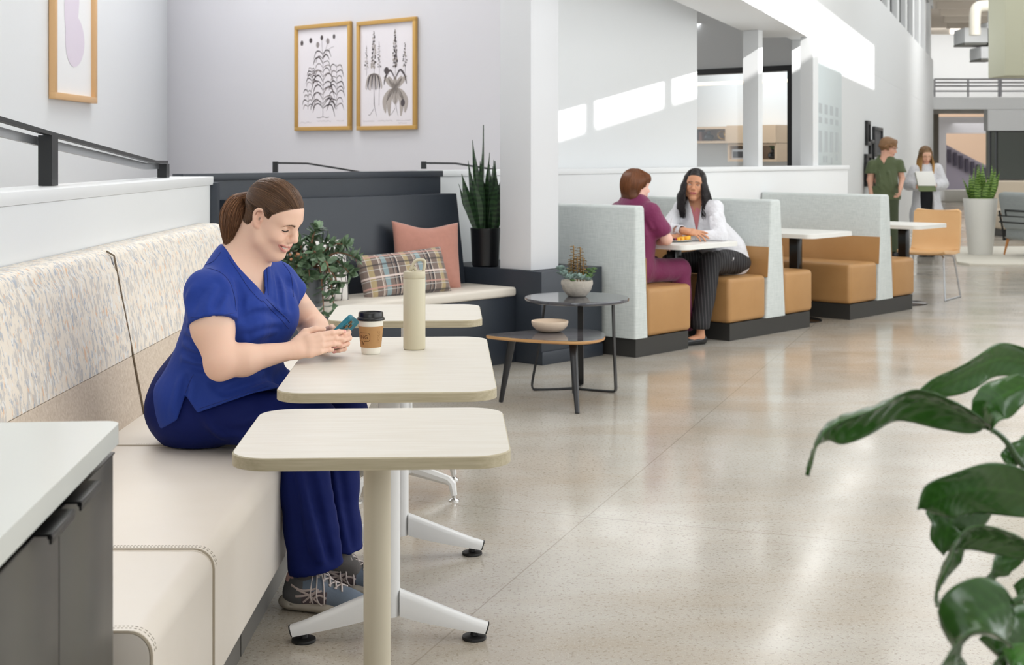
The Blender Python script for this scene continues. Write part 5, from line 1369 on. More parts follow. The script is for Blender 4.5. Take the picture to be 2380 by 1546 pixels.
    tm.grid(P); tm.build('teeth', plain('tooth_enamel', (242, 238, 232), .25), root, world=True)
    facebits(Mh, root, brow, smile=1, seed=1)
    # ---- hair
    rnd = random.Random(11)
    cen = (-.012, 0, .038); rad = (.1050, .0825, .0895); tie = (-.103, 0, .030)
    hs = SDF(); hs.M = Mh; hs.el(cen, (.1018, .0797, .0868), k=.01)
    base = hs.ev((-1.02, 4.24, .98), (-.58, 4.66, 1.36), .003)
    vv, qq = surfnet(base, (-1.02, 4.24, .98), .003); Mi = np.array(Mh.inverted()); Q = vv@Mi[:3, :3].T+Mi[:3, 3]
    keep = Q[:, 2] > zkeys(Q[:, 0], HAIRLINE)+.002
    earz = (np.abs(Q[:, 1]) > .06)&(Q[:, 0] > -.026)&(Q[:, 0] < .012)&(Q[:, 2] < .034); keep &= ~earz
    qq = qq[keep[qq].all(1)]
    scalp = arrobj('hair', vv, qq, M['hairbase'], root, np.repeat(np.array([hc*.75]), len(vv), 0))
    roots = []
    while len(roots) < 3400:
        if rnd.random() < .42:   # along the hairline
            x = rnd.uniform(-.095, .097); z = float(zkeys(x, HAIRLINE))+rnd.uniform(-.001, .006)
            k = ((x-cen[0])/rad[0])**2+((z-cen[2])/rad[2])**2
            if k > .995: 
                if x > .06: # front hairline runs across the forehead
                    y = rnd.uniform(-.058, .058); roots.append((.0905-9*y*y, y, .0815-7*y*y+rnd.uniform(-.001, .003)))
                continue
            y = rad[1]*math.sqrt(1-k)*rnd.choice((-1, 1))
            if -.024 < x < .010 and z < .034: continue
            roots.append((x, y, z))
            if rnd.random() < .5:
                y = rnd.uniform(-.06, .06); roots.append((.0905-9*y*y, y, .0825-7*y*y))
        else:
            d = V((rnd.gauss(0, 1), rnd.gauss(0, 1), rnd.gauss(0, 1))).normalized(); p = (cen[0]+rad[0]*d.x, rad[1]*d.y, cen[2]+rad[2]*d.z)
            if p[2] > float(zkeys(p[0], HAIRLINE))+.004 and not (-.026 < p[0] < .012 and p[2] < .036): roots.append(p)
    P1 = surf_strand(roots, tie, cen, rad, Mh, n=12, lift=0, jit=.05, rnd=rnd)
    def hcol():
        b = rnd.random(); c = hc*(.70+.50*rnd.random()); 
        if b < .18: c = skinhue((128, 94, 68))*rnd.uniform(.8, 1.05)
        return c
    ob = BVHTree.FromPolygons([tuple(v.co) for v in o.data.vertices], [tuple(p.vertices) for p in o.data.polygons])
    for _ in range(900):
        sd = rnd.choice((-1, 1)); x0_ = rnd.uniform(-.095, -.023); z0_ = float(zkeys(x0_, HAIRLINE))+rnd.uniform(0, .05); PP_ = []
        for i in range(9):
            u_ = i/8; x_ = x0_+(tie[0]-x0_)*u_; z_ = z0_+(tie[2]-z0_)*u_; c_ = V((-.035, 0, z_)); e_ = V((x_-.03*(1-u_)*0, sd*.075*(1-u_)+sd*.012, z_)); dd = (e_-c_).normalized()
            w0 = Mh @ (c_+dd*.2); t_ = ob.ray_cast(w0, (Mh.to_3x3() @ -dd).normalized())
            if t_[0]: PP_.append(tuple(t_[0]+(Mh.to_3x3() @ dd).normalized()*(.0012+.004*u_)))
        if len(PP_) > 5: P1.append(np.array(PP_))
    strands('hair_strands', P1, [rnd.uniform(.0007, .0014) for _ in P1], M['hair'], scalp, [hcol() for _ in P1])
    # hair tie
    tw = Mh @ V(tie); tb = MB(); nrm = (tw-(Mh @ V(cen))).normalized()
    a = nrm.orthogonal().normalized(); b = nrm.cross(a)
    tb.tube([tw+nrm*.004+(a*math.cos(t)+b*math.sin(t))*.019 for t in [2*PI*i/20 for i in range(21)]], .006, 8); tb.build('hair_tie', plain('black_elastic', (22, 20, 22), .7), root, world=True)
    # ponytail
    yb = tw.y
    mid = [tw-nrm*.012, W(566, 462, yb), W(550, 474, yb-.01), W(540, 498, yb-.02), W(536, 524, yb-.025), W(532, 558, yb-.03)]
    rads = [.014, .019, .030, .036, .034, .020]
    ps_ = SDF(); ps_.ch(spline(mid[:5], 3), [float(np.interp(i/3, range(5), rads[:5]))*(.70 if i < 9 else .70-.1*(i-8)) for i in range(13)], k=.006)
    pt_ = sdfobj('ponytail', [(ps_, (-1.12, 4.25, 1.06), (-.80, 4.6, 1.34), .0035)], M['hairbase'], scalp, lambda P: np.repeat(np.array([hc*.7]), len(P), 0))
    PP = []; sp = spline(mid, 4); nsp = len(sp)
    rr = [float(np.interp(i/4, range(6), rads)) for i in range(nsp)]
    for k in range(1900):
        th = rnd.uniform(0, 2*PI); rho = math.sqrt(rnd.random())*.45+.58; tw_ = rnd.uniform(-.5, .5); L = rnd.uniform(.72, 1.0) if rnd.random() < .85 else rnd.uniform(1.0, 1.12)
        P = []; st = rnd.uniform(0, .1)
        for i in range(14):
            u = (st+(L-st)*i/13)*(nsp-1); j = min(nsp-2, int(u)); w = u-j; c = sp[j]*(1-w)+sp[j+1]*w; rad_ = rr[j]+(rr[min(j+1, nsp-1)]-rr[j])*w
            tg = (sp[j+1]-sp[j]).normalized(); a = tg.orthogonal().normalized(); a = (V((0, 1, 0))-tg*tg.y).normalized(); b = tg.cross(a)
            t2_ = th+tw_*u/nsp+.10*math.sin(u*.25+k); fl = 1+.05*math.sin(u*.22+k*1.7)
            P.append(tuple(c+(a*math.cos(t2_)+b*math.sin(t2_))*rad_*rho*fl))
        PP.append(np.array(P))
    strands('ponytail_strands', PP, [rnd.uniform(.0007, .0014) for _ in PP], M['hair'], pt_, [hcol()*np.array([1.45, 1.32, 1.2]) for _ in PP])
    # ---- scrub top
    blue = srgb((32, 60, 146))
    mt, nt, b = newmat('royal_blue_scrub_cloth'); setb(b, (34, 62, 150), .7, sheen=.04, spec=.25)
    a_ = N(nt, 'ShaderNodeVertexColor', layer_name='Col'); nt.links.new(a_.outputs['Color'], b.inputs['Base Color'])
    vec = coords(nt); bump(nt, b, noise(nt, vec, 9, 3, .55), .35, .02)
    g = SDF(); c = .013
    g.fc((-.872, 4.455, .87), (-.862, 4.445, .985), .165+c, .125+c, (.72, 1, 1), TR, k=.04)
    g.fc((-.905, 4.49, .72), (-.878, 4.465, .86), .158+c, .156+c, (.80, 1, 1), TR, k=.05)
    g.fc((-.965, 4.50, .585), (-.915, 4.49, .70), .188+c, .165+c, (.86, 1, 1), TR, k=.05)
    for sh in (shR, shL): g.rc(neck0+V((0, 0, -.012)), sh+V((0, 0, .006)), .050+c*.6, .050+c*.4, k=.045)
    for q in (1, -1): g.el(V((-.872, 4.455, .872))+f*.068+r*.075*q, (.078+c, .080+c, .083+c), k=.05)
    hq = V((-1.0, 4.42, .585)); kq = V((-.615, 4.285, .565)); g.rc(hq, hq*.40+kq*.60, .110, .100, k=.05); hq = V((-.93, 4.62, .585)); kq = V((-.545, 4.50, .56)); g.rc(hq, hq*.40+kq*.60, .106, .098, k=.05)
    hR_ = shR*.42+elR*.58; hL_ = shL*.42+elL*.58
    g.rc(shR, hR_+V((-.002, 0, -.010)), .070, .079, k=.035); g.rc(shL, hL_+V((0, .0, -.01)), .068, .074, k=.035)
    # sleeve hems
    axR = (elR-shR).normalized(); axL = (elL-shL).normalized()
    def cutbox(p, ax, rr): return ((p.x-rr, p.y-rr, p.z-rr), (p.x+rr, p.y+rr, p.z+rr))
    pR = hR_+V((.10, 0, 0)); 
    nR = (axR+V((.06, 0, .0))).normalized()
    hemR = W(495, 740, 4.2)
    g.pl([(-V((.10, .10, -1)), hemR), (V((0, 1, .3)), V((0, 4.262, .86))), (V((0, -1, 0)), V((0, 4.05, 0)))], sub=True, k=.003, box=((-1.1, 4.0, .60), (-.72, 4.30, .90))) if False else None
    _rd = dict(root=root, f=f, r=r, u=u, TR=TR, shR=shR, shL=shL, elR=elR, elL=elL, neck0=neck0, neck1=neck1, mt=mt, Mh=Mh)
    gs = SDF(); gs.p = list(g.p)
    nz = sim_noise(3, 9, 26)
    def disp(X, Y, Z): return 0.0024*nz(X*1.2, Y*1.2, Z*.7)
    # neckline wedge
    apex = W(617, 692, 4.20); o_c = V((0, 0, H))
    def pln(pa, pb, ref):
        a_, b__ = W(*pa, 4.2), W(*pb, 4.2); nn = (a_-o_c).cross(b__-o_c).normalized()
        if nn.dot(W(*ref, 4.2)-o_c) > 0: nn = -nn
        return nn
    n1 = pln((618, 693), (574, 640), (600, 640)); n1b = pln((574, 640), (530, 585), (600, 600)); n2 = pln((618, 693), (611, 600), (600, 640))
    gs.pl([(n1, apex*1.0), (n1b, W(574, 640, 4.2)), (n2, apex*1.0), (-f, neck0+f*-.010)], k=.004, sub=True, box=((-1.05, 4.1, .92), (-.6, 4.7, 1.2)))
    gs.rc(neck0+V((0, 0, .02)), neck1+V((0, 0, .03)), .066, .070, k=.006, sub=True)
    # sleeve end: cut flat, opened around the arm
    def sleeve_cut(S, hem, ax, box, elb):
        S.pl([(-ax, hem)], k=.003, sub=True, box=box)
    # build separately the sleeves so that the cut leaves the torso whole
    tor = SDF(); tor.p = [p for p in gs.p]
    slv = []
    for (sh, hp, el, rr0, rr1, wr) in ((shR, hR_+V((-.002, 0, -.010)), elR, .070, .079, .060), (shL, hL_+V((0, 0, -.01)), elL, .068, .074, .055)):
        pass
    lo_ = (-1.20, 4.10, .44); hi_ = (-.60, 4.86, 1.10)
    h = .0042
    full = SDF(); full.p = [p for p in gs.p if not (p[0] == 'rc' and abs(p[3]-.070) < 1e-6 and abs(p[4]-.079) < 1e-6) and not (p[0] == 'rc' and abs(p[3]-.068) < 1e-6 and abs(p[4]-.074) < 1e-6)]
    D = full.ev(lo_, hi_, h, disp)
    for (sh, hp, el, r0_, r1_, ar, hn) in ((shR, hR_, elR, .067, .080, .0605, W(497, 741, 4.2)), (shL, hL_, elL, .064, .074, .056, W(694, 712, 4.55))):
        sl = SDF(); ax = (el-sh).normalized(); n_ = ax if sh is shL else (ax+V((-.10, 0, -.25))).normalized()
        sl.rc(sh, sh+(el-sh)*.8, r0_, r1_+.004, k=.02)
        sl.pl([(n_, hn)], sub='int')
        sl.rc(hn+(sh-hn)*.0+ax*.03 if False else sh+(el-sh)*.66, el, ar+.003, .056, k=.002, sub=True)
        d2 = sl.ev(lo_, hi_, h, disp); k = .035
        hh = np.maximum(k-np.abs(D-d2), 0)/k; D = np.minimum(D, d2)-hh*hh*k*.25
    # folds: ridges and creases laid on the cloth
    v0, q0 = surfnet(D.copy(), lo_, h); b0 = BVHTree.FromPolygons([tuple(v) for v in v0.tolist()], [tuple(x) for x in q0.tolist()])
    def hit(bv_, px, py):
        o_ = V((0, 0, H)); t_ = bv_.ray_cast(o_, (W(px, py, 1)-o_).normalized()); return (t_[0], t_[1]) if t_[0] else (None, None)
    def folds(bv_, D_, lo__, h_, L_, k_=.018):
        for sgn in (1, -1):
            g_ = SDF()
            for sg, r_, pts in L_:
                if sg != sgn: continue
                P_ = []
                for (x_, y_) in [(p_.x, p_.y) for p_ in spline([(a_, b_, 0) for a_, b_ in pts], 4)]:
                    c_, n_ = hit(bv_, x_, y_)
                    if c_ is not None: P_.append(c_-n_*r_*(.55 if sg > 0 else -.62))
                m_ = len(P_)
                P_ = [p_ for i_, p_ in enumerate(P_) if i_ == 0 or (p_-P_[i_-1]).length < .05]
                m_ = len(P_)
                if m_ > 2: g_.ch(P_, [r_*(.35+.65*math.sin(PI*min(1, max(0, i_/(m_-1))))) for i_ in range(m_)], k=.006)
            E_ = g_.ev(lo__, [lo__[i_]+h_*(D_.shape[i_]-1) for i_ in range(3)], h_)
            E_ = E_[:D_.shape[0], :D_.shape[1], :D_.shape[2]]
            if E_.shape != D_.shape:
                F_ = np.full(D_.shape, .06, dtype=np.float32); F_[:E_.shape[0], :E_.shape[1], :E_.shape[2]] = E_; E_ = F_
            if sgn > 0: hh_ = np.maximum(k_-np.abs(D_-E_), 0)/k_; D_ = np.minimum(D_, E_)-hh_*hh_*k_*.25
            else: hh_ = np.maximum(k_-np.abs(D_+E_), 0)/k_; D_ = np.maximum(D_, -E_)+hh_*hh_*k_*.25
        return D_
    FL = [(1, .010, [(548, 735), (572, 700), (604, 672)]), (1, .010, [(556, 728), (600, 712), (640, 715), (668, 728)]), (1, .009, [(560, 770), (612, 752), (664, 748)]), (-1, .008, [(553, 748), (598, 730), (640, 728)]),
          (1, .010, [(540, 655), (548, 690), (549, 728)]), (-1, .007, [(551, 660), (560, 700), (556, 740)]),
          (1, .008, [(505, 640), (528, 665), (540, 705)]), (1, .009, [(440, 735), (436, 700), (450, 668)]), (-1, .006, [(452, 716), (456, 698), (470, 676)]), (1, .007, [(482, 724), (487, 700), (500, 668)]),
          (1, .007, [(511, 722), (520, 704), (528, 690)]), (-1, .006, [(500, 716), (506, 700), (516, 680)]),
          (1, .009, [(632, 640), (640, 680), (646, 715)]), (1, .007, [(650, 650), (656, 690), (660, 725)]), (-1, .006, [(641, 640), (649, 680), (653, 715)]), (1, .006, [(622, 620), (626, 650), (630, 690)]),
          (1, .008, [(674, 640), (684, 665), (690, 690)]), (-1, .006, [(668, 655), (673, 690), (676, 720)]),
          (1, .012, [(428, 800), (455, 812), (485, 815)]), (1, .012, [(424, 832), (452, 842), (480, 846)]), (-1, .009, [(426, 816), (455, 828), (482, 830)]), (1, .010, [(440, 862), (470, 868), (492, 872)]),
          (-1, .008, [(430, 848), (458, 856), (486, 858)]), (1, .010, [(432, 770), (455, 785), (472, 790)]), (-1, .008, [(430, 785), (455, 798), (478, 802)]),
          (1, .009, [(510, 905), (560, 885), (610, 872)]), (-1, .007, [(520, 915), (570, 897), (625, 880)]), (1, .009, [(420, 880), (412, 920), (400, 960)]), (1, .009, [(450, 880), (444, 920), (440, 955)]), (-1, .008, [(434, 880), (428, 925), (420, 965)]),
          (1, .009, [(480, 895), (500, 920), (530, 930)]), (1, .008, [(576, 800), (600, 780), (640, 770)]), (1, .008, [(566, 780), (580, 810), (600, 828)])]
    D = folds(b0, D, lo_, h, FL)
    # lower hem: slanting cut, side slit
    ax3 = [np.float32(lo_[i])+np.arange(D.shape[i], dtype=np.float32)*np.float32(h) for i in range(3)]
    X, Y, Z = ax3[0][:, None, None], ax3[1][None, :, None], ax3[2][None, None, :]
    fx = (X-(-.93))*f.x+(Y-4.49)*f.y; rx = (X-(-.93))*r.x+(Y-4.49)*r.y
    hemz = .520+.30*np.clip(fx+.02, 0, .4)-.02*np.clip(-fx, 0, .2)
    PX = X/Y*F+1190; PY = 357-(Z-H)/Y*F
    hp_ = np.interp(PX, [370, 380, 412, 431, 459, 520, 590, 640, 700], [1000, 995, 976, 919, 960, 938, 914, 903, 903])
    near = (PY-hp_)/F*Y*.75; far_ = hemz-Z
    wq = np.clip((rx+.06)/.08, 0, 1); D = np.maximum(D, near*wq+far_*(1-wq))
    D = np.maximum(D, fx-.345)
    # hollow the inside so hems read as cloth edges
    vs, q = surfnet(D, lo_, h); vs = lap(vs, q, 2)
    colt = lambda P: np.repeat(np.array([blue]), len(P), 0)
    top = arrobj('scrub_top', vs, q, mt, root, colt)
    # stitched seams as fine welts lying on the cloth
    bv = BVHTree.FromPolygons([tuple(v) for v in vs.tolist()], [tuple(x) for x in q.tolist()])
    welt = MB()
    def seam(pts, rad=.0013):
        out = []
        for p in spline([(a_, b_, 0) for a_, b_ in pts], 8):
            c_, n_ = hit(bv, p.x, p.y)
            if c_ is None or (out and (c_-out[-1]).length > .03):
                if len(out) > 2: welt.tube(out, rad, 5)
                out = []
            if c_ is not None: out.append(c_+n_*.0004)
        if len(out) > 2: welt.tube(out, rad, 5)
    seam([(619, 696), (640, 716), (660, 734), (673, 750)], .0018); seam([(610, 698), (634, 724), (654, 744), (671, 764)], .0011)
    seam([(530, 598), (552, 630), (577, 668), (602, 696), (612, 702)], .0012); seam([(620, 612), (622, 650), (624, 686)], .0012)
    seam([(513, 586), (495, 608), (470, 618)], .0013); seam([(476, 622), (510, 632), (533, 655), (545, 690), (549, 722)], .0014)
    seam([(443, 738), (470, 736), (510, 733), (547, 727)], .0011); seam([(656, 610), (676, 640), (682, 690)], .0012)
    seam([(463, 950), (500, 938), (560, 918), (625, 898)], .0010); seam([(431, 914), (440, 890), (450, 870)], .0011)
    m_w = plain('royal_blue_seam', (23, 46, 122), .7); welt.build('seam', m_w, top, world=True)
    # ---- trousers
    navy = plain('royal_blue_trousers', (13, 28, 92), .75, bsc=9, bst=.3, bd=.02, spec=.2)
    tr = SDF()
    hpR = V((-1.0, 4.42, .575)); hpL = V((-.93, 4.62, .575)); knR = V((-.615, 4.285, .555)); knL = V((-.545, 4.50, .55))
    tr.fc((-1.0, 4.53, .585), (-.96, 4.51, .66), .19, .17, (.85, 1, 1), TR, k=.05)
    tr.el((-1.03, 4.47, .57), (.13, .14, .105), k=.05)
    tr.rc(hpR, knR, .098, .080, k=.05); tr.rc(hpL, knL, .095, .078, k=.05)
    aR = [knR, W(706, 1130, 4.27), W(722, 1230, 4.26), W(733, 1312, 4.25)]; aL = [knL, W(785, 1130, 4.45), W(790, 1220, 4.43), W(797, 1300, 4.42)]
    tr.ch(aR, [.076, .072, .076, .084], k=.03); tr.ch(aL, [.074, .062, .062, .068], k=.03)
    for pts, r_ in (([W(566, 1015, 4.33), W(600, 985, 4.29), W(650, 975, 4.25)], .010), ([W(470, 960, 4.32), W(500, 985, 4.30), W(520, 1005, 4.30)], .009), ([W(690, 1080, 4.22), W(712, 1180, 4.20), W(742, 1300, 4.17)], .012), ([W(745, 1085, 4.24), W(765, 1190, 4.23), W(782, 1295, 4.22)], .010)):
        tr.ch(spline(pts, 3), r_, k=.03)
    cz = W(735, 1310, 4.25).z
    lo2, hi2 = (-1.24, 4.08, .06), (-.40, 4.80, .76); h2 = .0055
    tr.pl([((0, 0, 1), (0, 0, .462))], k=.004, sub=True, box=((-1.3, 4.0, .40), (-.74, 4.9, .8))) if False else None
    nz2 = sim_noise(5, 9, 22); D2 = tr.ev(lo2, hi2, h2, lambda X, Y, Z: .0020*nz2(X, Y, Z*.6))
    ax3 = [np.float32(lo2[i])+np.arange(D2.shape[i], dtype=np.float32)*np.float32(h2) for i in range(3)]
    X, Y, Z = ax3[0][:, None, None], ax3[1][None, :, None], ax3[2][None, None, :]
    # seat contact and cuffs
    D2 = np.maximum(D2, np.minimum((.4605-Z), (-.72-X))*1.0) if False else D2
    D2 = np.where((X < -.715)&(Z < .4605+h2), np.maximum(D2, .459-Z), D2)
    cuff = np.where(Y < 4.36, .122+.20*(X+.60)+.25*(Y-4.25)*0, .135+0*X)
    D2 = np.maximum(D2, cuff-Z)
    inn = SDF(); inn.ch(aR[1:], [.055, .058, .070], k=.01); inn.ch(aL[1:], [.044, .046, .054], k=.01); D3 = inn.ev(lo2, hi2, h2)
    D2 = np.where(Z < .17, np.maximum(D2, -D3), D2)
    v0, q0 = surfnet(D2.copy(), lo2, h2); b1 = BVHTree.FromPolygons([tuple(v) for v in v0.tolist()], [tuple(x) for x in q0.tolist()])
    D2 = folds(b1, D2, lo2, h2, [(1, .010, [(480, 975), (510, 1000), (560, 1010)]), (-1, .008, [(500, 985), (540, 1002), (600, 1000)]), (1, .009, [(560, 985), (610, 965), (660, 950)]), (-1, .008, [(560, 1000), (620, 985), (680, 972)]), (1, .010, [(690, 1075), (716, 1180), (748, 1300)]), (-1, .009, [(672, 1075), (690, 1180), (710, 1310)]), (1, .008, [(730, 1080), (752, 1180), (775, 1290)]), (-1, .007, [(716, 1080), (738, 1190), (764, 1300)]), (1, .009, [(775, 1085), (790, 1180), (812, 1285)]), (-1, .007, [(790, 1090), (806, 1190), (822, 1290)])], k_=.02)
    vs2, q2 = surfnet(D2, lo2, h2); vs2 = lap(vs2, q2, 2); trs = arrobj('scrub_trousers', vs2, q2, navy, root)
    # ankles and socks
    for i, (a, sh_) in enumerate(((W(722, 1300, 4.25), 0), (W(793, 1280, 4.42), 1))):
        sk = SDF(); sk.rc((a.x, a.y, .23), (a.x-.012, a.y, .10), .040, .036, k=.01); sk.rc((a.x-.012, a.y, .10), (a.x+.04, a.y-.01, .07), .038, .034, k=.02)
        sdfobj('sock', [(sk, (a.x-.08, a.y-.08, .02), (a.x+.12, a.y+.08, .28), .006)], plain('grey_sock', (96, 92, 90), .9, bsc=300) if i == 0 else bpy.data.materials['grey_sock'], root)
    # ---- shoes
    def shoe(org, yaw, label=None):
        T = Matrix.Translation(org) @ Matrix.Rotation(yaw, 4, 'Z')    # local x heel->toe, z up, y left
        s0 = SDF(); s0.M = T
        s0.rc((.045, 0, .045), (.05, 0, .075), .037, .033, k=.02); s0.rc((.03, 0, .05), (.04, 0, .09), .034, .030, k=.02)
        s0.rc((.08, .0, .05), (.20, .004, .034), .040, .038, k=.03); s0.rc((.10, 0, .075), (.17, .003, .048), .028, .026, k=.03); s0.rc((.07, 0, .085), (.11, 0, .078), .032, .028, k=.03)
        s0.el((.215, .006, .032), (.055, .045, .030), k=.02)
        s0.rc((.02, 0, .05), (.022, 0, .098), .020, .014, k=.02)
        s0.rc((.058, 0, .085), (.052, 0, .16), .030, .034, k=.004, sub=True)
        D = None; lo3 = (org.x-.10, org.y-.16, 0.0); hi3 = (org.x+.36, org.y+.16, .16); hh = .0024
        s0.pl([((T.to_3x3() @ V((0, 0, -1))), V((0, 0, .026)))], sub='int')
        def c3(P):
            Ti = np.array(T.inverted()); Q = P@Ti[:3, :3].T+Ti[:3, 3]; x, y, z = Q[:, 0], Q[:, 1], Q[:, 2]
            C = np.repeat(np.array([srgb((104, 116, 132))]), len(P), 0)
            heel = x < .075; C[heel] = srgb((92, 92, 94)); mid = (x > .07)&(x < .150)&(z < .068); C[mid] = srgb((88, 76, 80))
            tongue = (np.abs(y) < .018)&(x > .085)&(x < .19)&(z > .045); C[tongue] = srgb((112, 116, 122))
            lin = (z > .088)&(x < .10)&(np.abs(y) < .029)|((z > .10)&(x < .04)); C[lin] = srgb((206, 168, 162))
            return C
        up_ = sdfobj('shoe_upper', [(s0, lo3, hi3, hh)], M['shoev'], root, c3)
        sbv = BVHTree.FromPolygons([tuple(v.co) for v in up_.data.vertices], [tuple(p.vertices) for p in up_.data.polygons])
        for q_ in (-1, 1):
            stp = MB()
            for pts in ([(.052, .050), (.085, .056), (.135, .072)], [(.055, .072), (.09, .060), (.125, .036)], [(.075, .034), (.10, .055), (.125, .076)], [(.095, .034), (.125, .058), (.15, .050)], [(.035, .082), (.075, .070), (.12, .078)]):
                L_ = []
                for p in spline([(a_, b_, 0) for a_, b_ in pts], 5):
                    t_ = sbv.ray_cast(T @ V((p.x, q_*.2, p.y)), T.to_3x3() @ V((0, -q_, 0)))
                    if t_[0]: L_.append(t_[0])
                if len(L_) > 3: stp.tube(L_, [(.0034, .0012)]*len(L_), 6, up=T.to_3x3() @ V((0, 1, 0)))
            stp.build('side_stripes', plain('pale_pink_strap', (196, 180, 176), .5) if 'pale_pink_strap' not in bpy.data.materials else bpy.data.materials['pale_pink_strap'], up_, world=True)
        so_ = SDF(); so_.M = T
        so_.fc((.028, 0, .018), (.15, .002, .018), .040, .045, (1, 1, .50), np.eye(3), k=.01); so_.fc((.15, .002, .018), (.222, .006, .020), .045, .043, (1, 1, .42), np.eye(3), k=.01)
        so_.rc((-.002, 0, .022), (.02, 0, .026), .016, .020, k=.02)
        for q in (-1, 1): so_.ch([(-.01, q*.012, .022), (.06, q*.052, .021), (.13, q*.050, .018), (.2, q*.058, .016)], .0022, k=.002, sub=True)
        so_.pl([((0, 0, 1), V((0, 0, .001)))], sub=True, k=.001)
        sdfobj('shoe_sole', [(so_, lo3, hi3, hh)], plain('pale_shoe_sole', (176, 168, 156), .6) if 'pale_shoe_sole' not in bpy.data.materials else bpy.data.materials['pale_shoe_sole'], up_)
        lc = MB()
        def P_(x, y, off=.0025, side=False):
            o1 = T @ V((x, y, .25)); t_ = sbv.ray_cast(o1, V((0, 0, -1))); z_ = t_[0].z if t_[0] else .03
            return V((o1.x, o1.y, z_+off))
        def S_(x, z, q, off=.003):
            t_ = sbv.ray_cast(T @ V((x, q*.2, z)), T.to_3x3() @ V((0, -q, 0))); return (t_[0] if t_[0] else T @ V((x, q*.04, z)))+T.to_3x3() @ V((0, q*off, 0))
        for k in range(5):
            x = .102+.019*k
            for q in (-1, 1): lc.tube(spline([P_(x-.008, q*.021, .001), P_(x-.002, q*.010, .003), P_(x+.005, 0, .004+.002*(q > 0)), P_(x+.011, -q*.010, .003), P_(x+.016, -q*.021, .001)], 3), .0027, 6)
        kx = P_(.096, 0, .008)
        for q in (-1, 1):
            lc.tube(spline([kx, P_(.112, q*.020, .010), S_(.122, .060, q, .006), S_(.128, .036, q, .004), S_(.140, .030, q, .003), S_(.146, .045, q, .005), P_(.130, q*.020, .010), kx], 4), .0021, 6)
            lc.tube(spline([kx, P_(.100, q*.022, .008), S_(.102, .060, q, .005), S_(.108, .032, q, .003)], 4), .0020, 6)
        P_0 = kx
        bmk = bmesh.new(); bmesh.ops.create_icosphere(bmk, subdivisions=2, radius=.0065); lc.addbm(bmk, Matrix.Translation(kx))
        lc.build('laces', plain('pink_grey_lace', (204, 192, 188), .8) if 'pink_grey_lace' not in bpy.data.materials else bpy.data.materials['pink_grey_lace'], up_, world=True)
    M['shoev'] = vcol('running_shoe_mesh', .75, bsc=350, bst=.3, bd=.001)
    shoe(V((-.690, 4.265, .001)), R(-16)); shoe(V((-.628, 4.445, .001)), R(-12))
    # ---- phone
    Lx = V((.70, .10, .69)).normalized(); Wx = V((.46, .86, -.10)); Wx = (Wx-Lx*Wx.dot(Lx)).normalized(); Nx = Lx.cross(Wx).normalized()
    cpos = W(788, 776, 4.40)
    Tp = Matrix(((Wx.x, Lx.x, Nx.x, cpos.x), (Wx.y, Lx.y, Nx.y, cpos.y), (Wx.z, Lx.z, Nx.z, cpos.z), (0, 0, 0, 1)))
    ph = thing('phone', 'smartphone in a teal case held in the woman\'s hands', 'phone', tuple(cpos))
    s_ = 1 if Nx.z < 0 else -1    # +z local is the back if it faces down
    mb = MB(); mb.prism(rrect(.072, .140, .012, 6), -.0062, .0062, 0, M=Tp, smooth=True); mb.build('case', plain('teal_phone_case', (38, 118, 138), .22, spec=.6), ph, world=True)
    mb = MB(); mb.prism(rrect(.067, .135, .010, 6), -.0070*s_, -.0063*s_, 0, M=Tp, smooth=False); mb.build('screen', plain('dark_screen', (20, 22, 26), .08), ph, world=True)
    mb = MB(); cm = Tp @ Matrix.Translation((-.012, .042, 0)); mb.prism(rrect(.036, .036, .009, 5), min(.006*s_, .0085*s_), max(.006*s_, .0085*s_), 0, M=cm, smooth=True); cam_ = mb.build('camera_island', plain('teal_glass', (60, 130, 146), .15), ph, world=True)
    for (x, y) in ((-.009, .009), (-.009, -.009), (.009, 0)):
        mb = MB(); mb.lathe([(.001, 0), (.0070, 0), (.0070, .003*1), (.0056, .0032), (.001, .0030)], 20, cm @ Matrix.Translation((x, y, .0082*s_)) @ Matrix.Rotation(0 if s_ > 0 else PI, 4, 'X')); mb.build('lens', plain('amber_lens', (120, 92, 60), .1, .6) if 'amber_lens' not in bpy.data.materials else bpy.data.materials['amber_lens'], cam_, world=True)
    return root
NURSE = nurse()
# ================================================================ the other people
def frameof(fdir, roll=0):
    f = V(fdir).normalized(); l = V((0, 0, 1)).cross(f).normalized(); u = f.cross(l).normalized()
    if roll: q = Matrix.Rotation(roll, 3, f); l = q @ l; u = q @ u
    return f, l, u
def headM(fdir, c, sc, roll=0):
    f, l, u = frameof(fdir, roll); c = V(c)
    return Matrix(((f.x*sc, l.x*sc, u.x*sc, c.x), (f.y*sc, l.y*sc, u.y*sc, c.y), (f.z*sc, l.z*sc, u.z*sc, c.z), (0, 0, 0, 1)))
def bbox(pts, m):
    return (min(p[0] for p in pts)-m, min(p[1] for p in pts)-m, min(p[2] for p in pts)-m), (max(p[0] for p in pts)+m, max(p[1] for p in pts)+m, max(p[2] for p in pts)+m)
def cols(c): return lambda P: np.repeat(np.array([c]), len(P), 0)
def cloth(name, rgb, sc=9, amp=.5, rough=.7):
    return plain(name, rgb, rough, bsc=sc, bst=amp, bd=.03, sheen=.2)
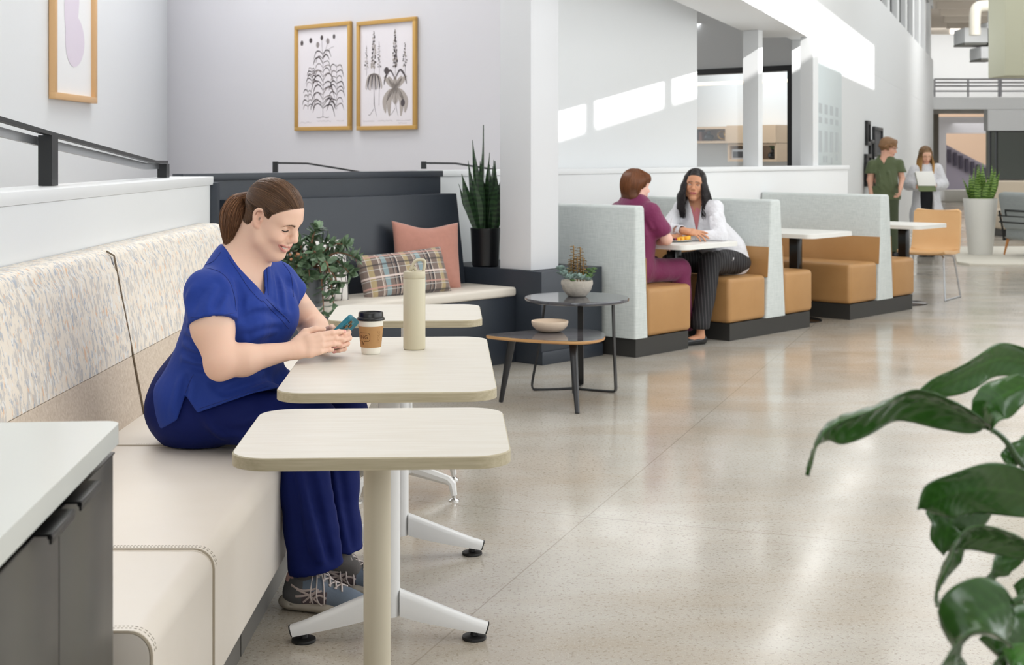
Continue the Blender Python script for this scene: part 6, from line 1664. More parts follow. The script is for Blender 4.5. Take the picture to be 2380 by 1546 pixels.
def hangpath(Mh, root, down, n, rnd, wave=0, out=0.0, fr=3.0):
    """hair falling from the crown over the shell, then straight down in world space"""
    cen = V((-.012, 0, .038)); rad = (.106, .084, .091); P = []
    r = V(root)-cen; r = V((r.x/rad[0], r.y/rad[1], r.z/rad[2])).normalized()
    az = math.atan2(r.y, r.x); el = math.asin(max(-1, min(1, r.z)))
    k = 6
    for i in range(k):
        e = el*(1-i/(k-1))-.15*i/(k-1); d = V((math.cos(az)*math.cos(e), math.sin(az)*math.cos(e), math.sin(e)))
        P.append(Mh @ (cen+V((d.x*rad[0], d.y*rad[1], d.z*rad[2]))*1.03))
    p = P[-1]; dirn = (p-(Mh @ cen)); dirn.z = 0; dirn.normalize(); ph = rnd.uniform(0, 6.28); L = down*rnd.uniform(.8, 1.05)
    sd = dirn.cross(V((0, 0, 1)))
    for i in range(1, n):
        u = i/(n-1); w = wave*min(1, u*2)
        P.append(p+V((0, 0, -L*u))+dirn*(out*math.sin(u*2.2)+w*math.sin(ph+u*fr*6.28))+sd*(w*math.cos(ph*1.3+u*fr*6.28)))
    return np.array([tuple(x) for x in P])
def azroots(n, rnd, az0, az1, el=(.1, 1.3)):
    out = []
    while len(out) < n:
        a = rnd.uniform(az0, az1)*rnd.choice((-1, 1)); e = rnd.uniform(*el)
        out.append((-.012+.106*math.cos(a)*math.cos(e), .084*math.sin(a)*math.cos(e), .038+.091*math.sin(e)))
    return out
# ---------------------------------------------------------------- maroon-clad person (seen from behind)
def maroon():
    root = thing('person', 'person with short auburn hair in maroon scrubs, seated with their back to the viewer', 'person', tuple(AB(7.95, 6.1)))
    skin = skinhue((236, 190, 172)); hc = skinhue((112, 66, 36)); rnd = random.Random(21)
    Mh = headM((.86, .42, -.10), W(1479, 433, 10.0), .93)
    f, l, u = frameof((.72, .70, 0)); TR = np.array([[f.x, -l.x, 0], [f.y, -l.y, 0], [0, 0, 1]])
    shR = W(1512, 494, 9.86); shL = W(1437, 492, 10.12); nk = W(1474, 478, 10.02); el = W(1549, 556, 9.88); wr = W(1512, 566, 10.10); elL = W(1470, 555, 10.42); wrL = W(1515, 566, 10.36)
    hip = AB(7.93, 6.12, .56); ch = W(1470, 530, 9.98)
    s = SDF(); s.M = Mh; head(s); s.M = None
    s.rc(nk, Mh @ V((-.03, 0, -.04)), .052, .050, k=.03); s.rc(nk, W(1470, 520, 9.97), .08, .11, k=.04)
    s.rc(shR, (shR+el)/2, .052, .050, k=.02); s.rc((shR+el)/2, el, .050, .040, k=.02); s.rc(el, wr, .040, .026, k=.02)
    s.rc(shL, elL, .050, .040, k=.02); s.rc(elL, wrL, .038, .026, k=.02)
    hand(s, wr, (.30, .92, .05), (.4, -.1, .9), -1, ((25, 30, 20),)*4, scale=.92, k=.006)
    hand(s, wrL, (.80, -.55, .05), (0, 0, 1), 1, ((25, 30, 20),)*4, scale=.92, k=.006)
    hcf = lambda P: headcol(P, Mh, .93, skin, skinhue((190, 110, 110)), hc*.8, hc, smile=0)
    pts = [shR, shL, el, wr, elL, wrL, Mh @ V((0, 0, .13)), Mh @ V((.1, 0, 0)), hip]
    lo, hi = bbox(pts, .17); sdfobj('body', [(s, lo, (hi[0]+.05, hi[1]+.05, hi[2]), .0052)], M['skin'], root, hcf)
    # hair: thick bob with a fringe
    h = SDF(); h.M = Mh; h.el((-.018, 0, .042), (.110, .092, .094), k=.02); h.el((-.055, 0, -.02), (.070, .084, .085), k=.04); h.rc((.05, -.045, .065), (.05, .045, .065), .040, k=.03); h.rc((-.06, -.05, -.085), (-.06, .05, -.085), .03, k=.03)
    for q in (-1, 1): h.rc((-.035, q*.066, .03), (-.045, q*.062, -.075), .030, .024, k=.03); h.rc((.055, q*.052, .05), (.050, q*.062, .015), .022, .012, k=.02)
    h.pl([((0, 0, 1), Mh @ V((.06, 0, .030))), ((-1*Mh.col[0].xyz.normalized()), Mh @ V((.045, 0, 0)))], sub=True, k=.004)
    h.M = None
    hr = sdfobj('hair', [(h, *bbox([Mh @ V((0, 0, 0))], .19), .004)], M['hairbase'], root, cols(hc*.8))
    hb = BVHTree.FromPolygons([tuple(v.co) for v in hr.data.vertices], [tuple(p.vertices) for p in hr.data.polygons])
    paths = []
    for k in range(900):
        a = rnd.uniform(-PI, PI); P = []; e0 = rnd.uniform(.3, 1.45); e1 = rnd.uniform(-.9, .1) if abs(a) > 1.0 else rnd.uniform(.15, .4)
        for i in range(9):
            e = e0+(min(e1, e0-.3)-e0)*i/8; d = Mh.to_3x3() @ V((math.cos(a)*math.cos(e), math.sin(a)*math.cos(e), math.sin(e)))
            o_ = Mh @ V((-.02, 0, .03)); t_ = hb.ray_cast(o_+d.normalized()*.3, -d.normalized())
            if t_[0]: P.append(tuple(t_[0]+d.normalized()*.001))
        if len(P) > 4: paths.append(np.array(P))
    strands('hair_strands', paths, .0018, M['hair'], hr, [hc*rnd.uniform(.7, 1.5) for _ in paths])
    # scrubs
    g = SDF(); 
    g.fc(W(1468, 540, 9.98), W(1474, 492, 10.0), .185, .150, (.72, 1, 1), TR, k=.04); g.fc(hip+V((0, 0, .04)), W(1468, 540, 9.98), .19, .18, (.85, 1, 1), TR, k=.05)
    g.rc(nk+V((0, 0, -.02)), shR+V((0, 0, .005)), .055, .056, k=.04); g.rc(nk+V((0, 0, -.02)), shL+V((0, 0, .005)), .055, .056, k=.04)
    g.rc(shR, shR*.38+el*.62, .066, .074, k=.03); g.rc(shL, shL*.4+elL*.6, .064, .070, k=.03)
    g.pl([((el-shR).normalized()*-1, shR*.42+el*.58)], sub=True, k=.003, box=((el.x-.12, el.y-.12, el.z-.03), (el.x+.1, el.y+.1, shR.z-.06))) if False else None
    g.rc(shR*.40+el*.60, el+(el-shR)*.3, .052, .050, k=.002, sub=True); g.rc(nk+V((0, 0, .03)), Mh @ V((-.03, 0, -.05)), .058, .060, k=.006, sub=True)
    kn = AB(8.38, 6.0, .54); kn2 = AB(8.36, 6.24, .54)
    g.rc(hip+V((.04, -.06, -.01)), kn, .095, .078, k=.04); g.rc(hip+V((-.06, .06, -.01)), kn2, .095, .078, k=.04)
    g.rc(kn, AB(8.40, 5.98, .12), .075, .07, k=.03); g.rc(kn2, AB(8.37, 6.26, .12), .075, .07, k=.03)
    for a_, b_ in (((1500, 495), (1516, 530)), ((1478, 500), (1500, 545)), ((1455, 480), (1462, 540)), ((1520, 508), (1530, 528))): g.rc(W(*a_, 9.83), W(*b_, 9.81), .008, .010, k=.03)
    # keep clear of the bench seat
    pl0 = [shR, shL, el, elL, hip, kn, kn2, AB(8.4, 6.1, .08)]
    lo, hi = bbox(pl0, .16); nz = sim_noise(9, 8, 24)
    D = g.ev(lo, hi, .0065, lambda X, Y, Z: .003*nz(X, Y, Z)); ax3 = [np.float32(lo[i])+np.arange(D.shape[i], dtype=np.float32)*np.float32(.0065) for i in range(3)]
    X, Y, Z = ax3[0][:, None, None], ax3[1][None, :, None], ax3[2][None, None, :]; aa = X*AX.x+Y*AX.y
    D = np.maximum(D, np.where(aa < 8.215, .462-Z, -1)); D = np.maximum(D, np.where(aa < 8.6, 7.705+.10*np.clip((Z-.3)*0, 0, 1)-aa, -1)); D = np.maximum(D, .09-Z)
    v, q = surfnet(D, lo, .0065); arrobj('scrubs', lap(v, q, 2), q, cloth('maroon_scrub_cloth', (118, 26, 78)), root)
    for k_ in (kn, kn2):
        p = V((k_.x+.02, k_.y+.02, 0)); mb = MB(); mb.box((p.x-.05, p.y-.11, .001), (p.x+.05, p.y+.15, .085), .035, 4); mb.build('shoe', M['blackg'], root, world=True)
    return root
maroon()
# ---------------------------------------------------------------- white-coated person at the booth
def coat_f():
    root = thing('person', 'person with long dark curly hair in a white coat, talking across the booth table', 'person', tuple(AB(9.02, 6.05)))
    skin = skinhue((206, 150, 116)); hc = skinhue((34, 28, 28)); rnd = random.Random(31)
    Mh = headM((-.22, -.97, -.02), W(1615, 429, 10.62), .93, roll=R(-5))
    f, l, u = frameof((-.60, -.80, 0)); TR = np.array([[f.x, -l.x, 0], [f.y, -l.y, 0], [0, 0, 1]])
    shR = W(1583, 486, 10.74); shL = W(1663, 486, 10.50); nk = W(1619, 473, 10.66); ch = W(1628, 520, 10.66); hip = AB(9.05, 6.02, .57)
    elR = W(1547, 534, 10.52); wrR = W(1590, 537, 10.27); elL = W(1674, 548, 10.30); wrL = W(1580, 550, 10.30)
    s = SDF(); s.M = Mh; head(s, full=1); s.M = None
    s.rc(nk, Mh @ V((-.03, 0, -.05)), .048, .046, k=.03); s.fc(ch, nk+V((0, 0, -.04)), .13, .11, (.7, 1, 1), TR, k=.04)
    s.rc(shR, elR, .045, .040, k=.02); s.rc(elR, wrR, .038, .026, k=.02); s.rc(shL, elL, .045, .040, k=.02); s.rc(elL, wrL, .038, .026, k=.02)
    hand(s, wrR+V((.01, -.01, 0)), (.93, -.25, -.16), (.1, -.55, .80), 1, ((8, 14, 8), (14, 18, 10), (20, 24, 10), (26, 26, 12)), spread=(.22, .04, -.10, -.26), scale=.98)
    hand(s, wrL, (-.95, .25, .02), (0, 0, 1), 1, ((20, 30, 16),)*4, scale=.92)
    cf = lambda P: headcol(P, Mh, .93, skin, skinhue((176, 84, 92)), hc, hc, smile=0, blush=.25, gaze=0.0, sad=1)
    pts = [shR, shL, elR, wrR, elL, wrL, Mh @ V((0, 0, .13)), hip]
    lo, hi = bbox(pts, .15); zc_ = nk.z; sA = SDF(); sA.p = list(s.p); sA.pl([((0, 0, 1), (0, 0, zc_+.006))], sub='int'); sB = SDF(); sB.p = list(s.p); sB.pl([((0, 0, -1), (0, 0, zc_-.006))], sub='int')
    sdfobj('body', [(sA, lo, (hi[0], hi[1], zc_+.03), .0050), (sB, (nk.x-.16, nk.y-.2, zc_-.03), (nk.x+.16, nk.y+.16, hi[2]), .0028)], M['skin'], root, cf)
    # hair
    h = SDF(); h.M = Mh; h.el((-.022, 0, .042), (.104, .090, .094), k=.02); h.el((-.05, 0, -.03), (.07, .092, .10), k=.04)
    for q in (-1, 1): h.ch([(.03, q*.070, .055), (.015, q*.082, -.02), (-.01, q*.098, -.11), (.0, q*.105, -.20)], [.018, .026, .036, .028], k=.03)
    h.el((.105, 0, -.005), (.062, .064, .092), k=.008, sub=True); h.rc((.105, 0, .06), (.075, 0, .105), .016, k=.01, sub=True)
    h.M = None
    hr = sdfobj('hair', [(h, *bbox([Mh @ V((0, 0, -.06))], .25), .005)], M['hairbase'], root, cols(hc*.7))
    paths = []
    for k in range(1500):
        sd = rnd.choice((-1, 1)); a = rnd.uniform(.75, 3.0)*sd
        if rnd.random() < .35: a = rnd.uniform(.72, 1.3)*sd
        e = rnd.uniform(.0, 1.45); rt = (-.012+.106*math.cos(a)*math.cos(e), .084*math.sin(a)*math.cos(e), .038+.091*math.sin(e))
        paths.append(hangpath(Mh, rt, .27 if abs(a) < 2 else .30, 16, rnd, wave=.013, out=.035, fr=2.6))
    strands('hair_strands', paths, .0022, M['hair'], hr, [hc*rnd.uniform(.5, 1.6) for _ in paths])
    # coat
    g = SDF(); c = .018
    g.fc(ch, nk+V((.0, .0, -.05)), .165, .125, (.72, 1, 1), TR, k=.04); g.fc(hip+V((-.02, 0, .06)), ch, .165, .155, (.85, 1, 1), TR, k=.05)
    g.el(hip+V((.0, .02, -.03)), (.165, .165, .12), k=.05)
    for sh, e_, w_ in ((shR, elR, wrR), (shL, elL, wrL)):
        g.rc(nk+V((0, 0, -.03)), sh+V((0, 0, .008)), .05, .058, k=.04); m = (sh+e_)/2; g.rc(sh, e_, .057, .050, k=.025); g.rc(e_, e_*.15+w_*.85, .050, .042, k=.02)
        g.rc(e_*.3+w_*.7, w_, .036, .032, k=.002, sub=True)
    # open front with lapels
    fr = ch+f*.14
    g.pl([((-l*1.0+V((0, 0, 0))).normalized(), W(1627, 530, 10.5)+l*-.0), (l, W(1606, 480, 10.5)), (-f, ch+f*.05), ((0, 0, -1), (0, 0, .80))], sub=True, k=.004, box=((ch.x-.3, ch.y-.4, .80), (ch.x+.3, ch.y+.1, 1.06))) if False else None
    nL = V((.93, 0, .36)); nR_ = V((-.93, 0, .36))
    ap = W(1622, 545, 10.3)
    vn1 = (W(1638, 478, 10)-ap).cross(V((.1, 1, 0))).normalized(); vn2 = (W(1607, 475, 10)-ap).cross(V((.1, 1, 0))).normalized()
    ref = W(1622, 490, 10.3)-ap
    vn1 = -vn1 if vn1.dot(ref) > 0 else vn1; vn2 = -vn2 if vn2.dot(ref) > 0 else vn2
    g.pl([(vn1, ap), (vn2, ap), (-f, nk+f*-.02)], sub=True, k=.004, box=((ch.x-.25, ch.y-.4, .72), (ch.x+.25, nk.y+.02, 1.15)))
    g.rc(nk+V((0, 0, .02)), Mh @ V((-.03, 0, -.06)), .060, .062, k=.006, sub=True)
    for a_, b_ in (((1660, 500), (1672, 530)), ((1650, 505), (1655, 545)), ((1690, 590), (1670, 630)), ((1705, 600), (1690, 635)), ((1565, 500), (1555, 528)), ((1680, 500), (1688, 560))): g.rc(W(*a_, 10.38), W(*b_, 10.36), .008, .011, k=.03)
    lo, hi = bbox([shR, shL, elR, elL, wrR, wrL, hip], .25); nz = sim_noise(19, 8, 22)
    D = g.ev(lo, hi, .0065, lambda X, Y, Z: .003*nz(X, Y, Z)); ax3 = [np.float32(lo[i])+np.arange(D.shape[i], dtype=np.float32)*np.float32(.0065) for i in range(3)]
    X, Y, Z = ax3[0][:, None, None], ax3[1][None, :, None], ax3[2][None, None, :]; aa = X*AX.x+Y*AX.y
    D = np.maximum(D, np.where(aa > 8.66, .462-Z, .50-Z)); D = np.maximum(D, aa-9.235); D = np.maximum(D, np.where((aa < 8.765)&(Z < .85), np.minimum(.743-Z, Z-.0), -1)) 
    v, q = surfnet(D, lo, .0065); arrobj('coat', lap(v, q, 2), q, cloth('white_coat_cloth', (226, 226, 231), 12, .8), root)
    b_ = SDF(); b_.fc(ch+f*.004, nk+f*.004+V((0, 0, -.055)), .142, .098, (.80, 1, 1), TR, k=.04)
    b_.pl([(vn1, W(1617, 498, 10.3)), (vn2, W(1617, 498, 10.3)), (-f, nk+f*-.02)], sub=True, k=.004)
    sdfobj('blouse', [(b_, *bbox([ch, nk], .2), .006)], cloth('pink_print_blouse', (206, 128, 134), 60, .2), root)
    t = SDF(); kn = W(1650, 612, 10.36); an = W(1628, 755, 10.14); kf = W(1560, 614, 10.62); af = AB(8.50, 6.42, .13)
    t.el(hip+V((0, 0, -.02)), (.17, .17, .10), k=.05); t.rc(hip+V((.02, -.08, 0)), kn, .095, .080, k=.04); t.rc(hip+V((-.06, .06, 0)), kf, .095, .078, k=.04)
    t.rc(kn, an, .078, .072, k=.03); t.rc(kf, af, .075, .065, k=.03)
    lo, hi = bbox([hip, kn, an, kf, af], .17); D = t.ev(lo, hi, .0065, lambda X, Y, Z: .003*nz(X, Y, Z)); ax3 = [np.float32(lo[i])+np.arange(D.shape[i], dtype=np.float32)*np.float32(.0065) for i in range(3)]
    X, Y, Z = ax3[0][:, None, None], ax3[1][None, :, None], ax3[2][None, None, :]; aa = X*AX.x+Y*AX.y
    D = np.maximum(D, np.where(aa > 8.66, .463-Z, .115-Z)); v, q = surfnet(D, lo, .0065)
    mp, nt, b = newmat('pinstripe_black'); setb(b, (26, 25, 28), .8)
    w = N(nt, 'ShaderNodeTexWave', Scale=14, Distortion=.3); nt.links.new(coords(nt, (1, .5, 0)), w.inputs['Vector']); nt.links.new(ramp(nt, w.outputs['Fac'], [(.93, (24, 23, 26)), (1.0, (90, 86, 88))]), b.inputs['Base Color'])
    arrobj('trousers', lap(v, q, 2), q, mp, root)
    for p_, yaw in ((V((an.x, an.y, 0)), R(-150)), (V((af.x, af.y, 0)), R(-135))):
        T = Matrix.Translation(p_) @ Matrix.Rotation(yaw, 4, 'Z'); k_ = SDF(); k_.M = T
        k_.rc((0, 0, .12), (.0, 0, .06), .030, .032, k=.02); k_.rc((0, 0, .05), (.10, 0, .035), .030, .026, k=.02)
        sdfobj('foot', [(k_, *bbox([p_+V((0, 0, .08))], .17), .006)], M['skin'], root, cols(skin))
        k2 = SDF(); k2.M = T; k2.rc((-.02, 0, .035), (.14, 0, .022), .036, .030, k=.02); k2.rc((.01, 0, .075), (.07, 0, .075), .040, k=.003, sub=True); k2.pl([((0, 0, 1), (0, 0, .004))], k=.001)
        sdfobj('shoe', [(k2, *bbox([p_+V((0, 0, .05))], .20), .005)], M['blackg'], root)
    return root
coat_f()
# ---------------------------------------------------------------- man in olive scrubs, far
def man():
    d = 18.5; w = lambda x, y, dd=0: W(x, y, d+dd)
    root = thing('person', 'standing man with wavy light brown hair in olive green scrubs, looking down to his left', 'person', tuple(V((w(2060, 0).x, d, 0))))
    skin = skinhue((232, 180, 156)); hc = skinhue((150, 112, 76)); rnd = random.Random(41)
    Mh = headM((.80, -.52, -.30), w(2065, 343), 1.02, roll=R(4))
    TR = np.eye(3)[:, [1, 0, 2]]
    TR = np.array([[.15, 1, 0], [-1, .15, 0], [0, 0, 1]])/math.sqrt(1.0225); TR[2, 2] = 1
    shL, shR = w(2027, 383), w(2089, 381); nk = w(2059, 376)
    e1, w1 = w(2022, 418), w(2025, 452, -.05); e2, w2 = w(2096, 415), w(2093, 437, -.18); hip = w(2058, 455)
    s = SDF(); s.M = Mh; head(s); s.M = None; s.rc(nk, Mh @ V((-.03, 0, -.05)), .058, .055, k=.03); s.fc(w(2058, 420), nk+V((0, 0, -.05)), .15, .13, (.65, 1, 1), TR, k=.04)
    s.rc(shL, e1, .050, .040, k=.02); s.rc(e1, w1, .038, .028, k=.02); s.rc(shR, e2, .050, .040, k=.02); s.rc(e2, w2, .038, .028, k=.02)
    hand(s, w1, (.05, -.2, -1), (-1, 0, 0), -1, ((15, 20, 10),)*4, scale=.9); hand(s, w2, (-.25, -.5, -.85), (1, -.3, 0), 1, ((30, 40, 20),)*4, scale=1.0)
    lo, hi = bbox([shL, shR, e1, w1, e2, w2, Mh @ V((0, 0, .12))], .14); lo = (lo[0], lo[1]-.1, lo[2])
    sdfobj('body', [(s, lo, hi, .0062)], M['skin'], root, lambda P: headcol(P, Mh, 1.02, skin, skinhue((196, 120, 112)), hc*.7, hc, gaze=.003))
    h = SDF(); h.M = Mh; h.el((-.02, 0, .05), (.108, .088, .088), k=.02); h.el((-.05, 0, .0), (.065, .082, .07), k=.04); h.rc((.05, -.035, .092), (.055, .035, .092), .030, k=.03)
    h.M = None; Mi = Mh.inverted()
    hr = sdfobj('hair', [(h, *bbox([Mh @ V((0, 0, .03))], .17), .005)], M['hairbase'], root, cols(hc*.85))
    paths = []
    for k in range(500):
        a = rnd.uniform(-PI, PI); e = rnd.uniform(.15, 1.4); rt = (-.012+.106*math.cos(a)*math.cos(e), .084*math.sin(a)*math.cos(e), .038+.091*math.sin(e))
        paths.append(hangpath(Mh, rt, .05 if abs(a) > 1.2 else .004, 6, rnd, wave=.008, out=.012))
    strands('hair_strands', paths, .0030, M['hair'], hr, [hc*rnd.uniform(.7, 1.5) for _ in paths])
    g = SDF(); g.fc(w(2058, 425), nk+V((0, 0, -.06)), .185, .165, (.66, 1, 1), TR, k=.04); g.fc(hip, w(2058, 425), .205, .185, (.72, 1, 1), TR, k=.04)
    for sh, e_ in ((shL, e1), (shR, e2)):
        g.rc(nk+V((0, 0, -.03)), sh, .055, .058, k=.03); m = sh*.25+e_*.75; g.rc(sh, m, .068, .082, k=.02); g.pl([((0, 0, 1), m+V((0, 0, .035)))], sub=True, k=.003, box=((m.x-.13 if sh is shL else m.x-.045, m.y-.15, m.z-.12), (m.x+.045 if sh is shL else m.x+.13, m.y+.15, m.z+.1)))
    g.pl([((0, 0, 1), w(0, 464))], sub=True, k=.003)
    ap = w(2060, 383, -.2); f_ = V((-.1, -1, 0))
    v1 = (w(2049, 363)-w(2060, 383)).cross(V((0, 1, 0))).normalized(); v2 = (w(2069, 363)-w(2060, 383)).cross(V((0, 1, 0))).normalized(); rf = V((0, 0, 1))
    g.pl([(v1 if v1.dot(rf) < 0 else -v1, ap), (v2 if v2.dot(rf) < 0 else -v2, ap), ((0, 1, 0), nk+V((0, .0, 0)))], sub=True, k=.004, box=((nk.x-.12, nk.y-.3, nk.z-.15), (nk.x+.12, nk.y+.05, nk.z+.1)))
    g.rc(nk+V((0, 0, .03)), Mh @ V((-.03, 0, -.05)), .064, .066, k=.006, sub=True)
    for a_, b_ in (((2040, 430), (2050, 440)), ((2050, 425), (2070, 445)), ((2065, 400), (2072, 440)), ((2042, 395), (2046, 430))): g.rc(w(*a_, -.13), w(*b_, -.13), .010, .014, k=.03)
    lo, hi = bbox([shL, shR, hip, e1, e2], .2); nz = sim_noise(29, 8, 20)
    sdfobj('scrub_top', [(g, lo, hi, .008, lambda X, Y, Z: .004*nz(X, Y, Z))], cloth('olive_scrub_cloth', (86, 98, 64)), root, sm=2)
    t = SDF(); t.fc(hip+V((0, 0, -.05)), hip, .17, .18, (.72, 1, 1), TR, k=.03)
    for x in (2047, 2072): t.rc(V((w(x, 0).x, d, hip.z-.05)), V((w(x+3, 0).x, d+.02, .10)), .095, .075, k=.03)
    t.pl([((0, 0, 1), (0, 0, .07))], sub=True, k=.002)
    sdfobj('scrub_trousers', [(t, (hip.x-.3, d-.25, .05), (hip.x+.3, d+.25, hip.z+.15), .010)], cloth('dark_olive_cloth', (66, 76, 50)), root)
    for x in (2050, 2075): mb = MB(); p = w(x, 0); mb.box((p.x-.05, d-.18, .001), (p.x+.05, d+.12, .09), .035, 3); mb.build('shoe', M['blackg'], root, world=True)
man()
def lady():
    d = 18.9; w = lambda x, y, dd=0: W(x, y, d+dd)
    root = thing('person', 'standing person with long blonde-tipped hair in a white coat, reading a clipboard in the corridor', 'person', tuple(V((w(2150, 0).x, d, 0))))
    skin = skinhue((238, 188, 160)); hc = skinhue((128, 98, 66)); tip = skinhue((214, 162, 92)); rnd = random.Random(51)
    Mh = headM((0, -.93, -.36), w(2151, 361), .95)
    TR = np.array([[0, 1, 0], [-1, 0, 0], [0, 0, 1]])
    shL, shR = w(2126, 395), w(2178, 393); nk = w(2152, 391)
    e1, w1 = w(2113, 428, -.02), w(2133, 434, -.26); e2, w2 = w(2191, 428, -.02), w(2171, 431, -.26); hip = w(2152, 450)
    s = SDF(); s.M = Mh; head(s); s.M = None; s.rc(nk, Mh @ V((-.03, 0, -.05)), .050, .048, k=.03); s.fc(w(2152, 430), nk+V((0, 0, -.05)), .12, .11, (.65, 1, 1), TR, k=.04)
    for a, b, c_, sd, xd in ((shL, e1, w1, -1, .6), (shR, e2, w2, 1, -.6)):
        s.rc(a, b, .045, .038, k=.02); s.rc(b, c_, .036, .027, k=.02); hand(s, c_, (xd, -.6, .1), (-xd*.4, -.3, -.8), sd, ((20, 40, 25),)*4, scale=.92)
    lo, hi = bbox([shL, shR, e1, w1, e2, w2, Mh @ V((0, 0, .12))], .13)
    sdfobj('body', [(s, lo, hi, .0062)], M['skin'], root, lambda P: headcol(P, Mh, .95, skin, skinhue((200, 110, 108)), hc*.8, hc))
    h = SDF(); h.M = Mh; h.el((-.02, 0, .042), (.100, .088, .092), k=.02); h.el((-.045, 0, -.03), (.066, .084, .10), k=.04)
    for q in (-1, 1): h.ch([(.03, q*.068, .05), (.01, q*.078, -.03), (-.01, q*.084, -.10)], [.018, .024, .026], k=.03)
    h.M = None
    hr = sdfobj('hair', [(h, *bbox([Mh @ V((0, 0, 0))], .2), .006)], M['hairbase'], root, cols(hc*.8))
    paths = []; cl = []
    for k in range(900):
        sd = rnd.choice((-1, 1)); a = rnd.uniform(.8, 3.0)*sd if rnd.random() < .6 else rnd.uniform(.78, 1.3)*sd
        e = rnd.uniform(.0, 1.45); rt = (-.012+.106*math.cos(a)*math.cos(e), .084*math.sin(a)*math.cos(e), .038+.091*math.sin(e))
        paths.append(hangpath(Mh, rt, .30, 12, rnd, wave=.006, out=.03, fr=1.2))
    o = strands('hair_strands', paths, .0032, M['hair'], hr, [hc*rnd.uniform(.8, 1.3) for _ in paths])
    me = o.data; n = len(me.vertices); co_ = np.zeros(n*3, dtype=np.float32); me.vertices.foreach_get('co', co_); z = co_.reshape(-1, 3)[:, 2]
    c = np.zeros(n*4, dtype=np.float32); me.color_attributes['Col'].data.foreach_get('color', c); c = c.reshape(-1, 4); t = np.clip((w(0, 362).z-z)/.16, 0, 1)[:, None]; c[:, :3] = c[:, :3]*(1-t)+tip*t*np.random.RandomState(1).uniform(.8, 1.1, (n, 1)); me.color_attributes['Col'].data.foreach_set('color', c.ravel())
    g = SDF(); g.fc(w(2152, 430), nk+V((0, 0, -.06)), .165, .14, (.70, 1, 1), TR, k=.04); g.fc(w(2153, 500), w(2152, 430), .215, .165, (.70, 1, 1), TR, k=.04); g.fc(w(2154, 530), w(2153, 500), .235, .215, (.70, 1, 1), TR, k=.04)
    for a, b, c_ in ((shL, e1, w1), (shR, e2, w2)):
        g.rc(nk+V((0, 0, -.03)), a, .055, .058, k=.03); g.rc(a, b, .070, .078, k=.03); g.rc(b, b*.2+c_*.8, .076, .058, k=.03); g.rc(b*.4+c_*.6, c_, .036, .034, k=.002, sub=True)
    g.pl([((1, 0, 0), w(2163, 0)), ((-1, 0, 0), w(2134, 0)), ((0, 1, 0), V((0, d-.0, 0))), ((0, 0, 1), w(0, 425))], sub=True, k=.004)
    g.pl([((0, 0, 1), w(0, 531))], sub=True, k=.003); g.rc(nk+V((0, 0, .03)), Mh @ V((-.03, 0, -.05)), .060, .062, k=.006, sub=True)
    lo, hi = bbox([shL, shR, e1, e2, w(2125, 530), w(2180, 530), w1], .17); nz = sim_noise(39, 8, 18)
    sdfobj('coat', [(g, lo, hi, .009, lambda X, Y, Z: .005*nz(X, Y, Z*.6))], bpy.data.materials['white_coat_cloth'], root, sm=2)
    g = SDF(); g.fc(w(2152, 430), nk+V((0, 0, -.04)), .135, .115, (.70, 1, 1), TR, k=.04); sdfobj('white_top', [(g, *bbox([w(2152, 430), nk], .18), .009)], plain('white_jersey', (226, 226, 226), .8), root)
    t = SDF(); t.fc(w(2150, 445), w(2150, 455), .13, .14, (.72, 1, 1), TR, k=.03)
    for x in (2142, 2158): t.rc(V((w(x, 0).x, d, w(0, 455).z)), V((w(x, 0).x, d+.02, .08)), .085, .055, k=.02)
    sdfobj('trousers', [(t, (w(2150, 0).x-.3, d-.25, .03), (w(2150, 0).x+.3, d+.25, w(0, 435).z), .010)], plain('black_trouser_cloth', (22, 24, 30), .8), root)
    for x in (2142, 2159): mb = MB(); p = w(x, 0); mb.box((p.x-.045, d-.17, .001), (p.x+.045, d+.10, .07), .03, 3); mb.build('shoe', M['blackg'], root, world=True)
    cb_ = thing('clipboard', 'olive clipboard with white pages held by the person in the corridor', 'clipboard', tuple(w(2151, 420, -.33)))
    T = Matrix.Translation(w(2151, 423, -.34)) @ Matrix.Rotation(R(-38), 4, 'X')
    mb = MB(); mb.box((-.115, -.004, -.155), (.115, .004, .155), .003); mb.build('board', plain('olive_board', (104, 116, 76), .5), cb_, world=True, T=T)
    mb = MB(); mb.box((-.11, -.012, -.07), (.13, -.0045, .17), .002); mb.build('pages', M['wlam'], cb_, world=True, T=T)
lady()
# ================================================================ plants
def leafmat(name, c1, c2, rough=.35, sc=12, trans=.0):
    m, nt, b = newmat(name); setb(b, c1, rough, spec=.5)
    nt.links.new(ramp(nt, noise(nt, coords(nt), sc, 3), [(.35, c1), (.65, c2)]), b.inputs['Base Color'])
    if trans: b.inputs['Subsurface Weight'].default_value = 0
    return m
def leaf(mb, base, d, up, L, wd, prof, bend=0.0, fold=.15, curlx=0, n=8, m=2, wave=0, ph=0, thick=0):
    """leaf strip: base point, direction d, upper-side normal up; bend = total droop angle"""
    d = V(d).normalized(); up = V(up); up = (up-d*up.dot(d)).normalized(); side = d.cross(up).normalized(); P = []; p = V(base); a = 0
    for i in range(n+1):
        u = i/n; dd = d*math.cos(a)-up*math.sin(a); uu = up*math.cos(a)+d*math.sin(a); w = wd*prof(u); row = []
        for j in range(-m, m+1):
            v = j/m; row.append(p+side*(w*v)+uu*(fold*w*abs(v)+wave*wd*math.sin(9*u+ph)*abs(v)**2-curlx*w*v*v))
        P.append(row)
        p = p+dd*(L/n); a += bend/n
    mb.grid(P)
    if thick:
        mb.grid([[q-uu*thick*(1-abs(j-m)/m*.7) for j, q in enumerate(r_)][::-1] for r_ in P])
    return p
lance = lambda u: max(.02, math.sin(PI*min(1, u**.75))**.85)
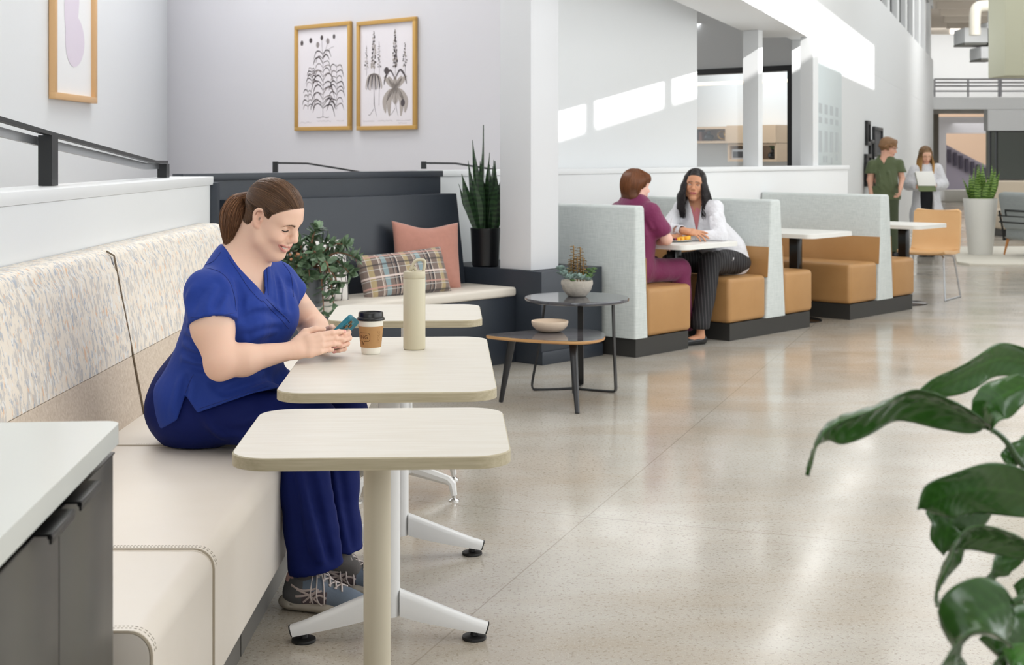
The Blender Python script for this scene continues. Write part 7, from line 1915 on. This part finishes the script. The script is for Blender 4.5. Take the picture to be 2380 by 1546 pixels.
# jade plant in grey pot on the charcoal bench
def jade():
    p0 = W(718, 728, 8.12); base = V((p0.x, p0.y, .5005))
    t = thing('potted_jade_plant', 'jade plant with fleshy green leaves in a grey pot on the charcoal bench', 'plant', tuple(base))
    mb = MB(); mb.lathe([(.001, 0), (.075, 0), (.082, .01), (.098, .225), (.092, .225), (.088, .19), (.001, .19)], 36); mb.build('pot', plain('grey_ceramic_pot', (112, 116, 122), .35), t)
    mb = MB(); mb.lathe([(.001, .191), (.088, .191), (.001, .198)], 20); mb.build('soil', bpy.data.materials['soil'], t)
    g = leafmat('jade_leaf', (78, 104, 74), (132, 156, 126), .28, 25); rnd = random.Random(5)
    wood = plain('jade_stem', (150, 112, 88), .8, bsc=80, bst=.5, bd=.003)
    tips = [((-.13, -.05, .30), 0), ((-.06, .02, .36), 0), ((-.01, -.06, .26), 0), ((.05, -.03, .45), 1), ((.02, .03, .38), 0), ((.12, -.02, .36), 1), ((.16, -.04, .22), 0), ((.22, -.05, .36), 1), ((.28, -.04, .28), 1), ((.13, -.09, .10), 1), ((.10, -.10, -.02), 1), ((.18, -.09, .14), 1), ((.16, -.11, .00), 1), ((-.02, -.11, .14), 1), ((-.06, -.11, .22), 1), ((.06, -.10, .30), 1), ((-.10, .03, .25), 0), ((.02, -.11, .18), 1), ((.24, -.07, .20), 1), ((-.12, -.10, .16), 0)]
    for (x, y, z), big in tips:
        e = V((x, y, z)); r0 = V((rnd.uniform(-.03, .03), rnd.uniform(-.03, .03), .195)); mid = (r0+e)/2+V((e.x*.1, -.01, .07 if z > .1 else .12))
        if z < .12: mid = V((e.x*.72, e.y*.95, .26))
        sp = spline([r0, mid, e], 7); sm_ = MB(); sm_.tube(sp, [.009-.006*i/(len(sp)-1) for i in range(len(sp))], 6); sm_.build('stem', wood, t)
        lb = MB()
        for i in range(5, len(sp)):
            if i < len(sp)-7 and rnd.random() < .4: continue
            for q in (0, 1):
                tg = (sp[i]-sp[i-1]).normalized(); a = rnd.uniform(0, 6.28)+PI*q; o1 = tg.orthogonal().normalized(); o2 = tg.cross(o1); dr = (o1*math.cos(a)+o2*math.sin(a))+tg*rnd.uniform(.2, .9)
                L = rnd.uniform(.050, .082); leaf(lb, sp[i], dr, (tg+V((0, 0, .6))), L, L*.25, lambda u: max(.05, math.sin(PI*min(1, (.08+.92*u)**1.25))**.7), bend=rnd.uniform(-.1, .5), fold=.12, n=6, m=2, thick=.003)
        for k in range(6):
            a = 2*PI*k/6+rnd.random(); tg = (sp[-1]-sp[-2]).normalized(); o1 = tg.orthogonal().normalized(); o2 = tg.cross(o1); dr = (o1*math.cos(a)+o2*math.sin(a))+tg*rnd.uniform(.5, 1.3); L = rnd.uniform(.045, .072)
            leaf(lb, sp[-1], dr, tg+V((0, 0, .6)), L, L*.23, lambda u: max(.05, math.sin(PI*min(1, (.08+.92*u)**1.25))**.7), bend=.2, fold=.1, n=6, m=2, thick=.003)
        o = lb.build('leaves', g, t); o['kind'] = 'stuff'
    fl = MB()
    for k in range(12):
        bm = bmesh.new(); bmesh.ops.create_icosphere(bm, subdivisions=1, radius=.010); fl.addbm(bm, Matrix.Translation((rnd.uniform(-.10, .04), rnd.uniform(-.09, -.04), rnd.uniform(.20, .33))) @ Matrix.Scale(rnd.uniform(.7, 1.5), 4, (1, 0, 0)))
    o = fl.build('dry_leaves', plain('peach_dry_leaf', (214, 150, 112), .6), t); o['kind'] = 'stuff'
jade()
# snake plant on the plinth
def snake(name, label, base, potprof, potmat, z0, n, hmax, rad, lw, c1, c2, seed, tall=(), parent=None, spread=.35, far=False):
    t = parent or thing(name, label, 'plant', tuple(base)); rnd = random.Random(seed)
    if parent is None:
        mb = MB(); mb.lathe(potprof, 36); mb.build('pot', potmat, t)
        mb = MB(); mb.lathe([(.001, z0-.02), (rad*1.05, z0-.02), (.001, z0-.015)], 20); mb.build('soil', bpy.data.materials['soil'], t)
    m, nt, b = newmat(name+'_leaf'); setb(b, c1, .35)
    w = N(nt, 'ShaderNodeTexWave', Scale=9, Distortion=7, Detail=3); w.bands_direction = 'Z'; nt.links.new(coords(nt), w.inputs['Vector']); nt.links.new(ramp(nt, w.outputs['Fac'], [(.2, c1), (.8, c2)]), b.inputs['Base Color'])
    for k in range(n):
        a = rnd.uniform(0, 6.28); r = rad*math.sqrt(rnd.random())*.9; x, y = r*math.cos(a), r*math.sin(a); h = hmax*rnd.uniform(.5, .9)
        lean = V((x, y, 0))*spread/rad*rnd.uniform(.3, 1)
        if k < len(tall): x, y, h, lx, ly = tall[k]; lean = V((lx, ly, 0))
        fa = rnd.uniform(-1.2, 1.2)-PI/2; mb = MB()
        d = V((lean.x, lean.y, 1)).normalized(); up = V((math.cos(fa), math.sin(fa), 0))
        leaf(mb, V((x, y, z0-.02)), d, up, h, lw*rnd.uniform(.8, 1.15), lambda u: (.55+.45*math.sin(PI*min(1, u*1.1)))*(1 if u < .6 else max(.02, (1-u)/.4)**.75), bend=rnd.uniform(-.15, .15), fold=.45, n=12, m=3, wave=.12, ph=rnd.uniform(0, 6), thick=.003)
        mb.build('leaf', m, t)
sb = AB(7.03, 6.55, .612)
sb = V((W(1128, 0, 9.62).x, 9.62, .612))
snake('potted_snake_plant', 'tall snake plant in a black pot on the charcoal plinth beside the white pillar', sb, [(.001, 0), (.085, 0), (.092, .006), (.102, .24), (.104, .25), (.104, .262), (.096, .262), (.092, .23), (.001, .23)], plain('black_pot', (24, 25, 28), .3), .25, 20, .62, .072, .032, (36, 56, 38), (54, 82, 50), 6,
      tall=((-.01, .0, .74, .0, 0), (-.03, -.02, .64, -.09, 0), (.05, 0, .50, .05, 0), (.02, -.04, .55, .0, 0), (-.05, -.03, .42, -.30, 0), (-.05, 0, .36, -.42, 0), (.0, -.05, .50, -.03, 0), (.04, -.04, .42, .1, 0), (.07, -.02, .34, .2, 0)))
snake('planter_leaf', '', (0, 0, 0), None, None, .72, 22, .62, .15, .045, (70, 110, 46), (150, 180, 96), 16, parent=pt, spread=.45)
# succulents in a stone bowl
def succ():
    c = W(1341, 689, 8.28); base = V((c.x, c.y, .5405))
    t = thing('succulent_bowl', 'round stone bowl of blue-green succulents on the dark round table', 'plant', tuple(base))
    m = plain('pitted_stone', (196, 188, 176), .85, var=.12, vsc=30, bsc=60, bst=.6, bd=.004)
    mb = MB(); mb.lathe([(.001, 0), (.05, 0), (.056, .004), (.082, .035), (.095, .075), (.093, .094), (.086, .095), (.084, .085), (.001, .085)], 40); mb.build('bowl', m, t)
    rnd = random.Random(3); G1 = plain('blue_green_succulent', (158, 180, 172), .5, var=.12, vsc=40); G2 = plain('green_succulent', (118, 150, 96), .5, var=.15, vsc=40); G3 = plain('bronze_succulent', (150, 118, 62), .45, var=.3, vsc=50)
    pr = lambda u: max(.05, math.sin(PI*min(1, (.1+.9*u)**1.5))**.8)
    def rosette(x, y, z, r, mat, nl=16, nm='rosette', tilt=(0, 0)):
        mb = MB()
        for k in range(nl):
            a = k*2.4; e = .15+1.15*k/nl; d = V((math.cos(a)*math.cos(e), math.sin(a)*math.cos(e), math.sin(e)))+V((tilt[0], tilt[1], 0)); L = r*(1-.45*k/nl)
            leaf(mb, V((x, y, z)), d, V((0, 0, 1))-d*.3, L, L*.30, pr, bend=-.5, fold=.25, n=5, m=2, thick=.004)
        mb.build(nm, mat, t)
    for (x, y, z, r, tx, ty) in ((-.075, -.02, .125, .055, -.5, -.2), (-.045, -.06, .105, .05, -.2, -.5), (-.09, .02, .15, .045, -.5, 0), (-.05, .03, .14, .045, 0, 0), (.02, -.065, .105, .052, 0, -.5), (-.01, -.03, .12, .04, 0, -.3), (.055, -.05, .10, .035, .3, -.4), (-.10, -.01, .165, .03, -.3, 0), (.03, .03, .12, .04, .1, 0)): rosette(x, y, z, r, G1, tilt=(tx, ty))
    for (x, y, z, r) in ((.075, -.02, .12, .03), (.09, .0, .14, .025), (.07, .02, .15, .025), (.1, -.01, .16, .02), (.06, -.04, .11, .03), (-.03, -.075, .095, .02), (.05, .0, .13, .03)): rosette(x, y, z, r, G2, 14)
    for (x, y, h) in ((-.02, .0, .20), (.02, .01, .19), (.0, -.03, .14), (.035, -.02, .13), (-.035, -.02, .12)):
        mb = MB()
        for k in range(26):
            a = k*2.4; z = .10+h*(.15+.85*k/26); e = .25; d = V((math.cos(a)*math.cos(e), math.sin(a)*math.cos(e), math.sin(e))); L = .034*(1-.35*k/26)
            leaf(mb, V((x, y, z)), d, V((0, 0, 1)), L, .0085, pr, bend=.7, fold=.3, n=5, m=1, thick=.002)
        mb.tube([V((x, y, .08)), V((x, y, .10+h))], .004, 6); mb.build('spike', G3, t)
succ()
# peace lily in the right foreground
def lily():
    base = V((.99, 1.95, 0)); t = thing('peace_lily', 'glossy dark green peace lily leaves arching in from the lower right corner', 'plant', tuple(base)); rnd = random.Random(9)
    st = MB(); st.box((-.16, -.16, 0), (.16, .16, .36), .02, 3); st.build('pot_stand', M['black'], t)
    mb = MB(); mb.lathe([(.001, .361), (.11, .361), (.15, .58), (.14, .58), (.001, .56)], 32); mb.build('pot', M['wlam'], t)
    m, nt, b = newmat('peace_lily_leaf'); setb(b, (30, 62, 26), .22, spec=.6, coat=.25)
    a_ = N(nt, 'ShaderNodeVertexColor', layer_name='Col'); nt.links.new(a_.outputs['Color'], b.inputs['Base Color'])
    stm = plain('lily_stalk', (52, 84, 40), .4)
    def lf(mid, wd, side0, roll=0.0, droop=.35, stem=None, tone=1.0):
        """mid: list of midrib points (world); wd half width; side0 approx direction of one half"""
        sp = spline(mid, 8); n = len(sp); P = []; C = []; m_ = 8
        for i, p in enumerate(sp):
            u = i/(n-1); tg = (sp[min(i+1, n-1)]-sp[max(i-1, 0)]).normalized(); s_ = V(side0); s_ = (s_-tg*s_.dot(tg)).normalized(); nn = tg.cross(s_).normalized()
            if nn.z < 0: nn = -nn
            w = wd*(max(.0, math.sin(PI*min(1, .02+.98*u**.85)))**.55)*(1 if u < .84 else max(.03, ((1-u)/.16))**.75); row = []
            for j in range(-m_, m_+1):
                v = j/m_; vein = .0016*math.sin((u*26-abs(v)*3.2)*2*PI/2)*(abs(v) > .05)*(1-abs(v)**4)
                z = -droop*w*v*v*1.0+.10*w*abs(v)+vein+.004*math.sin(13*u+3*v)*abs(v)**2
                row.append(p+s_*(w*v*math.cos(roll*0))+nn*z)
                c = np.array(srgb((50, 92, 32)))*tone; c = c*(1.25 if abs(v) < .06 else 1)*(1+.10*math.sin((u*26-abs(v)*3.2)*PI)); C.append(c)
            P.append(row)
        me_ = MB(); me_.grid(P); o = me_.build('leaf', m, t, world=True, autosm=False)
        at = o.data.color_attributes.new('Col', 'FLOAT_COLOR', 'POINT'); cc = np.concatenate([np.array(C), np.ones((len(C), 1))], 1); at.data.foreach_set('color', cc.astype(np.float32).ravel())
        md = o.modifiers.new('t', 'SOLIDIFY'); md.thickness = .0012
        if stem:
            s2 = MB(); sp2 = spline(stem, 6); s2.tube(sp2, [.0055-.0022*i/(len(sp2)-1) for i in range(len(sp2))], 8); s2.build('stalk', stm, t, world=True)
    w = W; hub = V((base.x, base.y, .57))
    # the long arching leaf on its stalk
    lf([w(2292, 992, 1.80), w(2210, 950, 1.78), w(2105, 926, 1.76), w(2020, 955, 1.74), w(1935, 985, 1.73), w(1895, 1030, 1.73), w(1874, 1105, 1.74)], .036, (0, .75, -.66), stem=[hub, w(2520, 1230, 1.9), w(2380, 1085, 1.85), w(2335, 1022, 1.82), w(2292, 990, 1.80)], droop=.5)
    # top right leaf
    lf([w(2120, 920, 1.86), w(2200, 890, 1.87), w(2275, 850, 1.88), w(2340, 832, 1.9), w(2440, 850, 1.92)][::-1], .026, (.2, .4, -.8), tone=1.25, stem=[hub, w(2560, 1100, 1.95), w(2500, 900, 1.93), w(2440, 850, 1.92)])
    # small leaf right
    lf([w(2296, 1000, 1.80), w(2300, 945, 1.79), w(2340, 915, 1.78), w(2420, 880, 1.78)], .027, (.3, -.5, -.8), tone=1.2)
    lf([w(2343, 1080, 1.84), w(2362, 1050, 1.85), w(2400, 1020, 1.86)], .018, (.5, .3, -.6), tone=1.3)
    # second big leaf
    lf([w(2440, 1172, 1.72), w(2350, 1142, 1.70), w(2250, 1138, 1.68), w(2185, 1156, 1.67), w(2132, 1182, 1.67)], .036, (0, .35, -.93), stem=[hub, w(2520, 1250, 1.8), w(2440, 1150, 1.72)], droop=.15, tone=.95)
    lf([w(2300, 1168, 1.78), w(2240, 1185, 1.76), w(2205, 1220, 1.75), w(2192, 1290, 1.75)], .034, (.8, .2, -.3), tone=1.0)
    # drooping leaf
    lf([w(2440, 1290, 1.66), w(2330, 1252, 1.64), w(2240, 1250, 1.63), w(2200, 1305, 1.63), w(2178, 1375, 1.64), w(2178, 1410, 1.645)], .030, (.2, .7, -.6), droop=.3, stem=[hub, w(2560, 1380, 1.75), w(2440, 1290, 1.66)])
    lf([w(2380, 1265, 1.70), w(2320, 1320, 1.69), w(2282, 1360, 1.69), w(2276, 1402, 1.69)], .017, (.8, .2, .5), tone=1.1)
    # bottom leaf seen from above
    lf([w(2352, 1400, 1.50), w(2290, 1430, 1.48), w(2235, 1500, 1.46), w(2200, 1590, 1.45), w(2190, 1660, 1.45)], .044, (.62, .55, .55), droop=.1, tone=.9, stem=[hub, w(2480, 1420, 1.6), w(2400, 1388, 1.52), w(2352, 1400, 1.50)])
    lf([w(2440, 1440, 1.60), w(2380, 1480, 1.58), w(2330, 1540, 1.56), w(2300, 1640, 1.55)], .034, (.6, .4, .7), tone=1.0, stem=[hub, w(2520, 1430, 1.65), w(2440, 1440, 1.60)])
    lf([w(2400, 1500, 1.52), w(2350, 1560, 1.50), w(2330, 1640, 1.5)], .020, (.6, .4, .5), tone=2.2)
    lf([w(2420, 1330, 1.75), w(2370, 1385, 1.74), w(2345, 1420, 1.74)], .014, (.6, .2, .6), tone=1.2)
lily()
